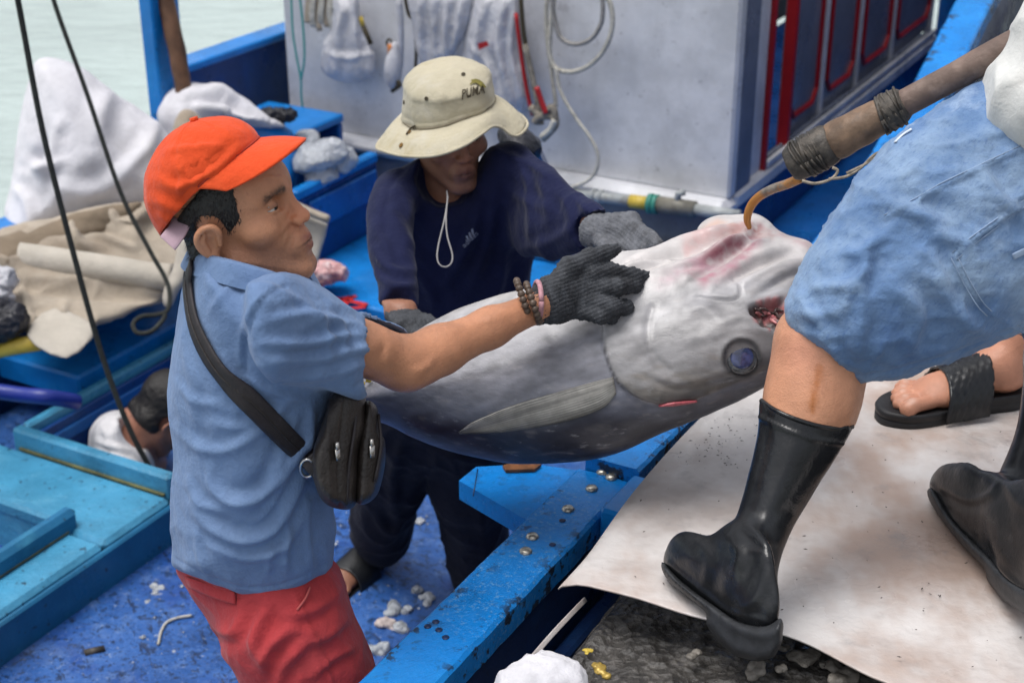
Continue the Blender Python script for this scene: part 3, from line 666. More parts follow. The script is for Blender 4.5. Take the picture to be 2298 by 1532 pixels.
def hand_ops(S, w, d, n, side, curl=(.4, .45, .5, .55), ex=0., s=1.0, thumb=(.55, .8, -.15)):
    d = d / np.linalg.norm(d); n = n - d * (n @ d); n /= np.linalg.norm(n); e = np.cross(n, d) * side
    S.sec(w, w + .088 * s * d, (.030 * s + ex, .016 * s + ex), (.041 * s + ex, .013 * s + ex), e, .012)
    for i, (L, r) in enumerate(((.080, .0095), (.088, .0098), (.081, .0092), (.064, .0080))):
        p = w + .086 * s * d + e * (.031 - .0207 * i) * s; a = 0; pts = [(p, r * s + ex)]
        for k, f in enumerate((.45, .30, .25)):
            a += curl[i] * (.8 if k == 0 else 1.1); q = pts[-1][0] + (d * math.cos(a) - n * math.sin(a) + e * (.06 - .045 * i)) * L * f * s; pts.append((q, r * (.95 - .08 * k) * s + ex))
        S.chain(pts, .006)
    p = w + .022 * s * d + e * .028 * s; t1 = d * thumb[0] + e * thumb[1] + n * thumb[2]; t1 /= np.linalg.norm(t1); t2 = t1 + d * .5 - n * .25; t2 /= np.linalg.norm(t2)
    S.chain([(p, .014 * s + ex), (p + t1 * .042 * s, .0115 * s + ex), (p + t1 * .042 * s + t2 * .032 * s, .0105 * s + ex), (p + t1 * .042 * s + t2 * .058 * s, .0085 * s + ex)], .008)
def foot_ops(S, heel, d, side, s=1.0, ankle=None):            # side: where the big toe is (+1 = left of d)
    d = np.asarray(d, float); d = d / np.linalg.norm(d); u = np.array([0, 0, 1.]); e = np.cross(u, d) * side; A = np.stack([d, e, u], 1); q = lambda x, y, z: heel + s * (d * x + e * y + u * z)
    S.ell(q(.035, 0, .034), (.040 * s, .031 * s, .036 * s), A); S.cap(q(.06, -.004, .05), q(.165, .004, .026), .036 * s, .024 * s, .03); S.ell(q(.168, .002, .022), (.048 * s, .044 * s, .021 * s), A, .03)
    for x0, x1, y, r in ((.20, .262, .030, .0145), (.205, .262, .0065, .0105), (.202, .254, -.0125, .0098), (.196, .242, -.0295, .0092), (.188, .227, -.0450, .0088)):
        S.cap(q(x0, y * .92, .018), q(x0 + (x1 - x0) * .6, y, .019), r * .8 * s, r * .92 * s, .004); S.cap(q(x0 + (x1 - x0) * .6, y, .019), q(x1 - r, y, .013), r * .92 * s, r * s, .002)
    an = q(.045, 0, .11) if ankle is None else ankle; S.cap(q(.045, 0, .05), an, .036 * s, .038 * s, .02)
    return q
def eye_mesh(parent, o, H, s, skip=()):
    for sd in (-1, 1):
        c = np.array([.0765, sd * .0325, .0180]); th = np.linspace(0, np.pi, 15); ph = np.arange(20) * 2 * np.pi / 20; V = []; cl = []
        for t in th:
            for p in ph:
                V.append(np.array([math.cos(t), math.sin(t) * math.cos(p), math.sin(t) * math.sin(p)]) * .0128 + c); cl.append((.012, .008, .006) if t < .52 else (.55, .50, .46))
        mesh('eye', o + (np.array(V) * s) @ H.T, grid_faces(15, 20)[:, ::-1], m_eye, parent, col=np.array(cl))
def skin_cols(V, o, H, s, base, lip=(.25, .085, .07), stub=.35, brow=True):
    C = np.tile(np.array(base), (len(V), 1)); n = vnoise(V, 28, 3, 3); C = C * (1 + .10 * n)[:, None]
    L = (V - o) @ H / s
    def blend(m, c): C[:] = C * (1 - m[:, None]) + np.array(c) * m[:, None]
    hd = np.linalg.norm(L, axis=1) < .17
    def blob(c, r): return np.clip(1 - (np.linalg.norm((L - np.array(c)) / np.array(r), axis=1)), 0, 1) * hd
    ax = np.abs(L[:, 1])
    blend(.35 * np.clip(blob((.10, 0, -.01), (.04, .03, .04)) * 2, 0, 1), (base[0] * 1.05, base[1] * .72, base[2] * .65))
    blend(.9 * np.clip(np.exp(-((L[:, 2] + .0415) / .0055) ** 2 - (ax / .019) ** 4) * (L[:, 0] > .085) * hd, 0, 1) * .8, lip)
    blend(.8 * np.exp(-((L[:, 2] + .055) / .0065) ** 2 - (ax / .017) ** 4) * (L[:, 0] > .085) * hd, lip)
    blend(.85 * np.exp(-((L[:, 2] + .0492 + .05 * np.maximum(ax - .015, 0)) / .0020) ** 2 - (ax / .024) ** 4) * (L[:, 0] > .08) * hd, (.07, .022, .018))
    st = sstep(-.03, -.06, L[:, 2]) * sstep(.0, .03, L[:, 0]) * sstep(-.135, -.10, L[:, 2]) * hd * (.7 + .5 * vnoise(V, 320, 8)); blend(np.clip(stub * st, 0, 1), (.09, .065, .055))
    if brow:
        b = np.exp(-((L[:, 2] - .0385 + .14 * np.maximum(ax - .03, 0)) / .0062) ** 2) * sstep(.010, .018, ax) * sstep(.056, .048, ax) * (L[:, 0] > .055) * hd; blend(np.clip(b * (.95 + .5 * vnoise(V, 420, 5)), 0, .88), (.02, .014, .011))
        lid = np.exp(-((L[:, 2] - .0215) / .0035) ** 2 - ((ax - .033) / .014) ** 4) * (L[:, 0] > .07) * hd; blend(.55 * lid, (.05, .025, .018))
    return C
def hair_blades(name, parent, V, F, N, keep, n, length, H, mat, flow=(0, 0, -1), seed=1):
    rg = np.random.default_rng(seed); idx = np.nonzero(keep)[0]; idx = idx[rg.integers(0, len(idx), n)]
    P = V[idx] + rg.normal(0, .0012, (n, 3)); fl = H @ np.asarray(flow, float); D = N[idx] * .55 + fl * .8 + rg.normal(0, .32, (n, 3)); D /= np.linalg.norm(D, axis=1)[:, None]
    Sd = np.cross(D, N[idx]); Sd /= np.linalg.norm(Sd, axis=1)[:, None] + 1e-9; L = length * rg.uniform(.5, 1.2, n)[:, None]; w = .0009
    A = P - Sd * w; Bq = P + Sd * w; C_ = P + D * L; Vh = np.stack([A, Bq, C_], 1).reshape(-1, 3); return Vh, np.arange(3 * n).reshape(-1, 3)
m_eye = material('eyeball', (.5, .5, .5), .12, attr=True, var=0, spec=.5)
m_skin = material('tanned_skin', (.4, .2, .12), .44, attr=True, var=.10, vscale=26, layers=[((.22, .085, .055), 55, .60, .74, .35), ((.30, .13, .075), 12, .55, .75, .3), ((.10, .045, .03), 150, .70, .74, .4)], bumps=[('noise', 150, .0008), ('vor', 420, .0004), ('noise', 45, .0006)], spec=.45, sss=.04, rlayers=[(.32, 30, .5, .65)])
m_hair = material('black_hair', (.012, .010, .009), .42, var=.3, vscale=200, bumps=[('noise', 260, .003, (1, 1, .35))], spec=.5)
def cloth(name, col, fade, rough=.82, weave=900, amp=.0004, var=.1, layers=(), sheen=.15):
    return material(name, col, rough, var=var, vscale=9, layers=[(fade, 14, .5, .72, .35)] + list(layers), bumps=[('noise', 34, .004), ('noise', 110, .0012), ('noise', weave, amp)], spec=.2, sheen=sheen)
m_shirt1 = cloth('faded_blue_cotton', (.150, .230, .390), (.20, .285, .44), layers=[((.10, .165, .31), 2.6, .48, .66, .55), ((.095, .16, .30), 9, .54, .72, .45), ((.105, .17, .31), 60, .54, .66, .35), ((.20, .28, .43), 30, .58, .75, .3)])
m_collar = cloth('navy_collar_facing', (.05, .085, .20), (.07, .11, .25))
m_shorts1 = cloth('red_twill', (.40, .045, .05), (.46, .075, .075), layers=[((.28, .025, .03), 7, .5, .7, .5)])
m_cap = cloth('orange_cap_cotton', (.66, .072, .018), (.70, .10, .03), layers=[((.50, .04, .012), 8, .58, .75, .45), ((.25, .03, .02), 45, .70, .76, .5)])
m_knit = material('grey_knit_glove', (.052, .055, .062), .85, var=.3, vscale=60, layers=[((.13, .135, .145), 300, .55, .66, .5), ((.02, .02, .022), 20, .55, .7, .6)], bumps=[('noise', 320, .0016)], spec=.2)
m_leather = material('worn_black_leather', (.024, .019, .0165), .42, var=.3, vscale=20, layers=[((.055, .042, .036), 12, .55, .72, .6), ((.075, .06, .05), 60, .66, .74, .5)], bumps=[('vor', 260, .0006), ('noise', 25, .002)], spec=.5)
m_leather2 = material('strap_webbing', (.020, .016, .018), .55, var=.25, vscale=30, bumps=[('noise', 180, .001)])
m_zip = material('zip_metal', (.55, .53, .50), .3, metal=.95)
m_navy = cloth('navy_jersey', (.0085, .0115, .045), (.016, .021, .070), layers=[((.005, .006, .024), 6, .5, .7, .6)], sheen=.1)
m_trousers = cloth('black_trousers', (.008, .0085, .016), (.012, .013, .024), sheen=.05)
m_hat = cloth('beige_hat_canvas', (.46, .415, .305), (.52, .47, .37), layers=[((.32, .26, .14), 9, .52, .72, .55), ((.54, .52, .48), 5, .5, .7, .5), ((.22, .18, .10), 40, .68, .75, .4)])
m_dark = material('dark_thread', (.045, .035, .018), .7, var=.2)
m_olive = material('olive_thread', (.14, .12, .02), .7, var=.2)
m_denim = material('washed_denim', (.120, .205, .365), .85, var=.16, vscale=7, layers=[((.26, .36, .50), 3.6, .42, .62, .85), ((.065, .125, .265), 5.5, .54, .68, .75), ((.38, .48, .62), 9, .54, .74, .6), ((.07, .13, .27), 14, .60, .72, .5), ((.05, .11, .28), 260, .5, .68, .35, (1, 1, .25), (0, .6, 0))], bumps=[('noise', 20, .006), ('noise', 95, .0012), ('noise', 700, .0006, (1, 1, .3), (0, .6, 0))], spec=.15, sheen=.15)
m_whiteshirt = cloth('white_tee', (.60, .60, .58), (.45, .45, .43))
m_rubber = material('black_rubber', (.011, .012, .014), .3, var=.3, vscale=12, layers=[((.035, .035, .036), 16, .55, .72, .5), ((.10, .09, .085), 90, .69, .75, .5)], rlayers=[(.5, 10, .5, .68), (.16, 4, .55, .65)], bumps=[('noise', 14, .0025), ('noise', 200, .0002)], spec=.5)
m_sole = material('rubber_sole', (.030, .032, .036), .55, var=.3, vscale=30, bumps=[('noise', 120, .0006)])
m_bead = material('wooden_bead', (.085, .058, .042), .42, var=.3, vscale=90)

# ------------------------------------------------------------------ person in the orange cap
HS1 = .94; HF1 = frame((math.cos(-.20) * math.cos(.27), math.sin(-.20) * math.cos(.27), math.sin(.27)), (0, 0, 1)); HO1 = PT(484, 538, 2.06) + HF1[:, 1] * .074 * HS1
man1 = thing('person', 'person in orange cap and faded blue shirt reaching across the tuna with a grey glove', 'person', np.array([-.25, 2.0, -.95]))
SK1 = (.47, .215, .118)
neck1 = PT(545, 640, 2.17)
sh1 = PT(610, 700, 2.04); el1 = PT(902, 815, 2.22); wr1 = PT(1212, 685, 2.36); sh1b = PT(560, 690, 2.36); el1b = PT(700, 860, 2.52); wr1b = PT(800, 955, 2.58)
hipn, hipf = PT(580, 1320, 2.30), PT(560, 1300, 2.46); knn, knf = PT(785, 1800, 2.40), PT(790, 1740, 2.58)
ank = [np.array([knn[0] - .16, knn[1] + .02, -.87]), np.array([knf[0] - .10, knf[1] + .06, -.87])]
b1 = Sculpt()
b1.sec(PT(560, 700, 2.21), PT(565, 1000, 2.28), (.115, .062), (.11, .070), AF, .04).sec(PT(565, 1000, 2.28), PT(570, 1290, 2.38), (.11, .070), (.12, .075), AF, .04)
b1.cap(neck1, PT(590, 720, 2.15), .045, .04, .04)
b1.chain([(sh1, .045), (PT(760, 760, 2.13), .044), (el1, .037)], .03).chain([(el1, .037), (PT(985, 786, 2.26), .0355), (PT(1100, 735, 2.31), .029), (wr1, .0235)], .02)
b1.chain([(sh1b, .055), (el1b, .042), (wr1b, .026)], .03)
b1.cap(PT(925, 826, 2.215), PT(950, 818, 2.23), .028, .026, .02)
for h_, k_, a_ in ((hipn, knn, ank[0]), (hipf, knf, ank[1])):
    b1.chain([(h_, .085), (k_, .056), ((k_ * .6 + a_ * .4), .052), (a_, .038)], .03); foot_ops(b1, a_ + np.array([-.045, 0, -.075]), (1, .15, 0), 1 if k_ is knn else -1, 1, a_)
hd1 = [(PT(1215, 684, 2.36), .023), (PT(1245, 672, 2.37), .012)]
b1.chain(hd1, .02)
add_head(b1, HO1, HF1, HS1, neck1, .053)
# hair below the cap
hs1 = Sculpt(); Lh = Sculpt().ell((-.001, 0, .053), (.0965, .079, .081)); Lh.cap((-.036, -.022, -.03), (-.036, .022, -.03), .037, .037, .03)
def hcut(P):
    L = (P - HO1) @ HF1 / HS1; d = Lh(L)
    side = np.abs(L[:, 1]) > .05
    fr = np.maximum(L[:, 0] - (.048 - .25 * np.maximum(.03 - L[:, 2], 0)), -(L[:, 2] + .062 + .0 * L[:, 0]))     # in front of the hairline, or under the nape
    burn = np.maximum(np.maximum(L[:, 0] - .036 - .2 * (L[:, 2]), -(L[:, 0] - .016)), -(L[:, 2] + .030 - .9 * (L[:, 0] - .020))); burn = np.where(side, burn, 1)   # sideburn
    ear = np.linalg.norm((L - np.array([-.004, 0, .0])) * [1, 0, .75], axis=1) - .029
    m = np.minimum(np.maximum(np.maximum(fr, -ear), -(L[:, 2] + .06)), 1); m = np.minimum(np.where(L[:, 0] < .02, np.maximum(m, np.where(L[:, 0] > -.02, -(L[:, 2] - .012), -1)), m), burn)
    return np.maximum(d + vnoise(P, 160, 4, 2) * .0016, np.maximum(m, L[:, 2] - (.061 + .60 * (L[:, 0] - .005) - .9 * (L[:, 0] - .005) ** 2) - .016))
hs1.op('+', hcut, .001, HO1, .15); Vr, Fr = hs1.mesh(.0026, HO1 - .16, HO1 + .16, 1)
Nr = normals(Vr, Fr); Lr = (Vr - HO1) @ HF1; kp_ = (Nr @ (CAM - HO1) > -.2)
bl, bf = hair_blades('hair', man1, Vr, Fr, Nr, kp_, 3200, .008, HF1, m_hair, (-.35, 0, -.9))
mesh('hair', np.vstack([Vr, bl]), [tuple(f) for f in Fr.tolist()] + [tuple(f) for f in (bf + len(Vr)).tolist()], m_hair, man1)
# cap
HOC = HO1 - AX * .0155 + AU * .002
def caprim(ph):
    x = -.003 + .087 * np.cos(ph); y = .0855 * np.sin(ph); dx = x - .005; return np.stack([x, y, .060 + .56 * dx - 1.5 * dx * np.abs(dx) * (dx > 0) - .9 * dx * dx * (dx < 0)], -1)
ph = np.arange(96) * 2 * np.pi / 96; tau = np.linspace(np.pi / 2, .02, 40); R0 = caprim(ph); A0 = np.array([.010, 0, .145]); G = []
for i, p in enumerate(ph):
    row = []
    for t in tau:
        h_ = math.sin(t) * (1 + .17 * math.sin(2 * t) * (.25 + .375 * (1 - math.cos(p)))); v_ = 1 - math.cos(t) ** .92 if t < np.pi / 2 else 1
        q = A0 + np.array([(R0[i, 0] - A0[0]) * h_, (R0[i, 1] - A0[1]) * h_, (R0[i, 2] - A0[2]) * (1 - math.cos(t))]); row.append(q)
    G.append(row)
G = np.array(G); n_ = G - np.array([0, 0, .06]); n_ /= np.linalg.norm(n_, axis=2)[..., None]
seam = np.min([np.abs((ph[:, None] - k * np.pi / 3 - np.pi / 6 + np.pi) % (2 * np.pi) - np.pi) for k in range(6)], axis=0)
G = G + n_ * (-.0016 * np.exp(-(seam / .022) ** 2) + .0008 * np.exp(-((seam - .055) / .02) ** 2))[..., None]
fl = G.reshape(-1, 3); fn = n_.reshape(-1, 3); lo_ = sstep(.13, .05, fl[:, 2])
fl = fl + fn * (vnoise(fl * [1, 1, .7], 22, 6, 2) * .0040 + vnoise(fl * [1, 1, .4], 55, 8, 2) * .0016 * lo_)[:, None]
Vc = HOC + fl @ HF1.T; Fc = grid_faces(96, 40, True)
inner = HOC + ((fl - fn * .002)) @ HF1.T
top = np.arange(96) * 40 + 39; capV = np.vstack([Vc, inner]); capF = [tuple(f) for f in Fc.tolist()] + [tuple(f[::-1]) for f in (Fc + len(Vc)).tolist()] + [tuple(top.tolist()), tuple((top + len(Vc)).tolist()[::-1])]
capF += [(i * 40, len(Vc) + i * 40, len(Vc) + ((i + 1) % 96) * 40, ((i + 1) % 96) * 40) for i in range(96)]
Vc2 = folds(Vc, Fc, [([(350, 400), (400, 420), (470, 390), (540, 330)], 10, .0065), ([(345, 450), (420, 470), (490, 400)], 11, .0075), ([(370, 340), (430, 330), (500, 330)], 8, .004), ([(360, 480), (400, 500), (440, 470)], 8, .006), ([(420, 300), (450, 350), (455, 420)], 7, -.003), ([(390, 360), (410, 400), (400, 450)], 8, .005), ([(440, 430), (470, 420), (505, 380)], 8, .005)])
capV[:len(Vc)] = Vc2
cap = mesh('cap', capV, capF, m_cap, man1)
pb = np.linspace(-1.27, 1.27, 70); sb = np.linspace(0, 1, 16); Rb = caprim(pb); G = []
for i, p in enumerate(pb):
    T_ = np.array([.020 + .134 * math.cos(p), .083 * math.sin(p), .088 - .030 * math.sin(p) ** 2 - .003 * math.cos(p)]); r_ = Rb[i] + np.array([0, 0, .002])
    G.append([r_ * (1 - s) + T_ * s + np.array([0, 0, .003 * math.sin(math.pi * s) * math.cos(p)]) for s in sb])
G = np.array(G); fl = G.reshape(-1, 3); V, F = solid_sheet((HOC + fl @ HF1.T).reshape(G.shape), .0035)
brim = mesh('brim', V, F, m_cap, cap)
ed = [G[i, 0] + np.array([.001, 0, .0028]) for i in range(len(pb))]; Vt, Ft = tube(HOC + np.array(ed) @ HF1.T, .0016, 6); mesh('brim_seam', Vt, Ft, material('cap_seam', (.33, .03, .012), .8), cap)
V, F = tube(HOC + np.array([A0 + [0, 0, -.001], A0 + [0, 0, .005]]) @ HF1.T, .006, 10); mesh('button', V, F, m_cap, cap)
st = [PT(412, 488, 2.075), PT(398, 516, 2.065), PT(384, 536, 2.06), PT(376, 546, 2.06)]; V, F = strip(np.array(st), np.array([[0, -.85, .5]] * 4) + np.array([-.2, 0, 0]), .030, .0016); mesh('strap', V, F, material('pink_strap', (.50, .34, .40), .6, var=.15), cap)

# shirt
s1 = Sculpt()
tz1 = lambda x, y: 2.155 + .00031 * (y - 620)
s1.pillow([(440, 582), (412, 650), (396, 730), (385, 830), (383, 920), (390, 1010), (385, 1090), (383, 1150), (390, 1225), (400, 1300), (480, 1365), (560, 1390), (650, 1378), (736, 1320), (744, 1190), (743, 1080), (738, 990), (744, 900), (766, 800), (745, 710), (690, 640), (610, 604), (520, 585)], 2.25, .165, .125, .02, tz=tz1)
s1.pillow([(556, 640), (636, 614), (700, 640), (790, 692), (914, 738), (904, 796), (866, 851), (812, 894), (764, 886), (700, 858), (610, 860), (560, 760)], 2.10, .070, .075, .045, gx=.00072)
s1.pillow([(560, 640), (640, 620), (720, 700), (740, 850), (640, 860), (560, 740)], 2.38, .075, .09, .06)
axs = PT(960, 850, 2.25) - PT(820, 790, 2.17); axs /= np.linalg.norm(axs)
s1.chain([(sh1b, .07), (sh1b * .45 + el1b * .55, .062)], .04); s1.cap(PT(822, 792, 2.155), PT(1000, 868, 2.27), .053, .06, .004, '-')
s1.cut_below([370, 410, 480, 560, 650, 735, 760], [1255, 1278, 1312, 1330, 1320, 1280, 1250], PT(560, 1330, 2.33), .28)
V, F = s1.mesh(.0046, relax=2)
V = V + normals(V, F) * (vnoise(V * [1, 1, .5], 13, 3, 2) * .0045 + vnoise(V * [1, 1, .6], 40, 5, 2) * .0012)[:, None]
fold1 = [([(643, 640), (600, 662), (570, 700), (552, 760), (549, 834)], 5, -.004, 'seam'), ([(640, 642), (592, 664), (560, 702), (541, 760), (538, 834)], 8, .003),
    ([(600, 720), (690, 705), (765, 722), (850, 742)], 11, .007), ([(590, 770), (690, 772), (760, 755), (850, 752)], 11, .008), ([(600, 812), (720, 805), (800, 785), (868, 775)], 12, .008), ([(650, 850), (750, 835), (830, 812)], 11, .007),
    ([(690, 690), (730, 735), (740, 790)], 9, .006), ([(740, 705), (770, 740), (775, 780)], 8, .006), ([(640, 660), (690, 680), (740, 690)], 9, .004), ([(780, 700), (830, 760), (830, 830)], 8, .003), ([(884, 742), (868, 790), (836, 835), (798, 868)], 4, -.003, 'seam'),
    ([(470, 1040), (480, 1090), (520, 1125), (580, 1115), (640, 1060), (690, 980), (700, 930)], 13, .012), ([(430, 1130), (470, 1180), (540, 1212), (610, 1190), (660, 1110), (690, 1030)], 13, .011), ([(600, 1090), (640, 1010), (668, 930)], 11, .008),
    ([(395, 960), (450, 1005), (520, 1005), (600, 950), (650, 890)], 12, .007), ([(420, 1080), (450, 1130), (500, 1150)], 9, .006), ([(560, 1180), (600, 1150), (650, 1070)], 9, .006), ([(470, 1225), (560, 1250), (640, 1220), (690, 1130)], 11, .008),
    ([(650, 1160), (640, 1230), (645, 1290)], 8, .006), ([(690, 1120), (690, 1200), (700, 1280)], 8, .005), ([(610, 1230), (600, 1290)], 7, .004), ([(440, 1190), (450, 1250), (470, 1300)], 8, .004), ([(410, 760), (430, 850), (440, 950)], 13, .004), ([(470, 700), (500, 660), (540, 620)], 8, .004),
    ([(560, 640), (600, 640), (650, 660)], 8, .004), ([(500, 800), (540, 880), (600, 930)], 10, .005), ([(560, 850), (620, 880), (690, 900)], 9, .006), ([(400, 860), (440, 900), (500, 910)], 10, .004), ([(480, 950), (540, 960), (600, 920)], 9, .005), ([(700, 900), (690, 1000), (720, 1060)], 9, .006),
    ([(396, 1255), (480, 1298), (560, 1318), (650, 1306), (735, 1262)], 3, -.0025, 'seam')]
V = crumple(V, F, 9, .006, 301, (1, 1, .55)); V = folds(V, F, fold1, tmax=2.34)
shirt = mesh('shirt', V, F, m_shirt1, man1); bv_shirt1 = bvh(V, F)
# collar
cr = [(428, 566, 2.20, 26), (450, 572, 2.10, 30), (500, 582, 2.045, 36), (560, 598, 2.03, 38), (615, 614, 2.04, 36), (655, 630, 2.09, 34), (678, 640, 2.15, 32), (690, 606, 2.22, 32), (660, 585, 2.28, 28), (590, 572, 2.31, 26), (500, 560, 2.29, 26), (445, 558, 2.26, 26)]
cc = catmull_closed([[x, y, t, h] for x, y, t, h in cr], 5); cen = np.mean([PT(a[0], a[1], a[2]) for a in cc], axis=0); G = []
for x, y, t, h in cc:
    p = PT(x, y, t); o_ = p - cen; o_[2] = 0; o_ /= np.linalg.norm(o_) + 1e-9; hm = mpx(h, t) * 1.25
    G.append([p + o_ * (.002) - BZ * hm * .1, p + o_ * .0035 + BZ * .003, p + o_ * .007, p + o_ * .013 - BZ * hm * .5, p + o_ * .019 - BZ * hm])
G = np.array(G); k = len(G); fl = G.reshape(-1, 3); F = grid_faces(k, 5, True)
mesh('collar', np.vstack([fl, fl - np.tile((G - cen).reshape(-1, 3) * [1, 1, 0], 1) * .03]), np.vstack([F, F[:, ::-1] + len(fl)]), m_shirt1, shirt)
V, F = strip(np.array([PT(655, 612, 2.165), PT(672, 640, 2.15), PT(688, 680, 2.14)]), np.array([[.5, -.8, .2]] * 3), .045, .003); mesh('placket', V, F, m_collar, shirt)
# shorts
h1 = Sculpt()
h1.pillow([(402, 1255), (418, 1320), (470, 1390), (540, 1455), (600, 1530), (680, 1640), (830, 1600), (826, 1530), (815, 1480), (778, 1380), (744, 1265), (640, 1210), (480, 1210)], 2.40, .165, .15, .03, gy=.0001)
h1.cap(PT(640, 1420, 2.33), PT(770, 1700, 2.39), .095, .085, .05).cap(PT(640, 1420, 2.48), PT(770, 1680, 2.56), .095, .085, .05)
for k_, t_ in ((PT(775, 1710, 2.39), 0), (PT(775, 1690, 2.56), 0)): h1.cap(k_, k_ + np.array([.02, 0, -.12]), .072, .08, .005, '-')
h1.op('-', lambda P: (P[:, 2] + .27), .004, PT(770, 1760, 2.45), .4)
V, F = h1.mesh(.0055, relax=2)
V = crumple(V, F, 11, .006, 311, (1, 1, .8)); V = folds(V, F, [([(545, 1370), (520, 1420), (470, 1400)], 12, .008), ([(600, 1360), (570, 1440), (600, 1490)], 14, .012), ([(660, 1400), (600, 1460), (590, 1510)], 13, .01), ([(690, 1440), (640, 1490), (620, 1540)], 12, .009), ([(430, 1300), (500, 1330), (540, 1345)], 4, -.003, 'seam'), ([(660, 1330), (690, 1400), (720, 1460), (745, 1532)], 4, .004, 'seam'), ([(760, 1330), (700, 1370), (640, 1380)], 11, .007), ([(780, 1390), (730, 1430), (690, 1440)], 9, .006), ([(800, 1450), (740, 1480), (700, 1520)], 9, .006)])
shorts = mesh('shorts', V, F, m_shorts1, man1); bv_sh = bvh(V, F)
P, Nn = onto(bv_sh, [(425, 1303), (470, 1320), (510, 1335), (532, 1340)], .003); V, F = strip(P, Nn, .020, .003); mesh('pocket_flap', V, F, m_shorts1, shorts)
P, Nn = onto(bv_sh, [(692, 1318), (682, 1342), (668, 1370)], .004); V, F = tube(P, .0018, 6, 3); mesh('drawstring', V, F, material('red_cord', (.5, .10, .09), .8), shorts)
def body1():
  b1.under((s1, lambda P, x, y, z: (y < 1270) & (y > 648) & ~(((P - PT(848, 808, 2.19)) @ axs > -.025) & (y < 900) & (x > 740)) & (z < 2.44)), (h1, lambda P, x, y, z: (y > 1290) & (P[:, 2] > -.245)))
  inbox = lambda Q: (np.linalg.norm((Q - HO1) @ HF1 - np.array([0.01, 0, 0.02]), axis=1) < .165)
  inarm = lambda Q: np.linalg.norm(np.cross(Q - el1, (wr1 - el1) / np.linalg.norm(wr1 - el1)), axis=1) < .09
  ctr = (HO1, .175)
  Vh, Fh = b1.mesh(.0017, HO1 - .18, HO1 + .18, 1, keep=inbox)
  Vb, Fb = b1.mesh(.0055, relax=2, keep=lambda Q: ~inbox(Q))
  V = np.vstack([Vh, Vb]); F = np.vstack([Fh, Fb + len(Vh)])
  N = normals(V, F); xx, yy, zz = project(V)
  V = V + N * (vnoise(V, 60, 2, 2) * .0005)[:, None]
  V = folds(V, F, [([(600, 395), (622, 398), (640, 392)], 4, .0012), ([(640, 440), (652, 470), (640, 500)], 6, -.0012), ([(655, 500), (640, 525), (632, 545)], 5, -.0015), ([(520, 590), (580, 600), (640, 610)], 4, -.0012), ([(530, 608), (600, 622)], 4, -.001), ([(930, 835), (960, 820), (975, 800)], 8, .0025), ([(1000, 745), (1080, 722), (1170, 690)], 10, .0015)])
  C = skin_cols(V, HO1, HF1, HS1, SK1, stub=.30)
  mesh('body', V, F, m_skin, man1, col=C); eye_mesh(man1, HO1, HF1, HS1)
body1()
# glove
g1 = Sculpt(); wv = AU
g1.sec(PT(1206, 688, 2.357), PT(1240, 672, 2.362), (.029, .027), (.033, .022), wv, .012).sec(PT(1240, 672, 2.362), PT(1325, 652, 2.395), (.035, .020), (.041, .015), wv, .015)
def ch(S, pts, rs): S.chain([(PT(*p), r) for p, r in zip(pts, rs)], .007)
ch(g1, [(1248, 640, 2.365), (1275, 602, 2.375), (1325, 578, 2.40), (1357, 568, 2.42), (1380, 560, 2.44)], (.017, .0165, .0145, .013, .0105))
ch(g1, [(1318, 615, 2.39), (1372, 610, 2.415), (1420, 618, 2.44), (1456, 624, 2.465)], (.0145, .0135, .0125, .0105))
ch(g1, [(1322, 648, 2.39), (1385, 644, 2.40), (1425, 640, 2.44), (1440, 638, 2.47)], (.014, .0135, .012, .0105))
ch(g1, [(1320, 676, 2.385), (1372, 686, 2.385), (1405, 690, 2.42), (1415, 688, 2.45)], (.014, .013, .012, .0105))
ch(g1, [(1305, 700, 2.38), (1345, 710, 2.38), (1372, 712, 2.41), (1380, 706, 2.43)], (.0125, .0115, .0105, .0095))
V, F = g1.mesh(.0024, relax=1); xx, yy, zz = project(V); Nn = normals(V, F)
dst, al, sd = seg_dist(xx, yy, np.array([[1150, 700], [1500, 560]])); V = V + Nn * (np.sin((dst * sd) * 2 * np.pi / 8.5 + .3 * vnoise(V, 40, 2) * 6) * .00085 + np.sin(xx * 2 * np.pi / 6.5 + vnoise(V, 60, 4) * 3) * .00035 + vnoise(V, 45, 6, 2) * .0014)[:, None]
V = folds(V, F, [([(1225, 640), (1250, 690), (1245, 725)], 8, .003), ([(1300, 600), (1315, 660), (1310, 705)], 7, .002), ([(1215, 625), (1232, 680), (1232, 722)], 5, -.003)])
glove = mesh('glove', V, F, m_knit, man1)
V, F = tube([PT(1206 + 9 * math.cos(a) + 16 * math.sin(a) * 0, 676 + 44 * math.sin(a), 2.352 - .030 * math.cos(a)) for a in np.linspace(0, 2 * np.pi, 24)], .0042, 8); mesh('pink_cuff_band', V, F, material('pink_band', (.42, .22, .25), .8, var=.3, vscale=80), glove)
for off in (-22, 0):
    loop = [PT(1196 + off + 16 * math.sin(a) * .9 + 0, 680 + off * .35 + 42 * math.sin(a) * 1.0, 2.345 - .0345 * math.cos(a)) for a in np.linspace(0, 2 * np.pi, 24)]
    V, F = tube(loop, .0012, 5); br = mesh('bracelet', V, F, m_bead, man1)
    for a in np.arange(20) * 2 * np.pi / 20:
        c = PT(1196 + off + 16 * math.sin(a) * .9, 680 + off * .35 + 42 * math.sin(a), 2.345 - .0345 * math.cos(a)); MB().lathe([(.0006, -.0058), (.004, -.0047), (.0058, -.002), (.0058, .002), (.004, .0047), (.0006, .0058)], c, (0.2, .3, 1), 9).build('bead', m_bead, br, True)

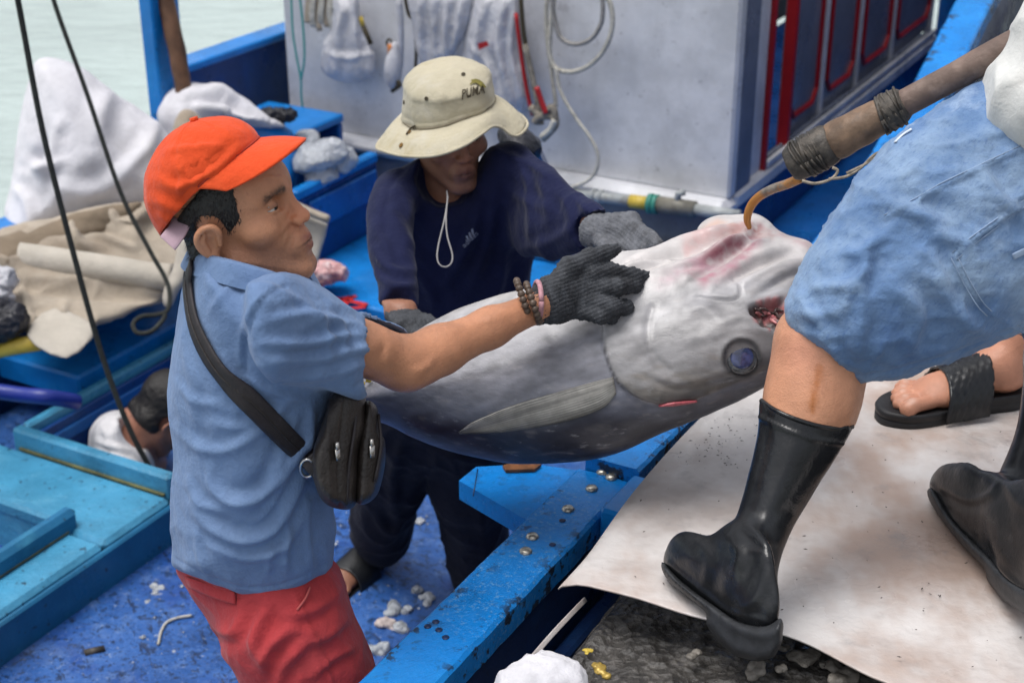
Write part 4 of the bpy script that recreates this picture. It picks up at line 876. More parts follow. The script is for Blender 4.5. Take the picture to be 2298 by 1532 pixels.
# shoulder bag
bag = thing('shoulder_bag', 'black leather shoulder bag with zip pockets slung at the blue shirt hip', 'bag', PT(790, 1130, 2.25))
P, Nn = onto(bv_shirt1, [(432, 605), (428, 640), (440, 720), (470, 790), (510, 845), (560, 900), (615, 955), (660, 1000), (700, 1035), (712, 1052)], .004)
P = np.vstack([PT(430, 585, 2.2)[None], P[0:]]); Nn = np.vstack([Nn[0:1], Nn]); V, F = strip(P, Nn, [.026, .026, .027, .031, .033, .033, .033, .032, .030, .028], .004); mesh('strap', V, F, m_leather2, bag)
P2 = P + Nn * .0045; V, F = tube(P2[1:], .0012, 5, 4); mesh('stitching', V, F, m_leather, bag)
bs = Sculpt(); bs.pillow([(752, 880), (800, 872), (822, 900), (826, 960), (812, 1010), (806, 1090), (796, 1138), (762, 1144), (722, 1124), (704, 1078), (702, 1020), (724, 950)], 2.17, .050, .016, .01, gx=.0006)
V, F = bs.mesh(.004, relax=2); V = V + normals(V, F) * (vnoise(V, 18, 9, 2) * .003)[:, None]
V = folds(V, F, [([(742, 900), (735, 1000), (742, 1120)], 5, .003, 'seam'), ([(775, 890), (768, 960), (760, 1050), (762, 1135)], 4, -.003, 'seam'), ([(720, 1010), (740, 1014), (770, 1016)], 4, -.002, 'seam')]); pouch = mesh('pouch', V, F, m_leather, bag); bb = bvh(V, F)
bs = Sculpt(); bs.pillow([(820, 900), (846, 915), (850, 965), (866, 990), (862, 1050), (842, 1118), (800, 1130), (798, 1060), (806, 980)], 2.20, .046, .016, .01, gx=.0006)
V, F = bs.mesh(.004, relax=2); V = V + normals(V, F) * (vnoise(V, 20, 12, 2) * .003)[:, None]; pocket = mesh('front_pocket', V, F, m_leather, bag); bb2 = bvh(V, F)
for tr, par, line in ((bb, pouch, [(802, 880), (794, 960), (782, 1040), (776, 1130)]), (bb2, pocket, [(846, 930), (852, 1000), (838, 1080)])):
    P, Nn = onto(tr, line, .002); V, F = tube(P, .0025, 6, 4); mesh('zip', V, F, m_leather2, par)
for tr, par, (x, y) in ((bb, pouch, (752, 992)), (bb2, pocket, (830, 985))):
    P, Nn = onto(tr, [(x, y), (x + 1, y + 14), (x + 1, y + 40)], .004); V, F = strip(P[1:], Nn[1:], .009, .002, 2); mesh('zip_pull', V, F, m_zip, par); V, F = tube(P[:2], .0035, 6); mesh('zip_slider', V, F, m_zip, par)
V, F = tube([PT(690 + 16 * math.cos(a), 1050 + 20 * math.sin(a), 2.13 + .01 * math.sin(a)) for a in np.linspace(0, 6.28, 16)], .0022, 6); mesh('ring', V, F, m_zip, bag)
V, F = strip(np.array([PT(692, 1024, 2.13), PT(705, 1040, 2.13), PT(722, 1058, 2.135)]), np.array([[0, -.9, .4]] * 3), .03, .006); mesh('buckle', V, F, m_leather2, bag)
# ------------------------------------------------------------------ person in the bucket hat
man2 = thing('person', 'person in beige bucket hat and navy long-sleeved shirt bending over the tuna', 'person', np.array([-.3, 3.4, -.95]))
HF2 = frame((.38, -.91, -.13), (-.05, -.12, .99)); HO2 = PT(1003, 300, 3.155); SK2 = (.29, .135, .085)
neck2 = PT(1000, 470, 3.25); sh2r, el2r, wr2r = PT(880, 450, 3.15), PT(862, 585, 3.04), PT(900, 700, 2.88); sh2l, el2l, wr2l = PT(1165, 430, 3.14), PT(1258, 492, 2.97), PT(1350, 521, 2.845)
hp2 = [PT(930, 900, 3.52), PT(1040, 900, 3.50)]; kn2 = [PT(880, 1060, 3.78), PT(1055, 1080, 3.72)]; an2 = [PT(835, 1235, 4.05), PT(1090, 1280, 3.98)]
for a in an2: a[2] = -.86
b2 = Sculpt()
b2.sec(PT(1000, 480, 3.29), PT(1000, 700, 3.44), (.12, .055), (.11, .06), AX, .03).sec(PT(1000, 700, 3.44), PT(990, 900, 3.55), (.11, .06), (.12, .07), AX, .03)
b2.chain([(sh2r, .038), (el2r, .036), (wr2r, .029)], .02).chain([(sh2l, .04), (el2l, .036), (wr2l, .023)], .02); b2.cap(wr2r, PT(918, 722, 2.86), .026, .02)
for h_, k_, a_, d_, sd in zip(hp2, kn2, an2, ((-.55, -.8, 0), (.5, -.85, 0)), (-1, 1)):
    b2.chain([(h_, .075), (k_, .055), (a_, .038)], .03); foot_ops(b2, a_ + np.array([0, 0, -.075]) - .045 * np.array(d_), d_, sd, 1, a_)
add_head(b2, HO2, HF2, .96, neck2, .052, open_eye=.0022)
hs2 = Sculpt(); Lh2 = Sculpt().ell((-.001, 0, .053), (.098, .080, .082)); Lh2.cap((-.036, -.022, -.03), (-.036, .022, -.03), .040, .040, .03)
def hcut2(P):
    L = (P - HO2) @ HF2 / .96; return np.maximum(Lh2(L) + vnoise(P, 160, 4, 2) * .002, np.maximum(L[:, 0] - .02 - .4 * np.maximum(L[:, 2] - .02, 0), np.maximum(L[:, 2] - .05, -(L[:, 2] + .06))))
hs2.op('+', hcut2, .001, HO2, .15); V, F = hs2.mesh(.004, HO2 - .15, HO2 + .15, 1); mesh('hair', V, F, m_hair, man2)
# hat
edge = [(846, 326, 3.17), (866, 341, 3.11), (915, 351, 3.04), (980, 349, 2.99), (1040, 328, 2.98), (1082, 300, 3.0), (1106, 284, 3.03), (1127, 288, 3.05), (1147, 303, 3.06), (1166, 303, 3.08), (1184, 280, 3.12), (1168, 258, 3.18), (1130, 240, 3.25), (1050, 222, 3.31), (950, 236, 3.30), (885, 282, 3.24)]
base = [(905, 270, 3.17), (913, 283, 3.12), (935, 291, 3.08), (985, 288, 3.045), (1035, 272, 3.04), (1065, 260, 3.05), (1085, 252, 3.06), (1100, 243, 3.08), (1107, 235, 3.10), (1110, 228, 3.12), (1110, 220, 3.14), (1100, 210, 3.18), (1070, 202, 3.22), (1010, 200, 3.245), (950, 212, 3.24), (913, 245, 3.21)]
eb = catmull_closed([list(PT(*p)) for p in edge], 8); bb_ = catmull_closed([list(PT(*p)) for p in base], 8); nE = len(eb)
hc = bb_.mean(0); hu = np.array([-.05, -.16, .985]); G = []
for i in range(nE):
    row = []
    for s in np.linspace(1, 0, 26):
        q = bb_[i] * (1 - s) + eb[i] * s + hu * .010 * math.sin(math.pi * s); row.append(q + hu * (-.0007 * (math.cos(s * 2 * math.pi * 9) > .75)))
    rr = bb_[i] - hc
    for sc, h_ in ((1.0, .004), (1.015, .008), (1.0, .014), (.995, .019), (1.0, .021), (.985, .035), (.965, .05), (.95, .062), (.94, .068), (.945, .071), (.90, .080), (.80, .0905), (.65, .099), (.45, .1045), (.22, .107), (.04, .108)):
        row.append(hc + rr * sc + hu * (h_ * .80 - (rr @ hu) * sc * min(1, h_ / .1) * .8))
    G.append(row)
G = np.array(G); fl = G.reshape(-1, 3); fo = fl - (hc + hu * .03); fo /= np.linalg.norm(fo, axis=1)[:, None]
fl = fl + fo * (vnoise(fl, 17, 5, 2) * .0075 + vnoise(fl, 60, 6, 2) * .0014)[:, None]; G = fl.reshape(G.shape); F = grid_faces(nE, 42, True)
Nn = normals(fl, F); sgn = np.sign((Nn * fo).sum(1).mean()); F = F if sgn > 0 else F[:, ::-1]; Nn = normals(fl, F)
Vf = folds(fl, F, [([(930, 205), (925, 240), (932, 285)], 4, .002, 'seam'), ([(965, 170), (990, 210), (985, 250)], 10, .003), ([(1040, 160), (1080, 190), (1095, 220)], 9, .003), ([(915, 190), (1000, 176), (1090, 172)], 3, -.002, 'seam')])
n = len(fl); ring = np.arange(nE) * 42; top = np.arange(nE) * 42 + 41
FF = [tuple(f) for f in F.tolist()] + [tuple(f[::-1]) for f in (F + n).tolist()] + [(int(ring[i]), int(ring[i]) + n, int(ring[(i + 1) % nE]) + n, int(ring[(i + 1) % nE])) for i in range(nE)] + [tuple(top.tolist()), tuple((top + n).tolist())]
hat = mesh('bucket_hat', np.vstack([Vf, fl - Nn * .0028]), FF, m_hat, man2); bv_hat = bvh(Vf, F)
V, F2 = tube(np.vstack([eb, eb[:1]]), .0032, 8, caps=False); mesh('brim_binding', V, F2, m_hat, hat)
bb3 = [hc + (b - hc) * 1.012 + hu * .003 for b in bb_]; V, F2 = tube(np.vstack([bb3, bb3[:1]]), .0014, 6, caps=False); mesh('band_seam', V, F2, material('hat_seam', (.20, .17, .12), .9), hat)
for x, y in ((958, 222), (908, 230), (1040, 168)):
    P, Nn_ = onto(bv_hat, [(x, y)], .0015); MB().lathe([(.0045, 0), (.0045, .0012), (.0028, .0016), (.0022, -.0005)], P[0], Nn_[0], 12).build('eyelet', m_dark, hat, True)
for x, y in ((918, 298), (901, 327)):
    P, Nn_ = onto(bv_hat, [(x, y)], .0012); MB().lathe([(.0055, 0), (.0055, .0016), (.003, .002), (.0024, -.0006)], P[0], Nn_[0], 12).build('brim_eyelet', material('rusty_brass', (.22, .12, .03), .45, metal=.5, var=.4, vscale=200), hat, True)
P, Nn_ = onto(bv_hat, [(933, 283), (922, 292), (915, 303)], .003); V, F2 = tube(P, .0022, 6, 4); mesh('cord_end', V, F2, m_dark, hat)
def lettering(name, txt, at, dx, dy, size, tree, mat, parent, lift=.0012, bold=0):   # flat lettering laid on a surface
    cu = bpy.data.curves.new(name, 'FONT'); cu.body = txt; cu.size = 1; cu.offset = bold; tmp = bpy.data.objects.new(name, cu); COL.objects.link(tmp)
    bpy.context.view_layer.update(); me = bpy.data.meshes.new_from_object(tmp.evaluated_get(bpy.context.evaluated_depsgraph_get())); bpy.data.objects.remove(tmp)
    Q = np.array([v.co[:] for v in me.vertices]); fs = [list(p.vertices) for p in me.polygons]; bpy.data.meshes.remove(me)
    w = Q[:, 0].max(); dx = np.asarray(dx, float); dy = np.asarray(dy, float)
    pts = [np.asarray(at) + dx * (q[0] / w) + dy * q[1] / .72 for q in Q]; P, Nn = onto(tree, pts, lift)
    return mesh(name, P, fs, mat, parent, False)
lettering('lettering', 'PUMA', (1034, 222), (52, -14), (1.5, -19), 1, bv_hat, m_dark, hat, .0034, .02)
cat_px = [(1060, 181), (1068, 180), (1076, 183), (1082, 188), (1088, 197), (1086, 199), (1080, 193), (1078, 198), (1075, 193), (1068, 189), (1060, 190), (1055, 194), (1054, 191), (1059, 186), (1056, 183)]
P, Nn = onto(bv_hat, cat_px, .0034); mesh('emblem', P, [list(range(len(P)))[::-1]], m_olive, hat, False)
V, F2 = tube([PT(*p) for p in [(1003, 428, 3.05), (1004, 450, 3.03), (998, 490, 3.01), (985, 545, 3.0), (981, 575, 2.99), (986, 593, 2.985), (1000, 599, 2.985), (1013, 590, 2.985), (1015, 570, 2.99), (1004, 530, 3.0), (1001, 490, 3.01), (1005, 440, 3.03)]], .0017, 6, 5); mesh('chin_cord', V, F2, material('grey_cord', (.30, .29, .29), .8), hat)
# shirt
s2 = Sculpt(); tz2 = lambda x, y: 3.17 + .00070 * (y - 350)
s2.pillow([(955, 352), (900, 378), (852, 408), (830, 460), (846, 560), (870, 650), (888, 760), (895, 900), (925, 955), (1050, 955), (1120, 900), (1160, 780), (1180, 660), (1196, 560), (1222, 450), (1205, 372), (1150, 338), (1095, 335), (1030, 420)], 3.3, .125, .135, .03, tz=tz2)
s2.pillow([(862, 400), (832, 430), (820, 490), (828, 580), (844, 640), (848, 682), (880, 690), (934, 694), (930, 640), (925, 560), (930, 460), (900, 400)], 3.05, .062, .065, .04, tz=lambda x, y: 3.13 - .00075 * (y - 430))
s2.pillow([(1120, 335), (1205, 354), (1285, 420), (1345, 460), (1393, 490), (1352, 500), (1326, 530), (1317, 560), (1262, 578), (1188, 575), (1140, 540), (1105, 430)], 3.0, .072, .075, .05, gx=-.0017)
s2.cap(PT(1330, 525, 2.86), PT(1420, 525, 2.74), .040, .05, .004, '-'); s2.cap(PT(898, 688, 2.90), PT(912, 760, 2.80), .038, .04, .004, '-')
s2.op('-', lambda P: np.linalg.norm(P - PT(1000, 400, 3.14), axis=1) - .062, .01, PT(1000, 400, 3.14), .06)
V, F = s2.mesh(.006, relax=2); V = smooth_mesh(crumple(V, F, 8, .008, 321, (1, 1, .7)), F, 3)
V = folds(V, F, [([(905, 380), (870, 430), (862, 520)], 8, -.004, 'seam'), ([(1150, 345), (1180, 400), (1190, 470), (1188, 560)], 8, .006), ([(1120, 345), (1180, 365), (1240, 400)], 10, .007), ([(1200, 400), (1230, 450), (1235, 520)], 12, .005), ([(1235, 420), (1270, 460), (1280, 530)], 11, .005), ([(1130, 420), (1180, 450), (1240, 470)], 12, .005), ([(1270, 430), (1320, 480), (1300, 540)], 9, .004), ([(1180, 560), (1240, 540), (1300, 500)], 11, .005),
    ([(870, 470), (930, 560), (1000, 640)], 14, .008), ([(1080, 430), (1060, 530), (1000, 640)], 14, .010), ([(1110, 400), (1100, 520), (1060, 640)], 12, .009), ([(900, 560), (960, 640), (980, 700)], 13, .008), ([(840, 560), (870, 600), (925, 610)], 9, .007), ([(835, 610), (880, 640), (930, 640)], 8, .007), ([(838, 500), (860, 540), (880, 600)], 10, .006), ([(1130, 560), (1120, 640), (1090, 700)], 12, .008), ([(950, 430), (980, 470), (1030, 460)], 7, .004)])
shirt2 = mesh('shirt', V, F, m_navy, man2); bv2 = bvh(V, F)
m_print = material('pale_print', (.20, .22, .30), .7, var=.3, vscale=300)
lettering('lettering', 'adidas', (1043, 556), (30, -32), (-7, -8), 1, bv2, m_print, shirt2, .002)
for k in range(3):
    q = np.array([(1050 + 5 * k, 538 - 6 * k), (1056 + 5 * k, 543 - 6 * k), (1050 + 6 * k, 528 - 8 * k), (1046 + 6 * k, 529 - 7 * k)]); P, Nn = onto(bv2, q, .002); mesh('logo_bar', P, [[0, 1, 2, 3]], m_print, shirt2, False)
# trousers
t2 = Sculpt(); t2.sec(PT(1000, 850, 3.46), PT(985, 930, 3.56), (.17, .115), (.165, .11), AX, .04)
t2.chain([(hp2[0], .105), (kn2[0], .085), (PT(852, 1205, 3.99), .075)], .04).chain([(hp2[1], .105), (kn2[1], .088), (PT(1083, 1275, 3.95), .082)], .04)
V, F = t2.mesh(.007, relax=2); V = crumple(V, F, 9, .012, 331, (1, 1, .6))
V = folds(V, F, [([(905, 980), (880, 1080), (890, 1180)], 12, .01), ([(840, 1150), (870, 1190), (900, 1190)], 10, .01), ([(1040, 1040), (1075, 1120), (1090, 1220)], 12, .01)]); mesh('trousers', V, F, m_trousers, man2)
b2.under((s2, lambda P, x, y, z: (np.linalg.norm(P - PT(1000, 400, 3.14), axis=1) > .10) & (y > 380) & (y < 905) & ~((x > 1330) & (z < 3.0)) & ~((y > 672) & (x < 960) & (z < 3.0))), (t2, lambda P, x, y, z: (y > 910) & (P[:, 2] > -.83)), gap=.018)
inb2 = lambda Q: np.linalg.norm((Q - HO2) @ HF2 - np.array([0.01, 0, 0.02]), axis=1) < .165
Vh, Fh = b2.mesh(.0028, HO2 - .18, HO2 + .18, 1, keep=inb2); Vb, Fb = b2.mesh(.0065, relax=2, keep=lambda Q: ~inb2(Q))
V = np.vstack([Vh, Vb]); F = np.vstack([Fh, Fb + len(Vh)]); mesh('body', V, F, m_skin, man2, col=skin_cols(V, HO2, HF2, .96, SK2, lip=(.17, .06, .05), stub=.35)); eye_mesh(man2, HO2, HF2, .96)
# gloves
g2 = Sculpt(); g2.sec(PT(1338, 522, 2.835), PT(1420, 522, 2.79), (.036, .033), (.040, .020), AU, .015)
for pts, r in (([(1400, 500, 2.80), (1430, 512, 2.75), (1456, 530, 2.70), (1476, 545, 2.67)], .0125), ([(1405, 515, 2.79), (1440, 528, 2.73), (1462, 542, 2.69), (1470, 552, 2.67)], .0125), ([(1400, 530, 2.79), (1430, 543, 2.73), (1448, 556, 2.69)], .012), ([(1390, 545, 2.79), (1415, 556, 2.74), (1428, 566, 2.70)], .0115), ([(1350, 545, 2.80), (1372, 565, 2.75), (1392, 575, 2.71)], .0135)):
    ch(g2, pts, [r * 1.1] + [r] * (len(pts) - 2) + [r * .85])
V, F = g2.mesh(.003, relax=1); V = V + normals(V, F) * (vnoise(V, 70, 3, 2) * .002 + np.sin(V @ np.array([300., 120, 900])) * .0006)[:, None]
m_knit2 = material('pale_grey_glove', (.115, .12, .135), .85, var=.3, vscale=60, layers=[((.05, .05, .055), 22, .5, .65, .6), ((.2, .2, .21), 200, .55, .68, .5)], bumps=[('noise', 300, .0018)]); mesh('glove', V, F, m_knit2, man2)
g2 = Sculpt(); g2.sec(PT(898, 706, 2.88), PT(925, 725, 2.83), (.032, .022), (.038, .018), AX, .015)
for k, (x0, y0) in enumerate(((945, 712), (940, 724), (930, 735), (915, 742))): ch(g2, [(x0 - 15, y0, 2.83), (x0 + 15, y0 + 8, 2.80), (x0 + 33, y0 + 18, 2.77)], [.0135, .0125, .0105])
V, F = g2.mesh(.003, relax=1); V = V + normals(V, F) * (vnoise(V, 70, 3, 2) * .002 + np.sin(V @ np.array([900., 300, 120])) * .0008)[:, None]; mesh('glove', V, F, m_knit, man2)
# sandals
m_sandal = material('black_foam', (.014, .014, .016), .55, var=.3, vscale=40, bumps=[('noise', 150, .0008)])
def slide(parent, heel, d, side, s=1.0, weave=False):
    d = np.asarray(d, float) / np.linalg.norm(d); e = np.cross([0, 0, 1.], d) * side; q = lambda x, y, z: heel + s * (d * x + e * y + BZ * z)
    out = [(-.012, 0), (-.004, .026), (.03, .036), (.09, .034), (.15, .044), (.21, .050), (.25, .044), (.278, .022), (.284, .0), (.272, -.028), (.235, -.047), (.18, -.050), (.12, -.040), (.06, -.037), (.015, -.034), (-.006, -.022)]
    oc = catmull_closed(out, 5); n = len(oc); V = []; prof = [(.94, -.028), (1, -.024), (1.0, -.012), (.975, -.010), (1.0, -.008), (1.01, .0), (.985, .005), (.93, .003), (.5, .001), (.05, .001)]; cx = np.array([.135, 0])
    for f, z in prof: V += [q(*(cx + (p - cx) * f), z) for p in oc]
    k = len(prof); F = [[i * n + j, i * n + (j + 1) % n, (i + 1) * n + (j + 1) % n, (i + 1) * n + j] for i in range(k - 1) for j in range(n)] + [list(range(n))[::-1], list(range((k - 1) * n, k * n))]
    sole = mesh('sandal', np.array(V), F, m_sandal, parent)
    G = []
    for x in np.linspace(.092, .176, 26):
        row = []
        for a in np.linspace(-.12, np.pi + .12, 40):
            h_ = .072 - .24 * (x - .088); row.append(q(x + .012 * math.cos(a) - .01 * math.sin(a), .056 * math.cos(a) * (1 if x < .17 else 1.02), .002 + h_ * max(math.sin(a), -.1) ** 1 if math.sin(a) > 0 else -.004 - .01))
        G.append(row)
    G = np.array(G); fl = G.reshape(-1, 3); th = .004
    V, F = solid_sheet(G, .005)
    if weave:
        ii, jj = np.meshgrid(np.arange(26), np.arange(40), indexing='ij'); a = (ii * .5 + jj * .42); b = (ii * .5 - jj * .42); gv = np.minimum(np.abs(a % 2.2 - 1.1), np.abs(b % 2.2 - 1.1)).ravel(); dn = np.where(gv < .25, -.0016, .0008)
        ctr_ = q(.16, 0, 0); N_ = fl - ctr_; N_ /= np.linalg.norm(N_, axis=1)[:, None]; V[:len(fl)] += N_ * dn[:, None]; V[len(fl):] += N_ * dn[:, None]
    mesh('sandal_strap', V, F, m_rubber, sole)
for a_, d_, sd in zip(an2, ((-.55, -.8, 0), (.5, -.85, 0)), (-1, 1)): slide(man2, a_ + np.array([0, 0, -.071]) - .045 * np.array(d_), d_, sd)
for a_, d_, sd in zip(ank, ((1, .15, 0),) * 2, (1, -1)): slide(man1, a_ + np.array([-.045, 0, -.071]), d_, sd)

# ------------------------------------------------------------------ the tuna
tuna = thing('tuna', 'huge silver tuna held belly up between the workers and hooked by its throat', 'fish', PT(1300, 1030, 2.52))
tzf = lambda x, y: 2.52 - .00008 * (x - 1300) + .00012 * np.maximum(900 - x, 0) - .00010 * (y - 830)
f1 = Sculpt()
body_px = [(560, 905), (700, 888), (780, 862), (845, 815), (920, 752), (1010, 700), (1100, 668), (1180, 648), (1280, 628), (1380, 612), (1480, 600), (1590, 590), (1680, 600), (1760, 630), (1830, 680), (1858, 722), (1835, 770), (1790, 815), (1745, 852), (1690, 885), (1600, 926), (1500, 968), (1420, 1004), (1350, 1026), (1270, 1038), (1190, 1040), (1100, 1032), (1010, 1012), (930, 982), (870, 952), (790, 930), (690, 920), (570, 922)]
f1.pillow(body_px, 2.52, .118, .155, .02, tz=tzf, sm=5)
f1.pillow([(1340, 640), (1372, 600), (1376, 572), (1440, 562), (1520, 548), (1568, 528), (1590, 505), (1640, 494), (1720, 506), (1770, 528), (1822, 545), (1850, 600), (1800, 660), (1650, 680), (1480, 680)], 2.57, .075, .06, .05, gy=-.0004)
f1.pillow([(1566, 520), (1580, 496), (1610, 482), (1650, 482), (1690, 478), (1716, 492), (1726, 512), (1690, 530), (1620, 540)], 2.60, .028, .02, .02)
V, F = f1.mesh(.0042, relax=2); N = normals(V, F); xx, yy, zz = project(V); face = -((V - CAM) * N).sum(1) / np.linalg.norm(V - CAM, axis=1); fr = sstep(.0, .25, face)
op_px = catmull_closed([(1385, 610), (1362, 660), (1352, 720), (1358, 790), (1385, 855), (1430, 890), (1480, 904), (1540, 900), (1600, 880), (1700, 840), (1790, 780), (1850, 700), (1790, 620), (1650, 590), (1480, 588)], 5)
sdop = poly_sd(xx, yy, op_px); left = sstep(1640, 1480, xx)
V = V + N * (.0085 * sstep(3, -5, sdop) * sstep(-130, -20, sdop) * left * fr)[:, None]
V = V + N * (vnoise(V, 11, 3, 2) * .003 + vnoise(V, 60, 5, 2) * .0003)[:, None]
V = folds(V, F, [([(1462, 690), (1452, 740), (1462, 790), (1500, 830)], 7, -.003, 'seam'), ([(1440, 840), (1520, 872), (1620, 850), (1720, 812)], 7, -.0035), ([(1560, 666), (1650, 672), (1660, 640), (1640, 615)], 4, -.004), ([(1540, 700), (1580, 690), (1620, 720)], 14, .005), ([(1600, 740), (1660, 710), (1720, 720)], 14, .004),
    ([(1370, 640), (1450, 596), (1560, 560), (1660, 520)], 10, -.012), ([(1400, 585), (1500, 566), (1600, 528), (1680, 502)], 12, .010), ([(1500, 604), (1580, 590), (1680, 530), (1700, 512)], 8, -.010), ([(1560, 620), (1640, 570), (1710, 522)], 9, -.012), ([(1620, 640), (1700, 590), (1780, 566)], 9, -.009), ([(1480, 560), (1560, 545), (1620, 515)], 7, .006), ([(1660, 640), (1740, 600), (1810, 585)], 10, .008), ([(1700, 660), (1770, 620), (1820, 610)], 8, -.008), ([(1590, 560), (1660, 538), (1720, 540)], 7, .008),
    ([(860, 880), (980, 850), (1150, 820), (1350, 770)], 26, .001), ([(1250, 930), (1100, 1000), (960, 985)], 22, -.001)])
# gape of the mouth and eye socket
cav = poly_sd(xx, yy, catmull_closed([(1682, 690), (1705, 676), (1738, 668), (1766, 672), (1770, 720), (1750, 742), (1712, 732), (1690, 712)], 4)); rag = vnoise(np.stack([xx, yy, 0 * xx], 1), .07, 3, 3)
V = V - N * ((.022 + .012 * rag) * sstep(6, -14, cav + 8 * rag) * fr)[:, None]
er = np.hypot(xx - 1664, yy - 802); V = V - N * (.006 * sstep(42, 30, er) * fr)[:, None] + N * (.0025 * np.exp(-((er - 44) / 7) ** 2) * fr)[:, None]
# colouring of the animal: pale belly, silver flank, dark back, blood
n1 = vnoise(V, 9, 31, 4); n2 = vnoise(V * [1, 1, 2.5], 34, 33, 3); n3 = vnoise(V, 90, 35, 2)
dark_line = np.interp(xx, [500, 850, 1000, 1180, 1340, 1480, 1600, 1700, 1800, 1900], [915, 905, 945, 950, 935, 925, 895, 850, 790, 740])
q = (yy - dark_line) / 60 + n1 * .7 + n2 * .25
belly = np.interp(xx, [500, 850, 1000, 1200, 1360, 1500, 1650, 1800], [880, 830, 790, 760, 760, 740, 700, 660]); wq = (belly - yy) / 90 + n1 * .6
def lerp(C, c, m): return C * (1 - m[:, None]) + np.array(c) * m[:, None]
C = np.tile(np.array((.225, .225, .255)), (len(V), 1)); C = lerp(C, (.43, .415, .41), sstep(-.4, 1.4, wq)); C = lerp(C, (.115, .122, .155), sstep(-1.9, -.2, q) * .85); C = lerp(C, (.020, .022, .036), sstep(-.40, .60, q)); C = lerp(C, (.028, .05, .12), sstep(1.1, 1.9, q + n3 * .2) * .6)
head = sstep(4, -4, sdop); C = lerp(C, (.33, .32, .315), head * sstep(-.2, -1.0, q) * (1 - sstep(-.3, .9, wq)) * .7); C = lerp(C, (.21, .20, .20), head * sstep(1380, 1640, xx) * sstep(650, 720, yy) * (.5 + .6 * n2) * .8); C = lerp(C, (.10, .085, .065), head * sstep(.25, .9, n2 * .6 + (yy - 760) / 150) * .7 * sstep(1.2, 0, q)); C = lerp(C, (.022, .02, .022), head * np.exp(-((yy - (900 + (1560 - xx) * .20)) / 30) ** 2) * (xx > 1480) * .7)
ax_ = np.stack([xx * .0022 + yy * -.0006, xx * .004 + yy * .016, 0 * xx], 1); strk = vnoise(ax_, 2.2, 77, 4); fl_ = vnoise(np.stack([xx * .012 - yy * .004, xx * .018 + yy * .05, 0 * xx], 1), 1.6, 91, 4); C = C * (1 + .32 * n2 + .40 * strk + .20 * n3 + .30 * fl_ * sstep(1.5, .3, wq))[:, None]; C = np.clip(C, .004, .75); C = lerp(C, (.33, .29, .27), sstep(.25, .7, vnoise(V, 20, 79, 3)) * .3 * sstep(.6, -.4, q)); C = lerp(C, (.075, .075, .085), sstep(.30, .62, vnoise(V * [1, 1, 1.6], 17, 81, 4)) * .55 * sstep(1.3, .2, wq))
C = lerp(C, (.045, .04, .04), sstep(3.5, 0, np.abs(sdop)) * left * .65)
C = lerp(C, (.33, .30, .28), sstep(.45, .8, n2 + .2) * .25)
thr = sstep(650, 600, yy - .0 * xx) * sstep(1360, 1420, xx); C = lerp(C, (.60, .555, .54), thr * .45)
for pts, w, c, a in (([(1550, 610), (1600, 575), (1670, 535), (1700, 510)], 15, (.20, .05, .07), .95), ([(1580, 628), (1640, 600), (1700, 540)], 16, (.34, .13, .17), .9), ([(1540, 560), (1600, 530), (1680, 505)], 9, (.50, .25, .24), .6), ([(1480, 640), (1560, 600), (1640, 590)], 14, (.45, .28, .33), .65), ([(1730, 520), (1790, 540), (1815, 548)], 10, (.35, .12, .14), .5), ([(1575, 512), (1610, 495), (1640, 505)], 9, (.55, .34, .26), .7), ([(1650, 520), (1690, 512), (1730, 530)], 10, (.25, .08, .06), .7)):
    d, al, sd = seg_dist(xx, yy, np.array(pts, float)); C = lerp(C, c, a * np.exp(-(d / w) ** 2) * sstep(-.7, .15, n1 + n3 * .5) * fr)
C = lerp(C, (.05, .035, .032), sstep(4, -8, cav + 8 * rag) * fr * .9); C = lerp(C, (.55, .16, .17), np.exp(-(np.hypot((xx - 1742) / 24, (yy - 686) / 13)) ** 2) * fr); C = lerp(C, (.35, .13, .13), sstep(.1, .5, rag) * sstep(10, -4, cav) * fr)
C = lerp(C, (.03, .032, .038), np.exp(-((er - 40) / 7) ** 2) * .85 * fr); C = lerp(C, (.10, .05, .05), np.exp(-(seg_dist(xx, yy, np.array([(1478, 905), (1560, 898.)]))[0] / 7) ** 2) * .6)
m_fish = material('wet_fish_skin', (.4, .4, .4), .42, attr=True, coat=.06, var=.07, vscale=22, layers=[((.50, .50, .53), 26, .58, .76, .30, (1.2, 1.2, 3)), ((.10, .10, .12), 130, .66, .74, .4)], rlayers=[(.28, 7, .5, .66), (.55, 34, .6, .72)], bumps=[('noise', 30, .0012, (1, 1, 2.2)), ('noise', 240, .00025)], spec=.55, sss=.0)
mesh('body', V, F, m_fish, tuna, col=C); bvf = bvh(V, F)
# gill slit, pectoral fin, eye, tail
P, Nn = onto(bvf, [(1478, 906), (1510, 904), (1545, 899), (1562, 896)], .002); V2, F2 = strip(P, Nn, [.002, .008, .006, .002], .003); mesh('gill_slit', V2, F2, material('raw_pink', (.45, .10, .12), .3, var=.3, vscale=90), tuna)
top_ = catmull([(1376, 846), (1322, 860), (1232, 886), (1142, 914), (1066, 946), (1030, 970)], 6); bot_ = catmull([(1382, 884), (1352, 916), (1286, 940), (1204, 958), (1112, 971), (1032, 973)], 6); G = []; cols = []
k = len(top_); ns = 26
for i in range(k):
    ptsr = [top_[i] * (1 - s) + bot_[i] * s for s in np.linspace(0, 1, ns)]; P, Nn = onto(bvf, ptsr, 0, 2.42); s_r = np.linspace(0, 1, ns); prof_ = .0018 + .003 * np.sin(np.pi * s_r) + .0011 * (np.sin(s_r * 2 * np.pi * 12 + .5 * np.sin(i * .3)))
    G.append(P + np.array([0, -.72, .55]) * (prof_ * (1 + .3 * (i / k)))[:, None])
G = np.array(G); V2, F2 = solid_sheet(G, .0025)
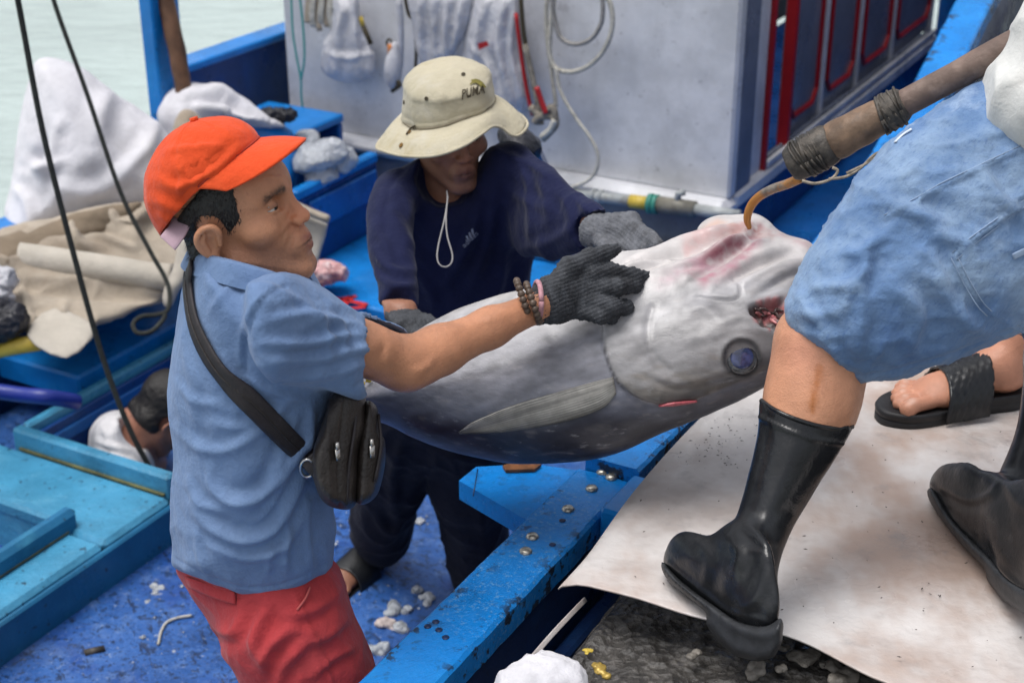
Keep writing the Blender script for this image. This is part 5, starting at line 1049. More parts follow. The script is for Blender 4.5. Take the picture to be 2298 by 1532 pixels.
m_fin = material('fin_membrane', (.155, .145, .125), .42, var=.25, vscale=30, layers=[((.33, .32, .28), 40, .5, .68, .7, (1, 1, 5)), ((.05, .05, .055), 9, .52, .7, .6)], bumps=[('noise', 90, .001, (1, 1, 6))]); sr = np.tile(np.linspace(0, 1, ns), k); ir = np.repeat(np.linspace(0, 1, k), ns); rayc = .5 + .5 * np.sin(sr * 2 * np.pi * 13 + 2 * vnoise(np.stack([sr * 3, ir * 4, 0 * sr], 1), 1, 4)); cf = np.array((.15, .145, .135)) + (rayc * (.55 + .45 * vnoise(np.stack([sr * 5, ir * 2, 0 * sr], 1), 2, 9)))[:, None] * np.array((.36, .345, .31)); fade_ = sstep(.55, 1.0, ir + .15 * vnoise(np.stack([sr * 6, ir * 3, 0 * sr], 1), 1, 3)); cf = cf * (1 - .75 * fade_)[:, None] + np.array((.10, .10, .12)) * (.75 * fade_)[:, None]; cf *= (1 - .5 * sstep(.75, 1, sr))[:, None]
m_fin2 = material('fin_rays', (.2, .2, .18), .42, attr=True, var=.2, vscale=40, bumps=[('noise', 120, .0006)]); mesh('pectoral_fin', V2, F2, m_fin2, tuna, col=np.vstack([cf, cf]))
ec = onto(bvf, [(1664, 802)], 0)[0][0]; en = (CAM - ec) / np.linalg.norm(CAM - ec) * .9 + np.array([.15, 0, .1]); en /= np.linalg.norm(en)
eo = MB().lathe([(.027, -.006), (.0262, -.001), (.024, .002), (.0205, .004), (.014, .0055), (.007, .0062), (.0004, .0065)], ec, en, 28).build('eye', material('fish_eye_rim', (.075, .078, .085), .15, var=.5, vscale=90, coat=.4), tuna, True)
MB().lathe([(.0188, .0042), (.0182, .0054), (.014, .0068), (.007, .0078), (.0004, .008)], ec, en, 24).build('pupil', material('fish_pupil', (.035, .045, .115), .06, var=.6, vscale=60, coat=1), eo, True)
for a_, b_, n_ in (((600, 905), (470, 790), 'tail_fin'), ((600, 915), (480, 1030), 'tail_fin')):
    tf = Sculpt(); tf.pillow([a_, ((a_[0] + b_[0]) / 2 + 20, (a_[1] + b_[1]) / 2), b_, ((a_[0] + b_[0]) / 2 - 30, (a_[1] + b_[1]) / 2), (555, 912)], 2.58, .008, .02, .01, sm=4); V2, F2 = tf.mesh(.005); mesh(n_, V2, F2, m_fin, tuna)
fb = Sculpt()
for i in range(7): fb.cap(PT(812 + i * 16, 862 - i * 10, 2.50), PT(806 + i * 16, 846 - i * 10, 2.49), .0055, .002, .002)
V2, F2 = fb.mesh(.0025); mesh('finlets', V2, F2, material('yellow_finlet', (.60, .45, .06), .4), tuna)
for i in range(9):
    x0 = 1690 + RNG.uniform(0, 56); y0 = 684 + RNG.uniform(0, 34); a = RNG.uniform(-.9, .9); P, Nn = onto(bvf, [(x0, y0), (x0 + 12 * math.cos(a), y0 + 12 * math.sin(a)), (x0 + 26 * math.cos(a + .3), y0 + 26 * math.sin(a + .3))], .003); V2, F2 = strip(P, Nn, [.003, .009 * RNG.uniform(.5, 1.2), .002], .003)
    nm_ = 'torn_flesh_pink' if i % 3 == 0 else 'torn_flesh_dark'
    mm = bpy.data.materials.get(nm_) or material(nm_, (.40, .15, .15) if i % 3 == 0 else (.075, .05, .048), .35, var=.5, vscale=120)
    mesh('torn_flesh', V2, F2, mm, tuna)
# ------------------------------------------------------------------ person in denim shorts and rubber boots
man3 = thing('person', 'person in washed denim shorts and tall black rubber boots pulling the tuna with a gaff', 'person', np.array([.55, 1.95, 0]))
SKL = (.55, .265, .155)
hip3, knee3, ank3 = PT(2360, 440, 2.22), PT(1838, 770, 2.23), PT(1672, 1310, 2.16); hip3b, knee3b, ank3b = PT(2420, 450, 2.45), PT(2440, 860, 2.36), PT(2330, 1210, 2.24)
b3 = Sculpt()
b3.chain([(hip3, .085), (PT(2080, 600, 2.22), .078), (knee3, .060)], .03).chain([(knee3, .060), (PT(1822, 880, 2.235), .0625), (PT(1780, 1000, 2.23), .056), (ank3, .034)], .03).cap(PT(1880, 800, 2.26), PT(1845, 960, 2.27), .045, .045, .03)
b3.chain([(hip3b, .085), (knee3b, .058), (PT(2400, 1000, 2.36), .055), (ank3b, .036)], .03)
b3.cap(ank3, PT(1630, 1285, 2.19), .024, .02, .03).cap(ank3b, PT(2260, 1150, 2.28), .024, .02, .03)
chest3, neck3 = PT(2560, 20, 2.2), PT(2600, -290, 2.2)
b3.sec(PT(2385, 420, 2.33), chest3, (.14, .08), (.15, .09), AF, .05).cap(chest3, neck3, .09, .05, .05)
HF3 = frame((-.93, .25, -.27), (-.1, 0, 1)); HO3 = PT(2590, -470, 2.2)
add_head(b3, HO3, HF3, 1, neck3, .055)
pole_a, pole_b = PT(1772, 372, 2.36), PT(2780, -175, 2.05); pd = (pole_b - pole_a) / np.linalg.norm(pole_b - pole_a); on = lambda x: PT(x, 372 - (x - 1772) * .5427, 2.36 - (x - 1772) * .0003075)
for sh, el, hx in ((PT(2540, -120, 2.02), PT(2450, 190, 1.95), 2420), (PT(2560, -120, 2.42), PT(2500, 60, 2.35), 2620)):
    h_ = on(hx); b3.chain([(sh, .048), (el, .038), (h_ + np.array([.02, 0, -.035]), .026)], .03)
    e_ = h_ + np.array([.02, 0, -.03]); 
    for k in range(4):
        c = h_ + pd * (.022 * k - .03); q = [c + np.array([0, math.cos(a), math.sin(a)]) * .028 for a in np.linspace(-2.2, 1.6, 5)]; b3.chain([(p, .009) for p in q], .004)
hr3 = Sculpt(); Lh3 = Sculpt().ell((-.004, 0, .056), (.1, .08, .083)); hr3.op('+', lambda P: np.maximum(Lh3((P - HO3) @ HF3), ((P - HO3) @ HF3)[:, 0] - .03 - .6 * np.maximum(((P - HO3) @ HF3)[:, 2] - .03, 0)), .001, HO3, .15); V, F = hr3.mesh(.006); mesh('hair', V, F, m_hair, man3)
# shorts
d3 = Sculpt()
d3.pillow([(2208, 178), (2150, 205), (2060, 268), (1962, 358), (1888, 450), (1830, 535), (1796, 605), (1776, 665), (1768, 712), (1784, 752), (1830, 802), (1880, 842), (1938, 858), (2040, 838), (2160, 802), (2298, 742), (2420, 690), (2530, 560), (2560, 380), (2500, 200), (2350, 120)], 2.22, .115, .17, .03, gx=.00002)
d3.pillow([(2280, 150), (2230, 320), (2260, 560), (2300, 760), (2380, 900), (2520, 880), (2570, 600), (2560, 350), (2450, 160)], 2.40, .12, .12, .05)
d3.chain([(PT(1822, 800, 2.235), .068), (PT(1795, 930, 2.25), .085)], .004, '-')
V, F = d3.mesh(.0052, relax=2); V = crumple(V, F, 6.0, .0065, 341, (1, 1, 1), 4); V = crumple(V, F, 15, .0042, 345, (1, 1, 1), 4); V = crumple(V, F, 38, .0016, 347, (1, 1, 1), 3)
V = folds(V, F, [([(1985, 490), (2050, 455), (2110, 420), (2160, 395), (2298, 330)], 4, .004, 'seam'), ([(2140, 575), (2200, 525), (2298, 455)], 4, .005, 'seam'), ([(2140, 575), (2180, 650), (2220, 700), (2298, 745)], 4, .004, 'seam'), ([(1955, 520), (1940, 600), (1900, 680)], 14, .008), ([(1880, 570), (1940, 560), (2010, 500)], 12, .007), ([(1830, 640), (1900, 640), (1960, 600)], 12, .007), ([(1945, 580), (1935, 680), (1930, 800)], 13, .008), ([(2060, 470), (2110, 520), (2160, 540)], 16, .009), ([(1970, 440), (2060, 480), (2150, 500)], 15, .008), ([(2000, 640), (2060, 700), (2040, 780)], 18, .010), ([(2100, 620), (2150, 700), (2210, 750)], 16, .009), ([(1790, 660), (1830, 720), (1880, 760)], 11, .007), ([(1800, 740), (1850, 760), (1900, 830)], 10, .006), ([(1960, 400), (2020, 400), (2080, 350)], 12, .006), ([(2200, 380), (2240, 440), (2298, 480)], 16, .010), ([(2050, 560), (2090, 580), (2130, 640)], 12, .007), ([(1785, 735), (1830, 786), (1880, 826), (1938, 842), (2050, 820), (2160, 786), (2298, 728)], 3, -.003, 'seam')])
sh3 = mesh('shorts', V, F, m_denim, man3); bv3 = bvh(V, F)
m_stitch = material('pale_stitching', (.24, .32, .45), .8, var=.2)
for ln in ([(1985, 484), (2050, 449), (2110, 414), (2160, 389), (2298, 324)], [(2138, 568), (2200, 517), (2298, 447)], [(2146, 582), (2206, 532), (2298, 463)], [(2136, 578), (2172, 650), (2214, 706), (2298, 753)], [(2148, 578), (2184, 645), (2222, 695), (2298, 738)]):
    P, Nn = onto(bv3, ln, .0015); V, F = tube(P, .0008, 5, 4); mesh('stitch_line', V, F, m_stitch, sh3)
P, Nn = onto(bv3, [(2010, 322), (2028, 305), (2048, 292)], .002); V, F = strip(P, Nn, .0045, .0015); mesh('bar_tack', V, F, material('white_thread', (.6, .66, .72), .8), sh3)
P, Nn = onto(bv3, [(2272, 575), (2298, 562), (2320, 552)], .002); V, F = strip(P, Nn, .010, .0015); mesh('pocket_rivet_tape', V, F, m_stitch, sh3)
# tee shirt
w3 = Sculpt(); w3.pillow([(2250, 112), (2214, 155), (2202, 225), (2224, 310), (2298, 372), (2420, 440), (2540, 420), (2680, 180), (2730, -120), (2660, -260), (2560, -270), (2450, -180), (2320, -10)], 2.2, .165, .16, .03, gx=0)
for sh, el in ((PT(2540, -120, 2.02), PT(2490, 60, 1.97)), (PT(2560, -120, 2.42), PT(2530, -20, 2.38))): w3.cap(sh, el, .075, .062, .03)
w3.cap(chest3 * .2 + neck3 * .8, neck3 + np.array([0, 0, .1]), .06, .07, .01, '-')
V, F = w3.mesh(.007, relax=2); V = crumple(V, F, 9, .010, 351); mesh('tee_shirt', V, F, m_whiteshirt, man3)
# boots
def boot(shaft, foot, sole, heel, tzs, tzft, rim, leg):
    s = Sculpt(); s.pillow(shaft, 2.25, .064, .070, .02, tz=tzs); s.pillow(foot, 2.2, .041, .060, .035, tz=tzft); global LASTB; LASTB = s.clone(); s.cut_below([1700, 1745, 1800, 1860, 1925, 1990, 2000], [892, 920, 942, 956, 954, 940, 0], PT(1812, 900, 2.25), .12, True, .002)
    V, F = s.mesh(.0042, relax=2); V = V + normals(V, F) * (vnoise(V, 14, 61, 2) * .002)[:, None]; V = folds(V, F, rim); o = mesh('boot', V, F, m_rubber, man3)
    if leg[0][0] < .6:
        P, Nn = onto(bvh(V, F), [(1708, 900), (1745, 924), (1800, 946), (1860, 960), (1912, 958)], .001); Vq, Fq = tube(P, .0036, 8, 6); mesh('rim', Vq, Fq, m_rubber, o)
    s = Sculpt(); s.pillow([(a, b + 7) for a, b in sole], 2.2, .050, .012, .004, tz=tzft, sm=3); s.pillow(heel, 2.2, .045, .010, .006, tz=tzft, sm=0); V, F = s.mesh(.0042, relax=1); mesh('sole', V, F, m_sole, o); return o
tzft = lambda x, y: 2.135 + np.clip((1690 - x) * .00088, -.06, .2); tzs = lambda x, y: np.interp(y, [900, 1150, 1400], [2.235, 2.215, 2.14]) + 0 * x
boot([(1716, 840), (1698, 980), (1676, 1080), (1655, 1150), (1638, 1200), (1630, 1290), (1660, 1370), (1720, 1400), (1748, 1370), (1746, 1280), (1772, 1200), (1830, 1100), (1880, 1020), (1922, 940), (1935, 850), (1820, 830)],
     [(1640, 1192), (1590, 1198), (1540, 1190), (1508, 1206), (1490, 1240), (1490, 1272), (1520, 1302), (1600, 1362), (1660, 1400), (1720, 1408), (1750, 1370), (1744, 1290), (1720, 1210)],
     [(1486, 1252), (1489, 1280), (1515, 1310), (1560, 1345), (1592, 1372), (1640, 1408), (1690, 1432), (1738, 1430), (1756, 1400), (1752, 1378), (1720, 1396), (1660, 1384), (1600, 1348), (1530, 1296)],
     [(1588, 1366), (1584, 1400), (1612, 1440), (1652, 1472), (1700, 1484), (1738, 1474), (1756, 1440), (1756, 1402), (1700, 1412), (1640, 1396)], tzs, tzft,
     [([(1704, 935), (1760, 962), (1830, 986), (1892, 996)], 4, .003, 'seam'), ([(1711, 900), (1765, 925), (1835, 948), (1905, 958)], 4, .0025, 'seam'), ([(1640, 1205), (1660, 1240), (1650, 1290)], 14, .005), ([(1655, 1180), (1690, 1215), (1740, 1240)], 12, -.003), ([(1560, 1200), (1590, 1250), (1580, 1320)], 12, .003), ([(1720, 1280), (1700, 1340), (1660, 1370)], 12, .003), ([(1500, 1262), (1560, 1310), (1640, 1370), (1720, 1392)], 5, .003, 'seam')], (PT(1822, 860, 2.24), PT(1806, 930, 2.25), .058, .052)); BOOT1 = LASTB
tzft2 = lambda x, y: 2.20 + np.clip((2290 - x) * .00158, -.08, .33); tzs2 = lambda x, y: np.interp(y, [800, 1050, 1350], [2.37, 2.33, 2.20]) + 0 * x
boot([(2308, 760), (2296, 860), (2284, 940), (2262, 1015), (2238, 1080), (2230, 1180), (2260, 1290), (2330, 1340), (2380, 1310), (2400, 1200), (2440, 1050), (2470, 900), (2480, 780), (2400, 765)],
     [(2245, 1078), (2212, 1062), (2180, 1040), (2140, 1036), (2106, 1048), (2086, 1078), (2090, 1108), (2130, 1170), (2190, 1230), (2250, 1300), (2310, 1350), (2370, 1330), (2380, 1200), (2330, 1080)],
     [(2082, 1090), (2084, 1112), (2108, 1152), (2150, 1206), (2210, 1268), (2250, 1310), (2300, 1352), (2360, 1362), (2385, 1330), (2330, 1330), (2270, 1290), (2210, 1232), (2140, 1160), (2098, 1092)],
     [(2212, 1262), (2214, 1300), (2248, 1344), (2296, 1376), (2350, 1384), (2388, 1350), (2340, 1340), (2280, 1316)], tzs2, tzft2,
     [([(2092, 1085), (2130, 1150), (2190, 1215), (2260, 1290), (2298, 1320)], 5, .003, 'seam'), ([(2240, 1078), (2220, 1110), (2170, 1120), (2110, 1090)], 8, .003), ([(2250, 1070), (2290, 1130), (2330, 1150)], 14, .004)], (PT(2400, 740, 2.37), PT(2380, 850, 2.37), .058, .052)); BOOT2 = LASTB

b3.under((d3, lambda P, x, y, z: (y < np.interp(x, [1768, 1784, 1830, 1880, 1938, 2050, 2160, 2298, 2420], [712, 752, 802, 842, 858, 838, 802, 742, 700]) - 50) & (y > 330) & (z > 2.08)), (BOOT1, lambda P, x, y, z: (x < 2000) & (y > np.interp(x, [1700, 1745, 1800, 1860, 1925], [892, 920, 942, 956, 954]) + 6)), (BOOT2, lambda P, x, y, z: (x > 2050) & (y > 800) & (P[:, 2] < .4)), gap=.004)
V, F = b3.mesh(.006, relax=2)
C = skin_cols(V, HO3, HF3, 1, SKL); xx, yy, zz = project(V); d, al, sd = seg_dist(xx, yy, np.array([(1840, 825), (1828, 880), (1822, 925.)])); w_ = .75 * np.exp(-((d - 4 * vnoise(V, 60, 2)) / 7) ** 2); C = C * (1 - w_[:, None]) + np.array((.36, .11, .015)) * w_[:, None]
kk_ = .35 * np.exp(-(np.hypot(xx - 1800, yy - 790) / 60) ** 2); C = C * (1 - kk_[:, None]) + np.array((.60, .26, .19)) * kk_[:, None]
mesh('body', V, F, m_skin, man3, col=C)
# gaff
gaff = thing('gaff_hook', 'brown wooden gaff pole with lashed end and curved iron hook in the tuna', 'gaff', PT(1690, 500, 2.5))
m_pole = material('weathered_pole', (.155, .105, .085), .6, var=.3, vscale=14, layers=[((.27, .20, .165), 20, .5, .7, .6, (1, 1, 1)), ((.055, .04, .035), 30, .58, .7, .7)], bumps=[('noise', 60, .002, (.3, 1, 1)), ('noise', 200, .0006)])
m_lash = material('tarred_lashing', (.062, .052, .042), .5, var=.5, vscale=50, layers=[((.20, .16, .12), 40, .58, .7, .6), ((.02, .018, .016), 18, .5, .62, .7)], bumps=[('noise', 110, .002)])
def rough_tube(pts, r, n, amp, seed, sc=40):
    V, F = tube(pts, r, n, 6); Vn = V + np.stack([vnoise(V, sc, seed + k, 2) for k in range(3)], 1) * amp; return Vn, F
V, F = rough_tube([on(1800), on(2000), on(2300), on(2600), on(2780)], [.0225, .0215, .021, .021, .020], 14, .0016, 71, 25); mesh('pole', V, F, m_pole, gaff)
V, F = rough_tube([on(1768), on(1775), on(1800), on(1850), on(1868)], [.012, .026, .031, .0325, .028], 20, .004, 72); mesh('lashing', V, F, m_lash, gaff)
V, F = rough_tube([on(1862), on(1880), on(1930), on(1975), on(1985)], [.027, .030, .029, .027, .024], 20, .002, 73); mesh('sleeve', V, F, material('rusty_sleeve', (.16, .10, .062), .5, var=.4, vscale=25, layers=[((.07, .06, .055), 20, .5, .65, .8)], bumps=[('noise', 80, .0015)]), gaff)
V, F = rough_tube([on(1978), on(1990), on(2020), on(2032)], [.024, .029, .028, .0225], 18, .0035, 74); mesh('lashing', V, F, m_lash, gaff)
for k in range(16):
    x = 1800 + k * 4.3 if k < 9 else 1978 + (k - 9) * 7; c = on(x); e1 = np.cross(pd, [0, 0, 1]); e1 /= np.linalg.norm(e1); e2 = np.cross(pd, e1); r_ = .0325 if k < 9 else .0292
    V, F = tube([c + r_ * (math.cos(a) * e1 + math.sin(a) * e2) + pd * .006 * math.sin(a + k) for a in np.linspace(0, 2 * np.pi, 16)], .0022, 5); mesh('cord_turn', V, F, m_lash, gaff)
for pts in ([(1800, 402), (1830, 408), (1865, 398), (1880, 380), (1868, 372)], [(1860, 398), (1900, 392), (1935, 370), (1960, 345), (1990, 330)], [(1900, 385), (1950, 360), (2000, 322)], [(1940, 366), (1955, 356), (1975, 352), (1985, 340)]):
    V, F = tube([PT(x, y + 4, 2.30) for x, y in pts], .0026, 6, 4); mesh('loose_cord', V, F, material('frayed_cord', (.26, .22, .17), .8, var=.4, vscale=90) if 'frayed_cord' not in bpy.data.materials else bpy.data.materials['frayed_cord'], gaff)
hk = [(1800, 398, 2.37), (1770, 412, 2.40), (1735, 424, 2.43), (1708, 438, 2.46), (1690, 455, 2.48), (1680, 474, 2.49), (1677, 494, 2.50), (1682, 512, 2.51)]
V, F = tube([PT(*p) for p in hk], [.0078, .0078, .0078, .0076, .0074, .0070, .0062, .004], 12, 5); mesh('hook', V, F, material('worn_iron_hook', (.22, .19, .16), .4, metal=.4, var=.3, vscale=60, layers=[((.50, .20, .03), 11, .40, .54, .85), ((.10, .06, .045), 26, .55, .68, .8)], bumps=[('noise', 120, .0008)]), gaff)

# ------------------------------------------------------------------ person in slide sandals, mostly out of the picture
man4 = thing('person', 'person in black woven slide sandals standing behind the denim shorts', 'person', PZ(2150, 890, 0))
toe4, heel4 = PZ(1982, 922, .035), PZ(2292, 868, .035); d4 = (toe4 - heel4); L4 = np.linalg.norm(d4); d4 /= L4; s4 = L4 / .275
b4 = Sculpt(); an4 = heel4 + d4 * .05 * s4 + np.array([.04, .02, .115]); foot_ops(b4, heel4, d4, 1, s4, an4)
kn4 = an4 + np.array([.22, .05, .36]); hp4 = kn4 + np.array([.22, .12, .38]); b4.chain([(an4, .036), ((an4 + kn4) / 2 + np.array([.02, .01, 0]), .056), (kn4, .055), (hp4, .085)], .03)
h4b = heel4 + np.array([.55, .35, 0]); a4b = h4b + np.array([-.03, .02, .13]); foot_ops(b4, h4b, d4, -1, s4, a4b); b4.chain([(a4b, .036), (a4b + np.array([.03, 0, .38]), .056), (hp4 + np.array([.12, .15, 0]), .085)], .03)
V, F = b4.mesh(.0042, relax=1); xx, yy, zz = project(V)
C = np.tile(np.array((.50, .235, .15)), (len(V), 1)) * (1 + .12 * vnoise(V, 30, 3, 2))[:, None]
qf = lambda x, y, z: heel4 + s4 * (d4 * x + np.cross([0, 0, 1.], d4) * y + BZ * z)
for x, y in ((.246, .030), (.244, .007), (.237, -.011), (.226, -.027), (.212, -.041)):
    m = np.exp(-(np.linalg.norm(V - qf(x - .004, y, .026), axis=1) / (.010 if y > .02 else .0062)) ** 4); C = C * (1 - .6 * m[:, None]) + np.array((.62, .42, .34)) * .6 * m[:, None]
mesh('body', V, F, m_skin, man4, col=C); slide(man4, heel4 + BZ * .004, d4, 1, s4, True); slide(man4, h4b + BZ * .004, d4, -1, s4, True)
s = Sculpt(); s.chain([(kn4 + np.array([.02, 0, .02]), .10), (hp4, .13)], .05).chain([(kn4 + np.array([.22, .2, .04]), .10), (hp4 + np.array([.12, .15, 0]), .13)], .05); V, F = s.mesh(.012, relax=2); mesh('shorts', V, F, m_trousers, man4)
# ------------------------------------------------------------------ person down in the hold
man5 = thing('person', 'person in white shirt crouching with bowed dark head inside the hatch', 'person', B(2.9, -2.8, -1.55))
b5 = Sculpt(); HO5 = PT(366, 928, 4.40); HF5 = frame((.62, .40, -.85), (.65, .3, .7)); nk5 = PT(292, 1000, 4.46)
pel = B(2.95, -2.92, -1.36); b5.sec(PT(285, 1010, 4.48), pel, (.17, .10), (.14, .10), AF, .05); add_head(b5, HO5, HF5, 1.0, nk5, .055)
for sd in (-.11, .11):
    kn = pel + BR * sd + BD * .0 + np.array([.28, -.05, .02]); b5.chain([(pel + np.array([0, sd, 0]), .085), (kn + np.array([0, sd, 0]), .056), (kn + np.array([-.05, sd, -.16]), .05)], .03)
    shp = PT(285, 1015, 4.48) + np.array([0, sd * 1.5, -.03]); b5.chain([(shp, .055), (shp + np.array([.15, sd * .3, -.2]), .042), (shp + np.array([.32, 0, -.3]), .03)], .03)
V, F = b5.mesh(.008, relax=2); mesh('body', V, F, m_skin, man5, col=skin_cols(V, HO5, HF5, 1, (.36, .17, .115)))
hr5 = Sculpt(); Lh5 = Sculpt().ell((-.004, 0, .050), (.104, .085, .09)); Lh5.cap((-.04, -.03, -.03), (-.04, .03, -.03), .045)
def hc5(P):
    L = (P - HO5) @ HF5; e = np.linalg.norm((L - np.array([0, 0, 0])) * [1, 0, 1], axis=1) - .03
    return np.maximum(Lh5(L) + vnoise(P, 90, 4, 2) * .004, np.maximum(np.maximum(L[:, 0] - .05 - .3 * (L[:, 2] - .03), -(L[:, 2] + .055)), np.where(L[:, 2] < .02, -e, -1)))
hr5.op('+', hc5, .001, HO5, .16); V, F = hr5.mesh(.0045, HO5 - .16, HO5 + .16); mesh('hair', V, F, m_hair, man5)
s5 = Sculpt(); s5.pillow([(200, 985), (206, 955), (228, 932), (258, 922), (285, 930), (300, 960), (318, 985), (340, 1010), (350, 1060), (345, 1140), (300, 1180), (240, 1170), (205, 1080)], 4.48, .22, .09, .03)
s5.op('-', lambda P: np.linalg.norm(P - PT(303, 968, 4.36), axis=1) - .055, .01, PT(303, 968, 4.36), .055); V, F = s5.mesh(.008, relax=2); V = V + normals(V, F) * (vnoise(V, 12, 91, 2) * .006)[:, None]
V = folds(V, F, [([(215, 990), (250, 1000), (300, 1015)], 7, .008), ([(210, 1010), (250, 1025), (310, 1040)], 7, .008), ([(225, 950), (240, 980), (245, 1010)], 7, .006)]); mesh('shirt', V, F, cloth('white_cotton', (.58, .57, .58), (.5, .49, .5)), man5)
s = Sculpt(); s.ell(pel, (.17, .2, .13)); V, F = s.mesh(.012); mesh('shorts', V, F, m_trousers, man5)

# ------------------------------------------------------------------ tarpaulins and gear heaped on the port side
def wrap_thing(name, label, cat, S, mat, h=.009, nz=.008, sc=7, fl=(), relax=2, seed=1, group=None, parent=None, st=(1, 1, 1)):
    V, F = S.mesh(h, relax=relax); V = crumple(V, F, sc, nz * 1.0, seed, st); V = V + normals(V, F) * (vnoise(V, sc * 2.5, seed + 9, 2) * nz * .4)[:, None]
    if fl: V = folds(V, F, fl)
    if parent is not None: return mesh(name, V, F, mat, parent)
    return tag(mesh(name, V, F, mat), label, cat, group)
m_tarp = cloth('white_tarp', (.60, .59, .62), (.68, .67, .69), layers=[((.38, .35, .32), 3, .6, .78, .5), ((.2, .2, .2), 12, .72, .76, .6)], amp=.0002)
m_canvas = cloth('beige_canvas', (.38, .325, .26), (.46, .41, .345), layers=[((.24, .19, .14), 3.2, .46, .68, .75), ((.20, .16, .12), 8, .64, .76, .5)], amp=.0006)
m_canvas2 = cloth('pale_canvas_back', (.46, .42, .36), (.52, .49, .44), layers=[((.30, .25, .19), 4, .55, .74, .5)])
S = Sculpt().pillow([(8, 540), (20, 440), (36, 320), (58, 205), (76, 152), (96, 134), (150, 141), (205, 166), (262, 212), (330, 258), (390, 320), (420, 400), (420, 480), (330, 500), (180, 530), (60, 560)], 5.03, .22, .40, .02, gx=.0004)
wrap_thing('tarp', 'tall white tarp draped over a heap beside the water', 'tarp', S, m_tarp, fl=[([(245, 205), (225, 260), (215, 330)], 26, .03), ([(110, 300), (95, 340), (60, 370)], 14, -.03), ([(140, 270), (110, 330), (95, 420)], 12, .018), ([(260, 400), (330, 330), (350, 270)], 16, .02), ([(120, 420), (200, 430), (290, 390)], 18, .018), ([(60, 360), (100, 380), (140, 360)], 10, .02), ([(30, 420), (60, 450), (70, 510)], 12, .015)], seed=101, h=.012, nz=.007, sc=3.2)
S = Sculpt().pillow([(352, 270), (362, 225), (392, 195), (440, 184), (500, 200), (560, 240), (606, 264), (640, 285), (560, 285), (520, 292), (470, 340), (400, 330)], 5.22, .14, .12, .02)
wrap_thing('tarp', 'low white tarp hump between the blue post and the ice bin', 'tarp', S, m_tarp, fl=[([(430, 225), (500, 225), (560, 262)], 9, -.03), ([(420, 232), (440, 260), (520, 270)], 12, -.03), ([(470, 190), (540, 235), (600, 266)], 7, .02), ([(500, 235), (525, 275), (530, 290)], 7, .015)], seed=103)
sheet = thing('canvas_sheet', 'stained beige canvas sheet heaped over the hatch cover with a rolled edge', 'sheet', PT(200, 800, 4.5))
tzc = lambda x, y: np.interp(y, [250, 420, 500, 640, 720, 810], [4.82, 4.84, 4.86, 4.72, 4.56, 4.44]) + .00035 * (x - 200)
S = Sculpt().pillow([(-40, 545), (60, 508), (150, 480), (250, 460), (340, 440), (375, 360), (395, 290), (412, 250), (450, 262), (500, 330), (520, 450), (500, 600), (395, 645), (372, 672), (300, 700), (215, 735), (150, 803), (55, 752), (28, 700), (22, 620), (-40, 640)], 4.8, .055, .05, .02, tz=tzc, sm=4)
wrap_thing('cloth', '', '', S, m_canvas, h=.009, nz=.016, sc=5, fl=[([(30, 640), (120, 650), (250, 660), (380, 672)], 12, -.03), ([(160, 490), (170, 540), (220, 560)], 12, .03), ([(165, 530), (220, 530), (300, 560)], 8, .025), ([(330, 450), (300, 520), (330, 560)], 16, .02), ([(420, 300), (400, 420), (420, 560)], 16, .025), ([(60, 720), (130, 700), (210, 735)], 7, .012), ([(150, 660), (140, 730), (150, 800)], 9, .01), ([(250, 470), (270, 500), (360, 470)], 10, .02), ([(40, 620), (60, 680), (80, 740)], 9, .012)], seed=105, parent=sheet)
G = []; 
for a in np.linspace(0, 1, 40):
    c = PT(48 + 340 * a, 577 + 48 * a, 4.70 - .02 * a); r0 = mpx(34, 4.7) * (1 - .1 * a); row = []
    for th in np.linspace(.5, 4.6 * np.pi, 74):
        r = r0 * (.50 + .50 * th / (4.6 * np.pi)); row.append(c + AF * (-math.cos(th)) * r * .95 + AU * math.sin(th) * r)
    G.append(row)
G = np.array(G); fl_ = G.reshape(-1, 3); fl_ += (vnoise(fl_, 7, 3, 2) * .008)[:, None] * AU; V, F = solid_sheet(fl_.reshape(G.shape), .004); mesh('rolled_edge', V, F, m_canvas2, sheet)
S = Sculpt().pillow([(-40, 548), (60, 512), (150, 486), (240, 466), (320, 452), (280, 500), (200, 530), (120, 548), (60, 590), (-40, 606)], 4.85, .03, .04, .01, tz=lambda x, y: tzc(x, y) - .035, sm=3); wrap_thing('painted_shade_fold', '', '', S, cloth('painted_shade_canvas', (.20, .155, .11), (.27, .22, .165), layers=[((.11, .085, .06), 5, .5, .7, .6)]), h=.008, nz=.010, sc=6, parent=sheet, seed=109)  # extra layer over the canvas: its shade is put in as dark brown colour
S = Sculpt().pillow([(118, 690), (215, 737), (150, 806), (60, 754)], 4.50, .012, .02, .01, tz=lambda x, y: tzc(x, y) - .065, sm=3); wrap_thing('turned_corner', '', '', S, m_canvas2, h=.006, nz=.004, parent=sheet, seed=107)
S = Sculpt().pillow([(420, 480), (470, 560), (410, 640), (380, 690), (365, 660), (390, 590)], 4.6, .03, .03, .01); wrap_thing('side_fold', '', '', S, m_canvas2, h=.008, nz=.006, parent=sheet, seed=108)
board = thing('foam_board', 'beige board with a thick top lip leaning beside the orange cap wearer', 'board', PT(690, 590, 4.7))
S = Sculpt().pillow([(600, 455), (660, 472), (738, 502), (712, 592), (640, 600), (590, 560)], 4.75, .015, .02, .005, sm=0); wrap_thing('panel', '', '', S, m_canvas2, h=.006, nz=.002, parent=board)
S = Sculpt().pillow([(600, 432), (665, 452), (742, 484), (738, 503), (660, 473), (600, 456)], 4.70, .03, .012, .005, sm=0); wrap_thing('lip', '', '', S, m_canvas, h=.006, nz=.002, parent=board)
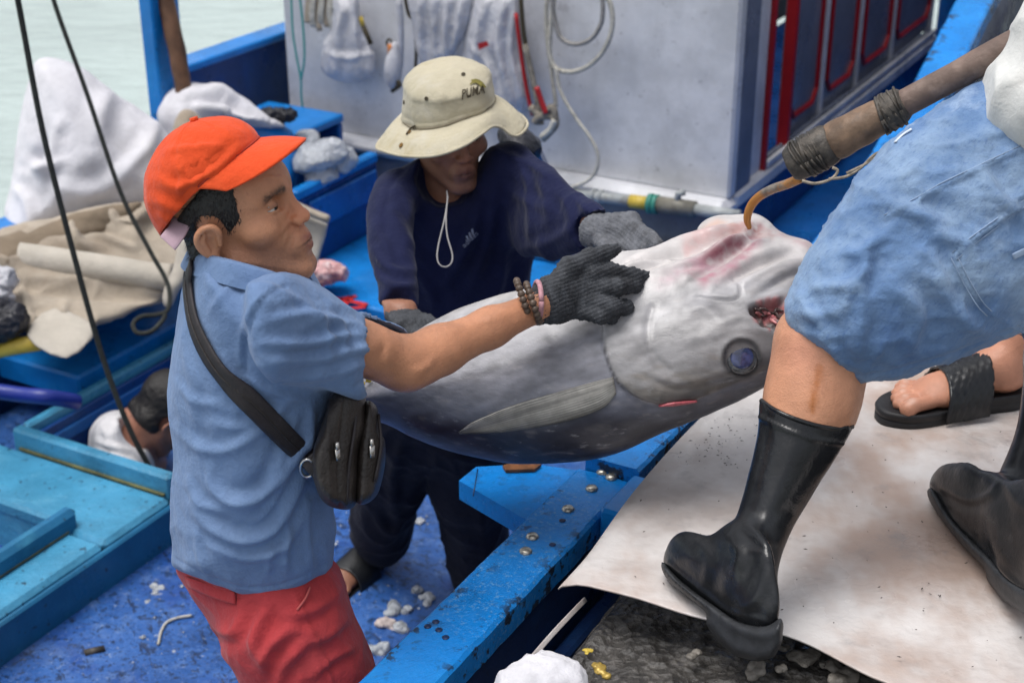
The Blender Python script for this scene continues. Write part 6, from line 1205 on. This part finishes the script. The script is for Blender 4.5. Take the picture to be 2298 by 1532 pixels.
# bundles at the left edge
m_bagblack = material('black_plastic', (.014, .014, .020), .28, var=.3, vscale=15, bumps=[('noise', 26, .010), ('noise', 70, .003)])
m_bagclear = material('clear_crinkled_plastic', (.62, .65, .70), .12, var=.15, vscale=30, trans=.35, bumps=[('noise', 30, .012), ('noise', 85, .004)], layers=[((.30, .31, .33), 14, .5, .7, .6)])
m_bagwhite = material('thin_white_plastic', (.60, .60, .64), .35, var=.1, vscale=16, trans=.25, bumps=[('noise', 22, .010, (1, 1, .5)), ('noise', 60, .003)], layers=[((.42, .42, .45), 9, .5, .7, .6)])
S = Sculpt().pillow([(-30, 672), (20, 680), (48, 684), (62, 706), (58, 735), (30, 755), (0, 768), (-30, 772)], 4.42, .06, .05, .02); wrap_thing('plastic_bag', 'black plastic bag lying beside the canvas sheet edge', 'bag', S, m_bagblack, h=.005, nz=.010, sc=22, seed=111)
S = Sculpt().pillow([(-30, 606), (6, 596), (30, 604), (36, 632), (20, 650), (30, 672), (0, 682), (-30, 680)], 4.5, .05, .04, .02); wrap_thing('plastic_bag', 'crumpled white plastic bag above the black bag', 'bag', S, m_bagwhite, h=.005, nz=.012, sc=24, seed=113)
V, F = tube([PT(-40, 792, 4.45), PT(40, 776, 4.43), PT(88, 768, 4.42)], mpx(19, 4.43), 14); tag(mesh('yellow_pipe', V, F, m_yellow), 'short yellow pipe poking out beneath the canvas sheet corner', 'pipe')
V, F = tube([PT(-40, 872, 4.3), PT(40, 884, 4.28), PT(100, 890, 4.26), PT(150, 897, 4.30), PT(172, 902, 4.33)], mpx(18, 4.28), 14, 6); tag(mesh('blue_hose', V, F, material('blue_hose_rubber', (.008, .022, .20), .35, var=.15, bumps=[('noise', 30, .002)])), 'thick royal blue hose lying behind the hatch coaming', 'hose')
# hanging ropes
m_rope = material('dark_green_rope', (.030, .034, .030), .8, var=.4, vscale=60, layers=[((.075, .075, .065), 70, .55, .7, .5)], bumps=[('wave', 260, .002, (1, 1, 1), (.5, 0, 0), 'Z')])
def rope(name, pts, r, mat, label, cat='rope', group=None, n=8, sm=8):
    V, F = tube(pts, r, n, sm); return tag(mesh(name, V, F, mat), label, cat, group)
def trail(px): return [PT(x, y, t) for x, y, t in px]
rope('rope', trail([(6, -160, 3.72), (40, 0, 3.83), (95, 290, 3.95), (160, 550, 4.06), (230, 800, 4.17), (290, 960, 4.24), (338, 1052, 4.30)]), .0078, m_rope, 'dark rope running straight down into the hatch beside the crouching person')
rope('rope', trail([(80, -160, 4.3), (120, 0, 4.38), (195, 210, 4.44), (270, 430, 4.50), (335, 560, 4.53), (370, 622, 4.54), (381, 660, 4.53), (376, 695, 4.51), (352, 706, 4.50), (318, 710, 4.48), (299, 726, 4.46), (308, 746, 4.45), (338, 744, 4.46), (362, 722, 4.48), (372, 705, 4.49)]), .0070, m_rope, 'dark rope ending in a loop on the canvas sheet')
V, F = rough_tube(trail([(352, -120, 5.05), (372, 0, 5.1), (396, 110, 5.13), (412, 200, 5.16), (420, 260, 5.18)]), mpx(20, 5.1), 12, .004, 121, 20); tag(mesh('wooden_pole', V, F, material('brown_wood_pole', (.13, .062, .032), .5, var=.4, vscale=10, layers=[((.05, .025, .015), 14, .5, .68, .7, (1, 1, .3))], bumps=[('noise', 30, .003, (1, 1, .2))])), 'brown wooden pole leaning against the blue post', 'pole')
# ice bin
def boxthing(th, name, a, b, mat, ch=.006): return MB().box(a, b, ch).build(name, mat, th)
bn = thing('ice_bin', 'bright blue ice bin open at one side holding bagged ice', 'bin', B(4.1, -3.3, -.66))
def uvz(p): return p @ BD, p @ BR, p[2]
vb = -3.16; u0, _, zt = uvz(PV(655, 312, vb)); u1, _, zt2 = uvz(PV(775, 246, vb)); _, _, zb = uvz(PV(655, 425, vb)); u1 = min(u1, 4.42)
boxthing(bn, 'top_panel', (u0 - .02, -3.5, zt - .02), (u1, vb + .005, zt + .012), m_rail); boxthing(bn, 'end_panel', (u0 - .02, -3.5, -.66), (u0 + .02, vb, zt - .022), m_rail); boxthing(bn, 'end_panel', (u1 - .03, -3.5, -.66), (u1 - .002, vb, zt - .022), m_blue); boxthing(bn, 'back_panel', (u0 + .022, -3.5, -.66), (u1 - .032, -3.46, zt - .022), m_deep); boxthing(bn, 'floor_panel', (u0 + .022, -3.458, -.66), (u1 - .032, vb, zb - .03), m_blue)
lp = np.array([PT(500, 300, 5.2), PT(545, 262, 5.28), PT(600, 262, 5.26), PT(655, 300, 5.16), PT(655, 330, 5.14), PT(560, 350, 5.1)])
S = Sculpt().pillow([(496, 296), (530, 266), (590, 258), (640, 284), (662, 312), (662, 425), (560, 420), (500, 360)], 5.3, .09, .05, .01, sm=3); wrap_thing('side_bulge', '', '', S, m_rail, h=.008, nz=.003, parent=bn)
tr = thing('fish_trough', 'long blue wooden trough standing below the ice bin', 'trough', B(4.0, -2.95, -.66))
vt = -2.98; a_, _, z1 = uvz(PV(668, 432, vt)); b_, _, _ = uvz(PV(845, 335, vt)); b_ = min(b_, 4.43)
boxthing(tr, 'front_panel', (a_, vt - .03, -.66), (b_, vt, z1 - .032), m_deep); boxthing(tr, 'top_rail', (a_ - .01, vt - .035, z1 - .03), (b_, vt + .006, z1 + .006), m_rail); boxthing(tr, 'end_panel', (a_ - .008, vb + .004, -.66), (a_ + .03, vt - .037, z1), m_blue); boxthing(tr, 'batten', (a_ + .05, vt + .002, z1 - .16), (b_ - .02, vt + .014, z1 - .05), m_blue)
for k, (cx, cy, r_) in enumerate(((700, 355, 38), (738, 345, 36), (715, 392, 34), (770, 360, 26), (690, 318, 24))):
    S = Sculpt().pillow([(cx + r_ * 1.1 * math.cos(a) * (1 + .15 * math.sin(3 * a + k)), cy + r_ * math.sin(a) * (1 + .15 * math.cos(2 * a + k))) for a in np.arange(8) * math.pi / 4], 5.22 + .02 * k, mpx(r_, 5.2), mpx(r_, 5.2), .01)
    wrap_thing('ice_bag', ['clear plastic bag of ice slumped at the left of the bin', 'crinkled clear ice bag in the middle of the bin', 'clear ice bag lowest in the bin opening', 'small clear ice bag at the right end of the bin', 'small clear ice bag at the top left of the bin'][k], 'ice bag', S, m_bagclear, h=.006, nz=.011, sc=15, seed=131 + k, relax=1, group='bags of ice in the blue bin')
S = Sculpt().pillow([(574, 262), (590, 248), (625, 244), (660, 252), (655, 268), (620, 272), (590, 272)], 5.22, .04, .02, .01); wrap_thing('cloth_rag', 'black rag lying on top of the blue ice bin', 'rag', S, m_bagblack, h=.005, nz=.014, sc=30, seed=141)
S = Sculpt().pillow([(684, 600), (720, 588), (752, 592), (776, 608), (770, 628), (735, 636), (700, 650), (685, 640)], 5.02, .06, .04, .02)
wrap_thing('bait_packet', 'clear plastic packet of pink bait on the blue deck', 'packet', S, material('pink_packet', (.55, .30, .30), .2, var=.3, vscale=25, layers=[((.70, .62, .62), 22, .48, .62, .8), ((.45, .07, .09), 11, .52, .66, .7)], bumps=[('noise', 45, .006)]), h=.005, nz=.012, sc=26, seed=143, group=None)
# red painted mark
m_redp = material('red_brush_paint', (.50, .02, .02), .45, var=.2, vscale=60)
rm = thing('painted_mark', 'red brushed paint mark on the raised blue deck', 'paint mark', PZ(785, 680, -.655))
for st in ([(736, 684), (770, 670), (800, 664)], [(744, 668), (790, 676), (824, 684)], [(738, 690), (780, 692), (820, 688)], [(790, 664), (775, 680), (770, 696)]):
    P = np.array([PZ(x, y, -.6565) for x, y in st]); V, F = strip(P, np.tile(BZ, (len(P), 1)), .022, .0012); mesh('brush_stroke', V, F, m_redp, rm)

# ------------------------------------------------------------------ things hung on the cabin wall
tw = lambda x, y, d=0: PU(x, y, 4.47 - d)
def twt(x, y, u=4.44): r = ray(x, y); return u / (r @ BD)
def hung(name, label, cat, px, T, mat, fl=(), seed=1, nz=.010, sc=14, u=4.42, sm=5):
    c = np.mean(px, axis=0); t = twt(*c, u); S = Sculpt().pillow(px, t, T, T * 1.2, .02, gx=(twt(c[0] + 50, c[1], u) - twt(c[0] - 50, c[1], u)) / 100, gy=(twt(c[0], c[1] + 50, u) - twt(c[0], c[1] - 50, u)) / 100, sm=sm)
    return wrap_thing(name, label, cat, S, mat, h=.006, nz=nz * .55, sc=sc, fl=fl, seed=seed, st=(1, 1, .3))
hung('plastic_bag', 'white plastic bag hanging near the teal string on the cabin wall', 'bag', [(752, -10), (775, 0), (800, -10), (812, 50), (834, 105), (842, 150), (826, 178), (770, 182), (728, 164), (722, 112), (740, 70)], .05, m_bagwhite, [([(775, 0), (760, 80), (755, 160)], 7, .012), ([(795, 0), (800, 90), (810, 160)], 7, .012), ([(735, 120), (780, 130), (835, 120)], 8, .01)], 151)
hung('plastic_bag', 'crumpled white plastic bag with a red label hung behind the bucket hat', 'bag', [(1075, -10), (1120, -10), (1165, -10), (1166, 100), (1186, 180), (1180, 240), (1120, 262), (1066, 236), (1040, 150), (1046, 80)], .06, m_bagwhite, [([(1090, 0), (1070, 100), (1075, 220)], 8, .014), ([(1130, 0), (1120, 110), (1150, 240)], 8, .016), ([(1060, 100), (1100, 160), (1110, 240)], 7, .012), ([(1155, 20), (1145, 120), (1170, 220)], 7, .012)], 153)
P = [PU(1073, 98, 4.34), PU(1092, 92, 4.34), PU(1098, 102, 4.34), PU(1076, 112, 4.34)]; tag(MB().prism(np.array(P), -BD * .004).build('red_label', m_red), 'small red label stuck on the white bag behind the hat', 'label')
hung('plastic_sheet', 'thin wrinkled plastic sheet hanging from the cabin wall', 'sheet', [(920, -12), (1000, -12), (1060, -12), (1050, 60), (1010, 130), (960, 150), (935, 120), (925, 60)], .03, m_bagwhite, [([(940, 0), (945, 70), (950, 140)], 7, .014), ([(970, 0), (975, 70), (980, 140)], 7, .014), ([(1005, 0), (1000, 70), (1000, 130)], 7, .014), ([(1035, 0), (1030, 60), (1015, 110)], 7, .012)], 155)
lure = thing('float_bottle', 'white bottle float with orange neck hung on the cabin wall', 'float', tw(880, 200))
MB().lathe([(.004, -.05), (.016, -.045), (.03, -.02), (.033, .02), (.031, .05), (.022, .08), (.014, .10), (.012, .115)], tw(882, 168, .07), (.1, 0, 1), 16).build('bottle', m_bagwhite, lure, True)
MB().lathe([(.013, 0), (.014, .03), (.012, .034)], tw(877, 122, .07), (.1, 0, 1), 12).build('neck', material('orange_plastic', (.55, .20, .06), .5), lure, True)
V, F = tube([tw(875, 112, .07), tw(868, 98, .06), tw(872, 88, .06), tw(880, 95, .06), tw(876, 110, .07)], .004, 6, 4); mesh('ring', V, F, m_dark, lure)
V, F = tube([tw(884, 180, .08), tw(898, 190, .08), tw(880, 205, .075)], .008, 8, 4); mesh('tail_cord', V, F, m_dark, lure)
V, F = tube([tw(895, -5, .06), tw(900, 70, .055), tw(898, 150, .05)], .012, 8, 4); tag(mesh('white_strap', V, F, m_bagwhite), 'thick white strap hanging beside the bottle float', 'strap')
knife = thing('fillet_knife', 'small knife with yellow and black handle stuck beside the hanging bag', 'knife', tw(822, 70))
V, F = tube([tw(808, 38, .06), tw(814, 58, .06)], .010, 8); mesh('handle_end', V, F, m_yellow, knife); V, F = tube([tw(814, 58, .06), tw(832, 100, .06)], .010, 8); mesh('handle', V, F, m_dark, knife)
m_cord = material('pale_cord', (.44, .42, .37), .8, var=.25, vscale=60, bumps=[('noise', 160, .001)]); m_teal = material('teal_string', (.03, .30, .28), .7)
cl = lambda px, d=.05: [tw(x, y, d) for x, y in px]
rope('cord', cl([(1246, -20), (1236, 60), (1234, 120), (1246, 152), (1280, 162), (1322, 148), (1356, 112), (1374, 62), (1370, 10), (1350, -20)]), .0085, m_cord, 'pale cord hanging in a wide outer loop on the cabin wall')
rope('cord', cl([(1236, -20), (1244, 40), (1258, 84), (1290, 100), (1326, 88), (1350, 50), (1352, 0), (1345, -20)], .065), .008, material('grey_cord_old', (.24, .23, .22), .8, var=.3, vscale=60), 'grey cord coiled in the inner loop on the cabin wall')
rope('cord', cl([(1228, -20), (1226, 60), (1238, 160), (1248, 240)], .04), .008, m_cord, 'pale cord hanging straight beside the coil')
rope('cord', cl([(1248, 152), (1258, 205), (1290, 262), (1326, 312), (1342, 352), (1334, 390), (1308, 412), (1268, 424)], .075), .0065, m_cord, 'thin pale cord trailing from the coil to the cabin sill')
rope('string', cl([(653, -20), (657, 70), (666, 130), (675, 178), (676, 215), (679, 240)]), .004, m_teal, 'teal string hanging left of the straps', 'string')
rope('string', cl([(671, -20), (680, 60), (683, 130), (676, 178)]), .004, m_teal, 'second teal string joining the first in a knot', 'string')
rope('cord', cl([(906, -20), (916, 30), (930, 52), (934, 110), (932, 160)]), .006, m_dark, 'dark cord dangling over the plastic sheet')
st_ = thing('webbing_straps', 'bunch of beige webbing straps hanging at the cabin corner', 'straps', tw(720, 60))
for k in range(6):
    x = 690 + 10 * k; P = np.array([tw(x + 4, -12, .05 + .008 * (k % 2)), tw(x, 30, .05 + .008 * (k % 2)), tw(x + (k % 3) * 4, 52 + 9 * (k % 3), .05)]); V, F = strip(P, np.tile(-BD, (3, 1)), .026, .003); mesh('strap', V, F, m_cord if k % 2 else m_canvas, st_)
bd = thing('rope_bundle', 'bundle of worn ropes and red tape hanging beside the crumpled white bag', 'rope bundle', tw(1215, 300))
m_old = material('old_rope', (.20, .18, .15), .85, var=.4, vscale=50, bumps=[('noise', 110, .002)])
for k, (px, m, r_) in enumerate((([(1168, -15), (1176, 80), (1195, 170), (1208, 250)], m_dark, .008), ([(1158, 30), (1168, 110), (1180, 190), (1195, 260)], m_red, .007), ([(1178, 100), (1200, 200), (1215, 280)], m_old, .010), ([(1190, 240), (1215, 262), (1236, 255)], m_old, .013), ([(1200, 275), (1212, 262), (1240, 262), (1246, 280), (1230, 300), (1218, 312)], m_old, .014), ([(1222, 258), (1240, 240), (1248, 270)], m_old, .012), ([(1246, 268), (1234, 292), (1216, 308)], m_cord, .011), ([(1204, 195), (1216, 230), (1226, 255)], m_red, .010))):
    V, F = tube(cl(px, .09 + .005 * k), r_, 8, 5); mesh('rope_strand', V, F, m, bd)
S = Sculpt().pillow([(1120, 296), (1150, 284), (1185, 290), (1208, 315), (1212, 345), (1190, 362), (1140, 350)], 3.75, .07, .06, .02); wrap_thing('black_bundle', 'round black bundle behind the navy shoulder', 'bundle', S, m_bagblack, h=.006, nz=.006, sc=18, seed=161)
MB().tube([PT(1165, 330, 3.78), B(4.2, -2.05, -.64)], .05, 10).build('float_pole', m_deep)
tag(bpy.data.objects['float_pole'], 'dark blue stanchion under the round black bundle', 'stanchion')
S = Sculpt().pillow([(930, 990), (990, 1000), (1010, 1060), (995, 1082), (945, 1080), (925, 1040)], 4.5, .05, .04, .01, sm=2); wrap_thing('foam_block', 'white foam block on the deck between the dark trousers', 'foam block', S, m_tarp, h=.008, nz=.004, seed=163)

# ------------------------------------------------------------------ small things underfoot
m_ice = material('wet_ice', (.50, .53, .56), .15, var=.3, vscale=60, trans=.35, bumps=[('noise', 60, .006)], layers=[((.5, .42, .42), 30, .58, .7, .5)])
m_gut = material('fish_scrap', (.52, .44, .41), .3, var=.3, vscale=60, bumps=[('noise', 80, .004)])
def lump(name, p, r, mat, seed, label, cat, group, flat=.6):
    rg = np.random.default_rng(seed); S = Sculpt(); p = np.asarray(p, float)
    for k in range(4): S.ell(p + rg.normal(0, r * .4, 3) * [1, 1, .4], r * rg.uniform(.5, .8, 3) * [1, 1, flat], None, r * .3)
    V, F = S.mesh(r / 7, relax=1); V = V + normals(V, F) * (vnoise(V, 1.6 / r, seed, 2) * r * .30)[:, None]; return tag(mesh(name, V, F, mat), label, cat, group)
DK = -.93
for k, (x, y, r, m, lb) in enumerate(((880, 1365, 24, m_ice, 'rounded white ice lump, upper of the clump by the rail'), (870, 1398, 22, m_gut, 'pinkish ice lump in the middle of the clump by the rail'), (893, 1408, 18, m_ice, 'small white ice lump, lowest of the clump by the rail'), (852, 1455, 22, m_ice, 'single white ice lump nearest the red shorts'), (936, 1325, 14, m_ice, 'small ice piece in front of the rail shadow'), (962, 1345, 16, m_ice, 'grey ice piece close to the rail'), (915, 1366, 12, m_ice, 'flat ice chip beside the clump'), (255, 1290, 22, m_gut, 'pale fish scrap against the platform foot'), (348, 1325, 15, m_ice, 'wet ice chip behind the red shorts'), (330, 1350, 8, m_ice, 'tiny bright ice chip on the wet deck'), (940, 1170, 14, m_ice, 'ice chip behind the dark trousers'), (900, 1190, 10, m_gut, 'fish scrap between the dark trousers'))):
    lump('ice_lump' if m is m_ice else 'fish_scrap', PZ(x, y, DK), mpx(r, 4.0), m, 200 + k, lb, 'ice' if m is m_ice else 'scrap', 'ice and scraps on the wet deck')
rg = np.random.default_rng(5); vs_, fs_ = [], []; nn_ = 0
for k in range(420):
    u, v = rg.uniform(1.6, 3.7), rg.uniform(-2.5, -1.1); r = rg.uniform(.0015, .005) * (1 + (rg.random() < .08) * 1.2); c = B(u, v, -.9295 + r * .3); q = np.array([[1, 0, 0], [-1, 0, 0], [0, 1, 0], [0, -1, 0], [0, 0, .6], [0, 0, -.6]]) * r * rg.uniform(.6, 1.3, (6, 1)) + c
    vs_.append(q); fs_ += [[a + nn_ for a in f] for f in ([0, 2, 4], [2, 1, 4], [1, 3, 4], [3, 0, 4], [2, 0, 5], [1, 2, 5], [3, 1, 5], [0, 3, 5])]; nn_ += 6
tag(mesh('ice_crumbs', np.vstack(vs_), fs_, m_ice, None, False), 'scattered crumbs of ice and scales over the wet deck', 'ice crumbs', None, 'stuff')
rope('string', [PZ(x, y, -.925) for x, y in ((355, 1445), (362, 1415), (375, 1395), (400, 1385), (430, 1380))], .0035, m_cord, 'short pale twine curled on the blue deck', 'twine')
V, F = tube([PZ(190, 1465, -.925), PZ(235, 1455, -.925)], .010, 8); tag(mesh('wood_splinter', V, F, m_lash), 'dark wood splinter lying on the wet deck', 'splinter')
tag(MB().prism(np.array([PZ(1128, 1050, -.086), PZ(1140, 1046, -.086), PZ(1215, 1046, -.086), PZ(1200, 1058, -.086), PZ(1135, 1060, -.086)]), np.array([0, 0, .006])).build('rusty_plate', material('rust', (.16, .06, .02), .6, var=.4, vscale=60)), 'small rusty plate on the plank under the tuna', 'plate')
# on the quay
for k, (x, y, r) in enumerate(((1808, 1472, 30), (1745, 1440, 20), (1890, 1515, 34), (1690, 1505, 26), (1755, 1500, 14), (1850, 1490, 12), (1560, 1470, 16))):
    lump('stone', PZ(x, y, -.035), mpx(r, 2.2), m_stone, 230 + k, ['round grey stone below the boot heel', 'small grey stone close to the boot heel', 'flat grey stone near the sheet front edge', 'dark angular stone at the bottom beside the boot', 'pebble between the grey stones', 'pebble near the sheet edge', 'lone pebble on the bare rock'][k], 'stone', 'stones on the wet quay', .5)
lump('gold_wrapper', PZ(1352, 1503, -.02), mpx(20, 2.2), material('gold_foil', (.42, .29, .07), .35, metal=.3, var=.3, vscale=90), 241, 'crumpled yellow scrap in the puddle', 'scrap', None, .4)
lump('yellow_chip', PZ(1322, 1460, -.02), mpx(10, 2.2), m_yellow, 242, 'tiny yellow chip on the dark rock', 'chip', None, .4)
S = Sculpt().ell(PT(1218, 1546, 2.10), (.066, .052, .045), None, .02); wrap_thing('foam_float', 'rounded white foam lump at the bottom edge of the quay', 'foam', S, m_tarp, h=.006, nz=.006, sc=30, seed=243)
G = np.array([B(u, v, -.068) for u, v in ((.9, -.70), (.9, .9), (1.9, .9), (1.9, -.70))]); tag(mesh('puddle', G, [[3, 2, 1, 0]], material('puddle_water', (.05, .048, .048), .05, var=.1, spec=.8), None, False), None, None, None, 'structure')
rg = np.random.default_rng(9); vs_, fs_ = [], []; nn_ = 0
for k in range(230):
    if k < 120: x, y = rg.normal(1580, 60), rg.normal(990, 32)
    else: x, y = rg.uniform(1320, 2298), rg.uniform(900, 1500)
    p = PZ(x, y, .018); 
    if p @ BD < 1.80 or p @ BR < -.88: continue
    r = rg.uniform(.0005, .0015); d = rg.uniform(0, 6.28); a = np.array([math.cos(d), math.sin(d), 0]) * r * rg.uniform(1, 3.5); b = np.array([-math.sin(d), math.cos(d), 0]) * r
    vs_.append(np.array([p - a, p + b, p + a, p - b, p + BZ * r])); fs_ += [[nn_, nn_ + 1, nn_ + 4][::-1], [nn_ + 1, nn_ + 2, nn_ + 4][::-1], [nn_ + 2, nn_ + 3, nn_ + 4][::-1], [nn_ + 3, nn_, nn_ + 4][::-1]]; nn_ += 5
tag(mesh('dirt_specks', np.vstack(vs_), fs_, material('dark_specks', (.06, .05, .045), .7), None, False), 'dark specks of dirt scattered over the white sheet', 'dirt', None, 'stuff')
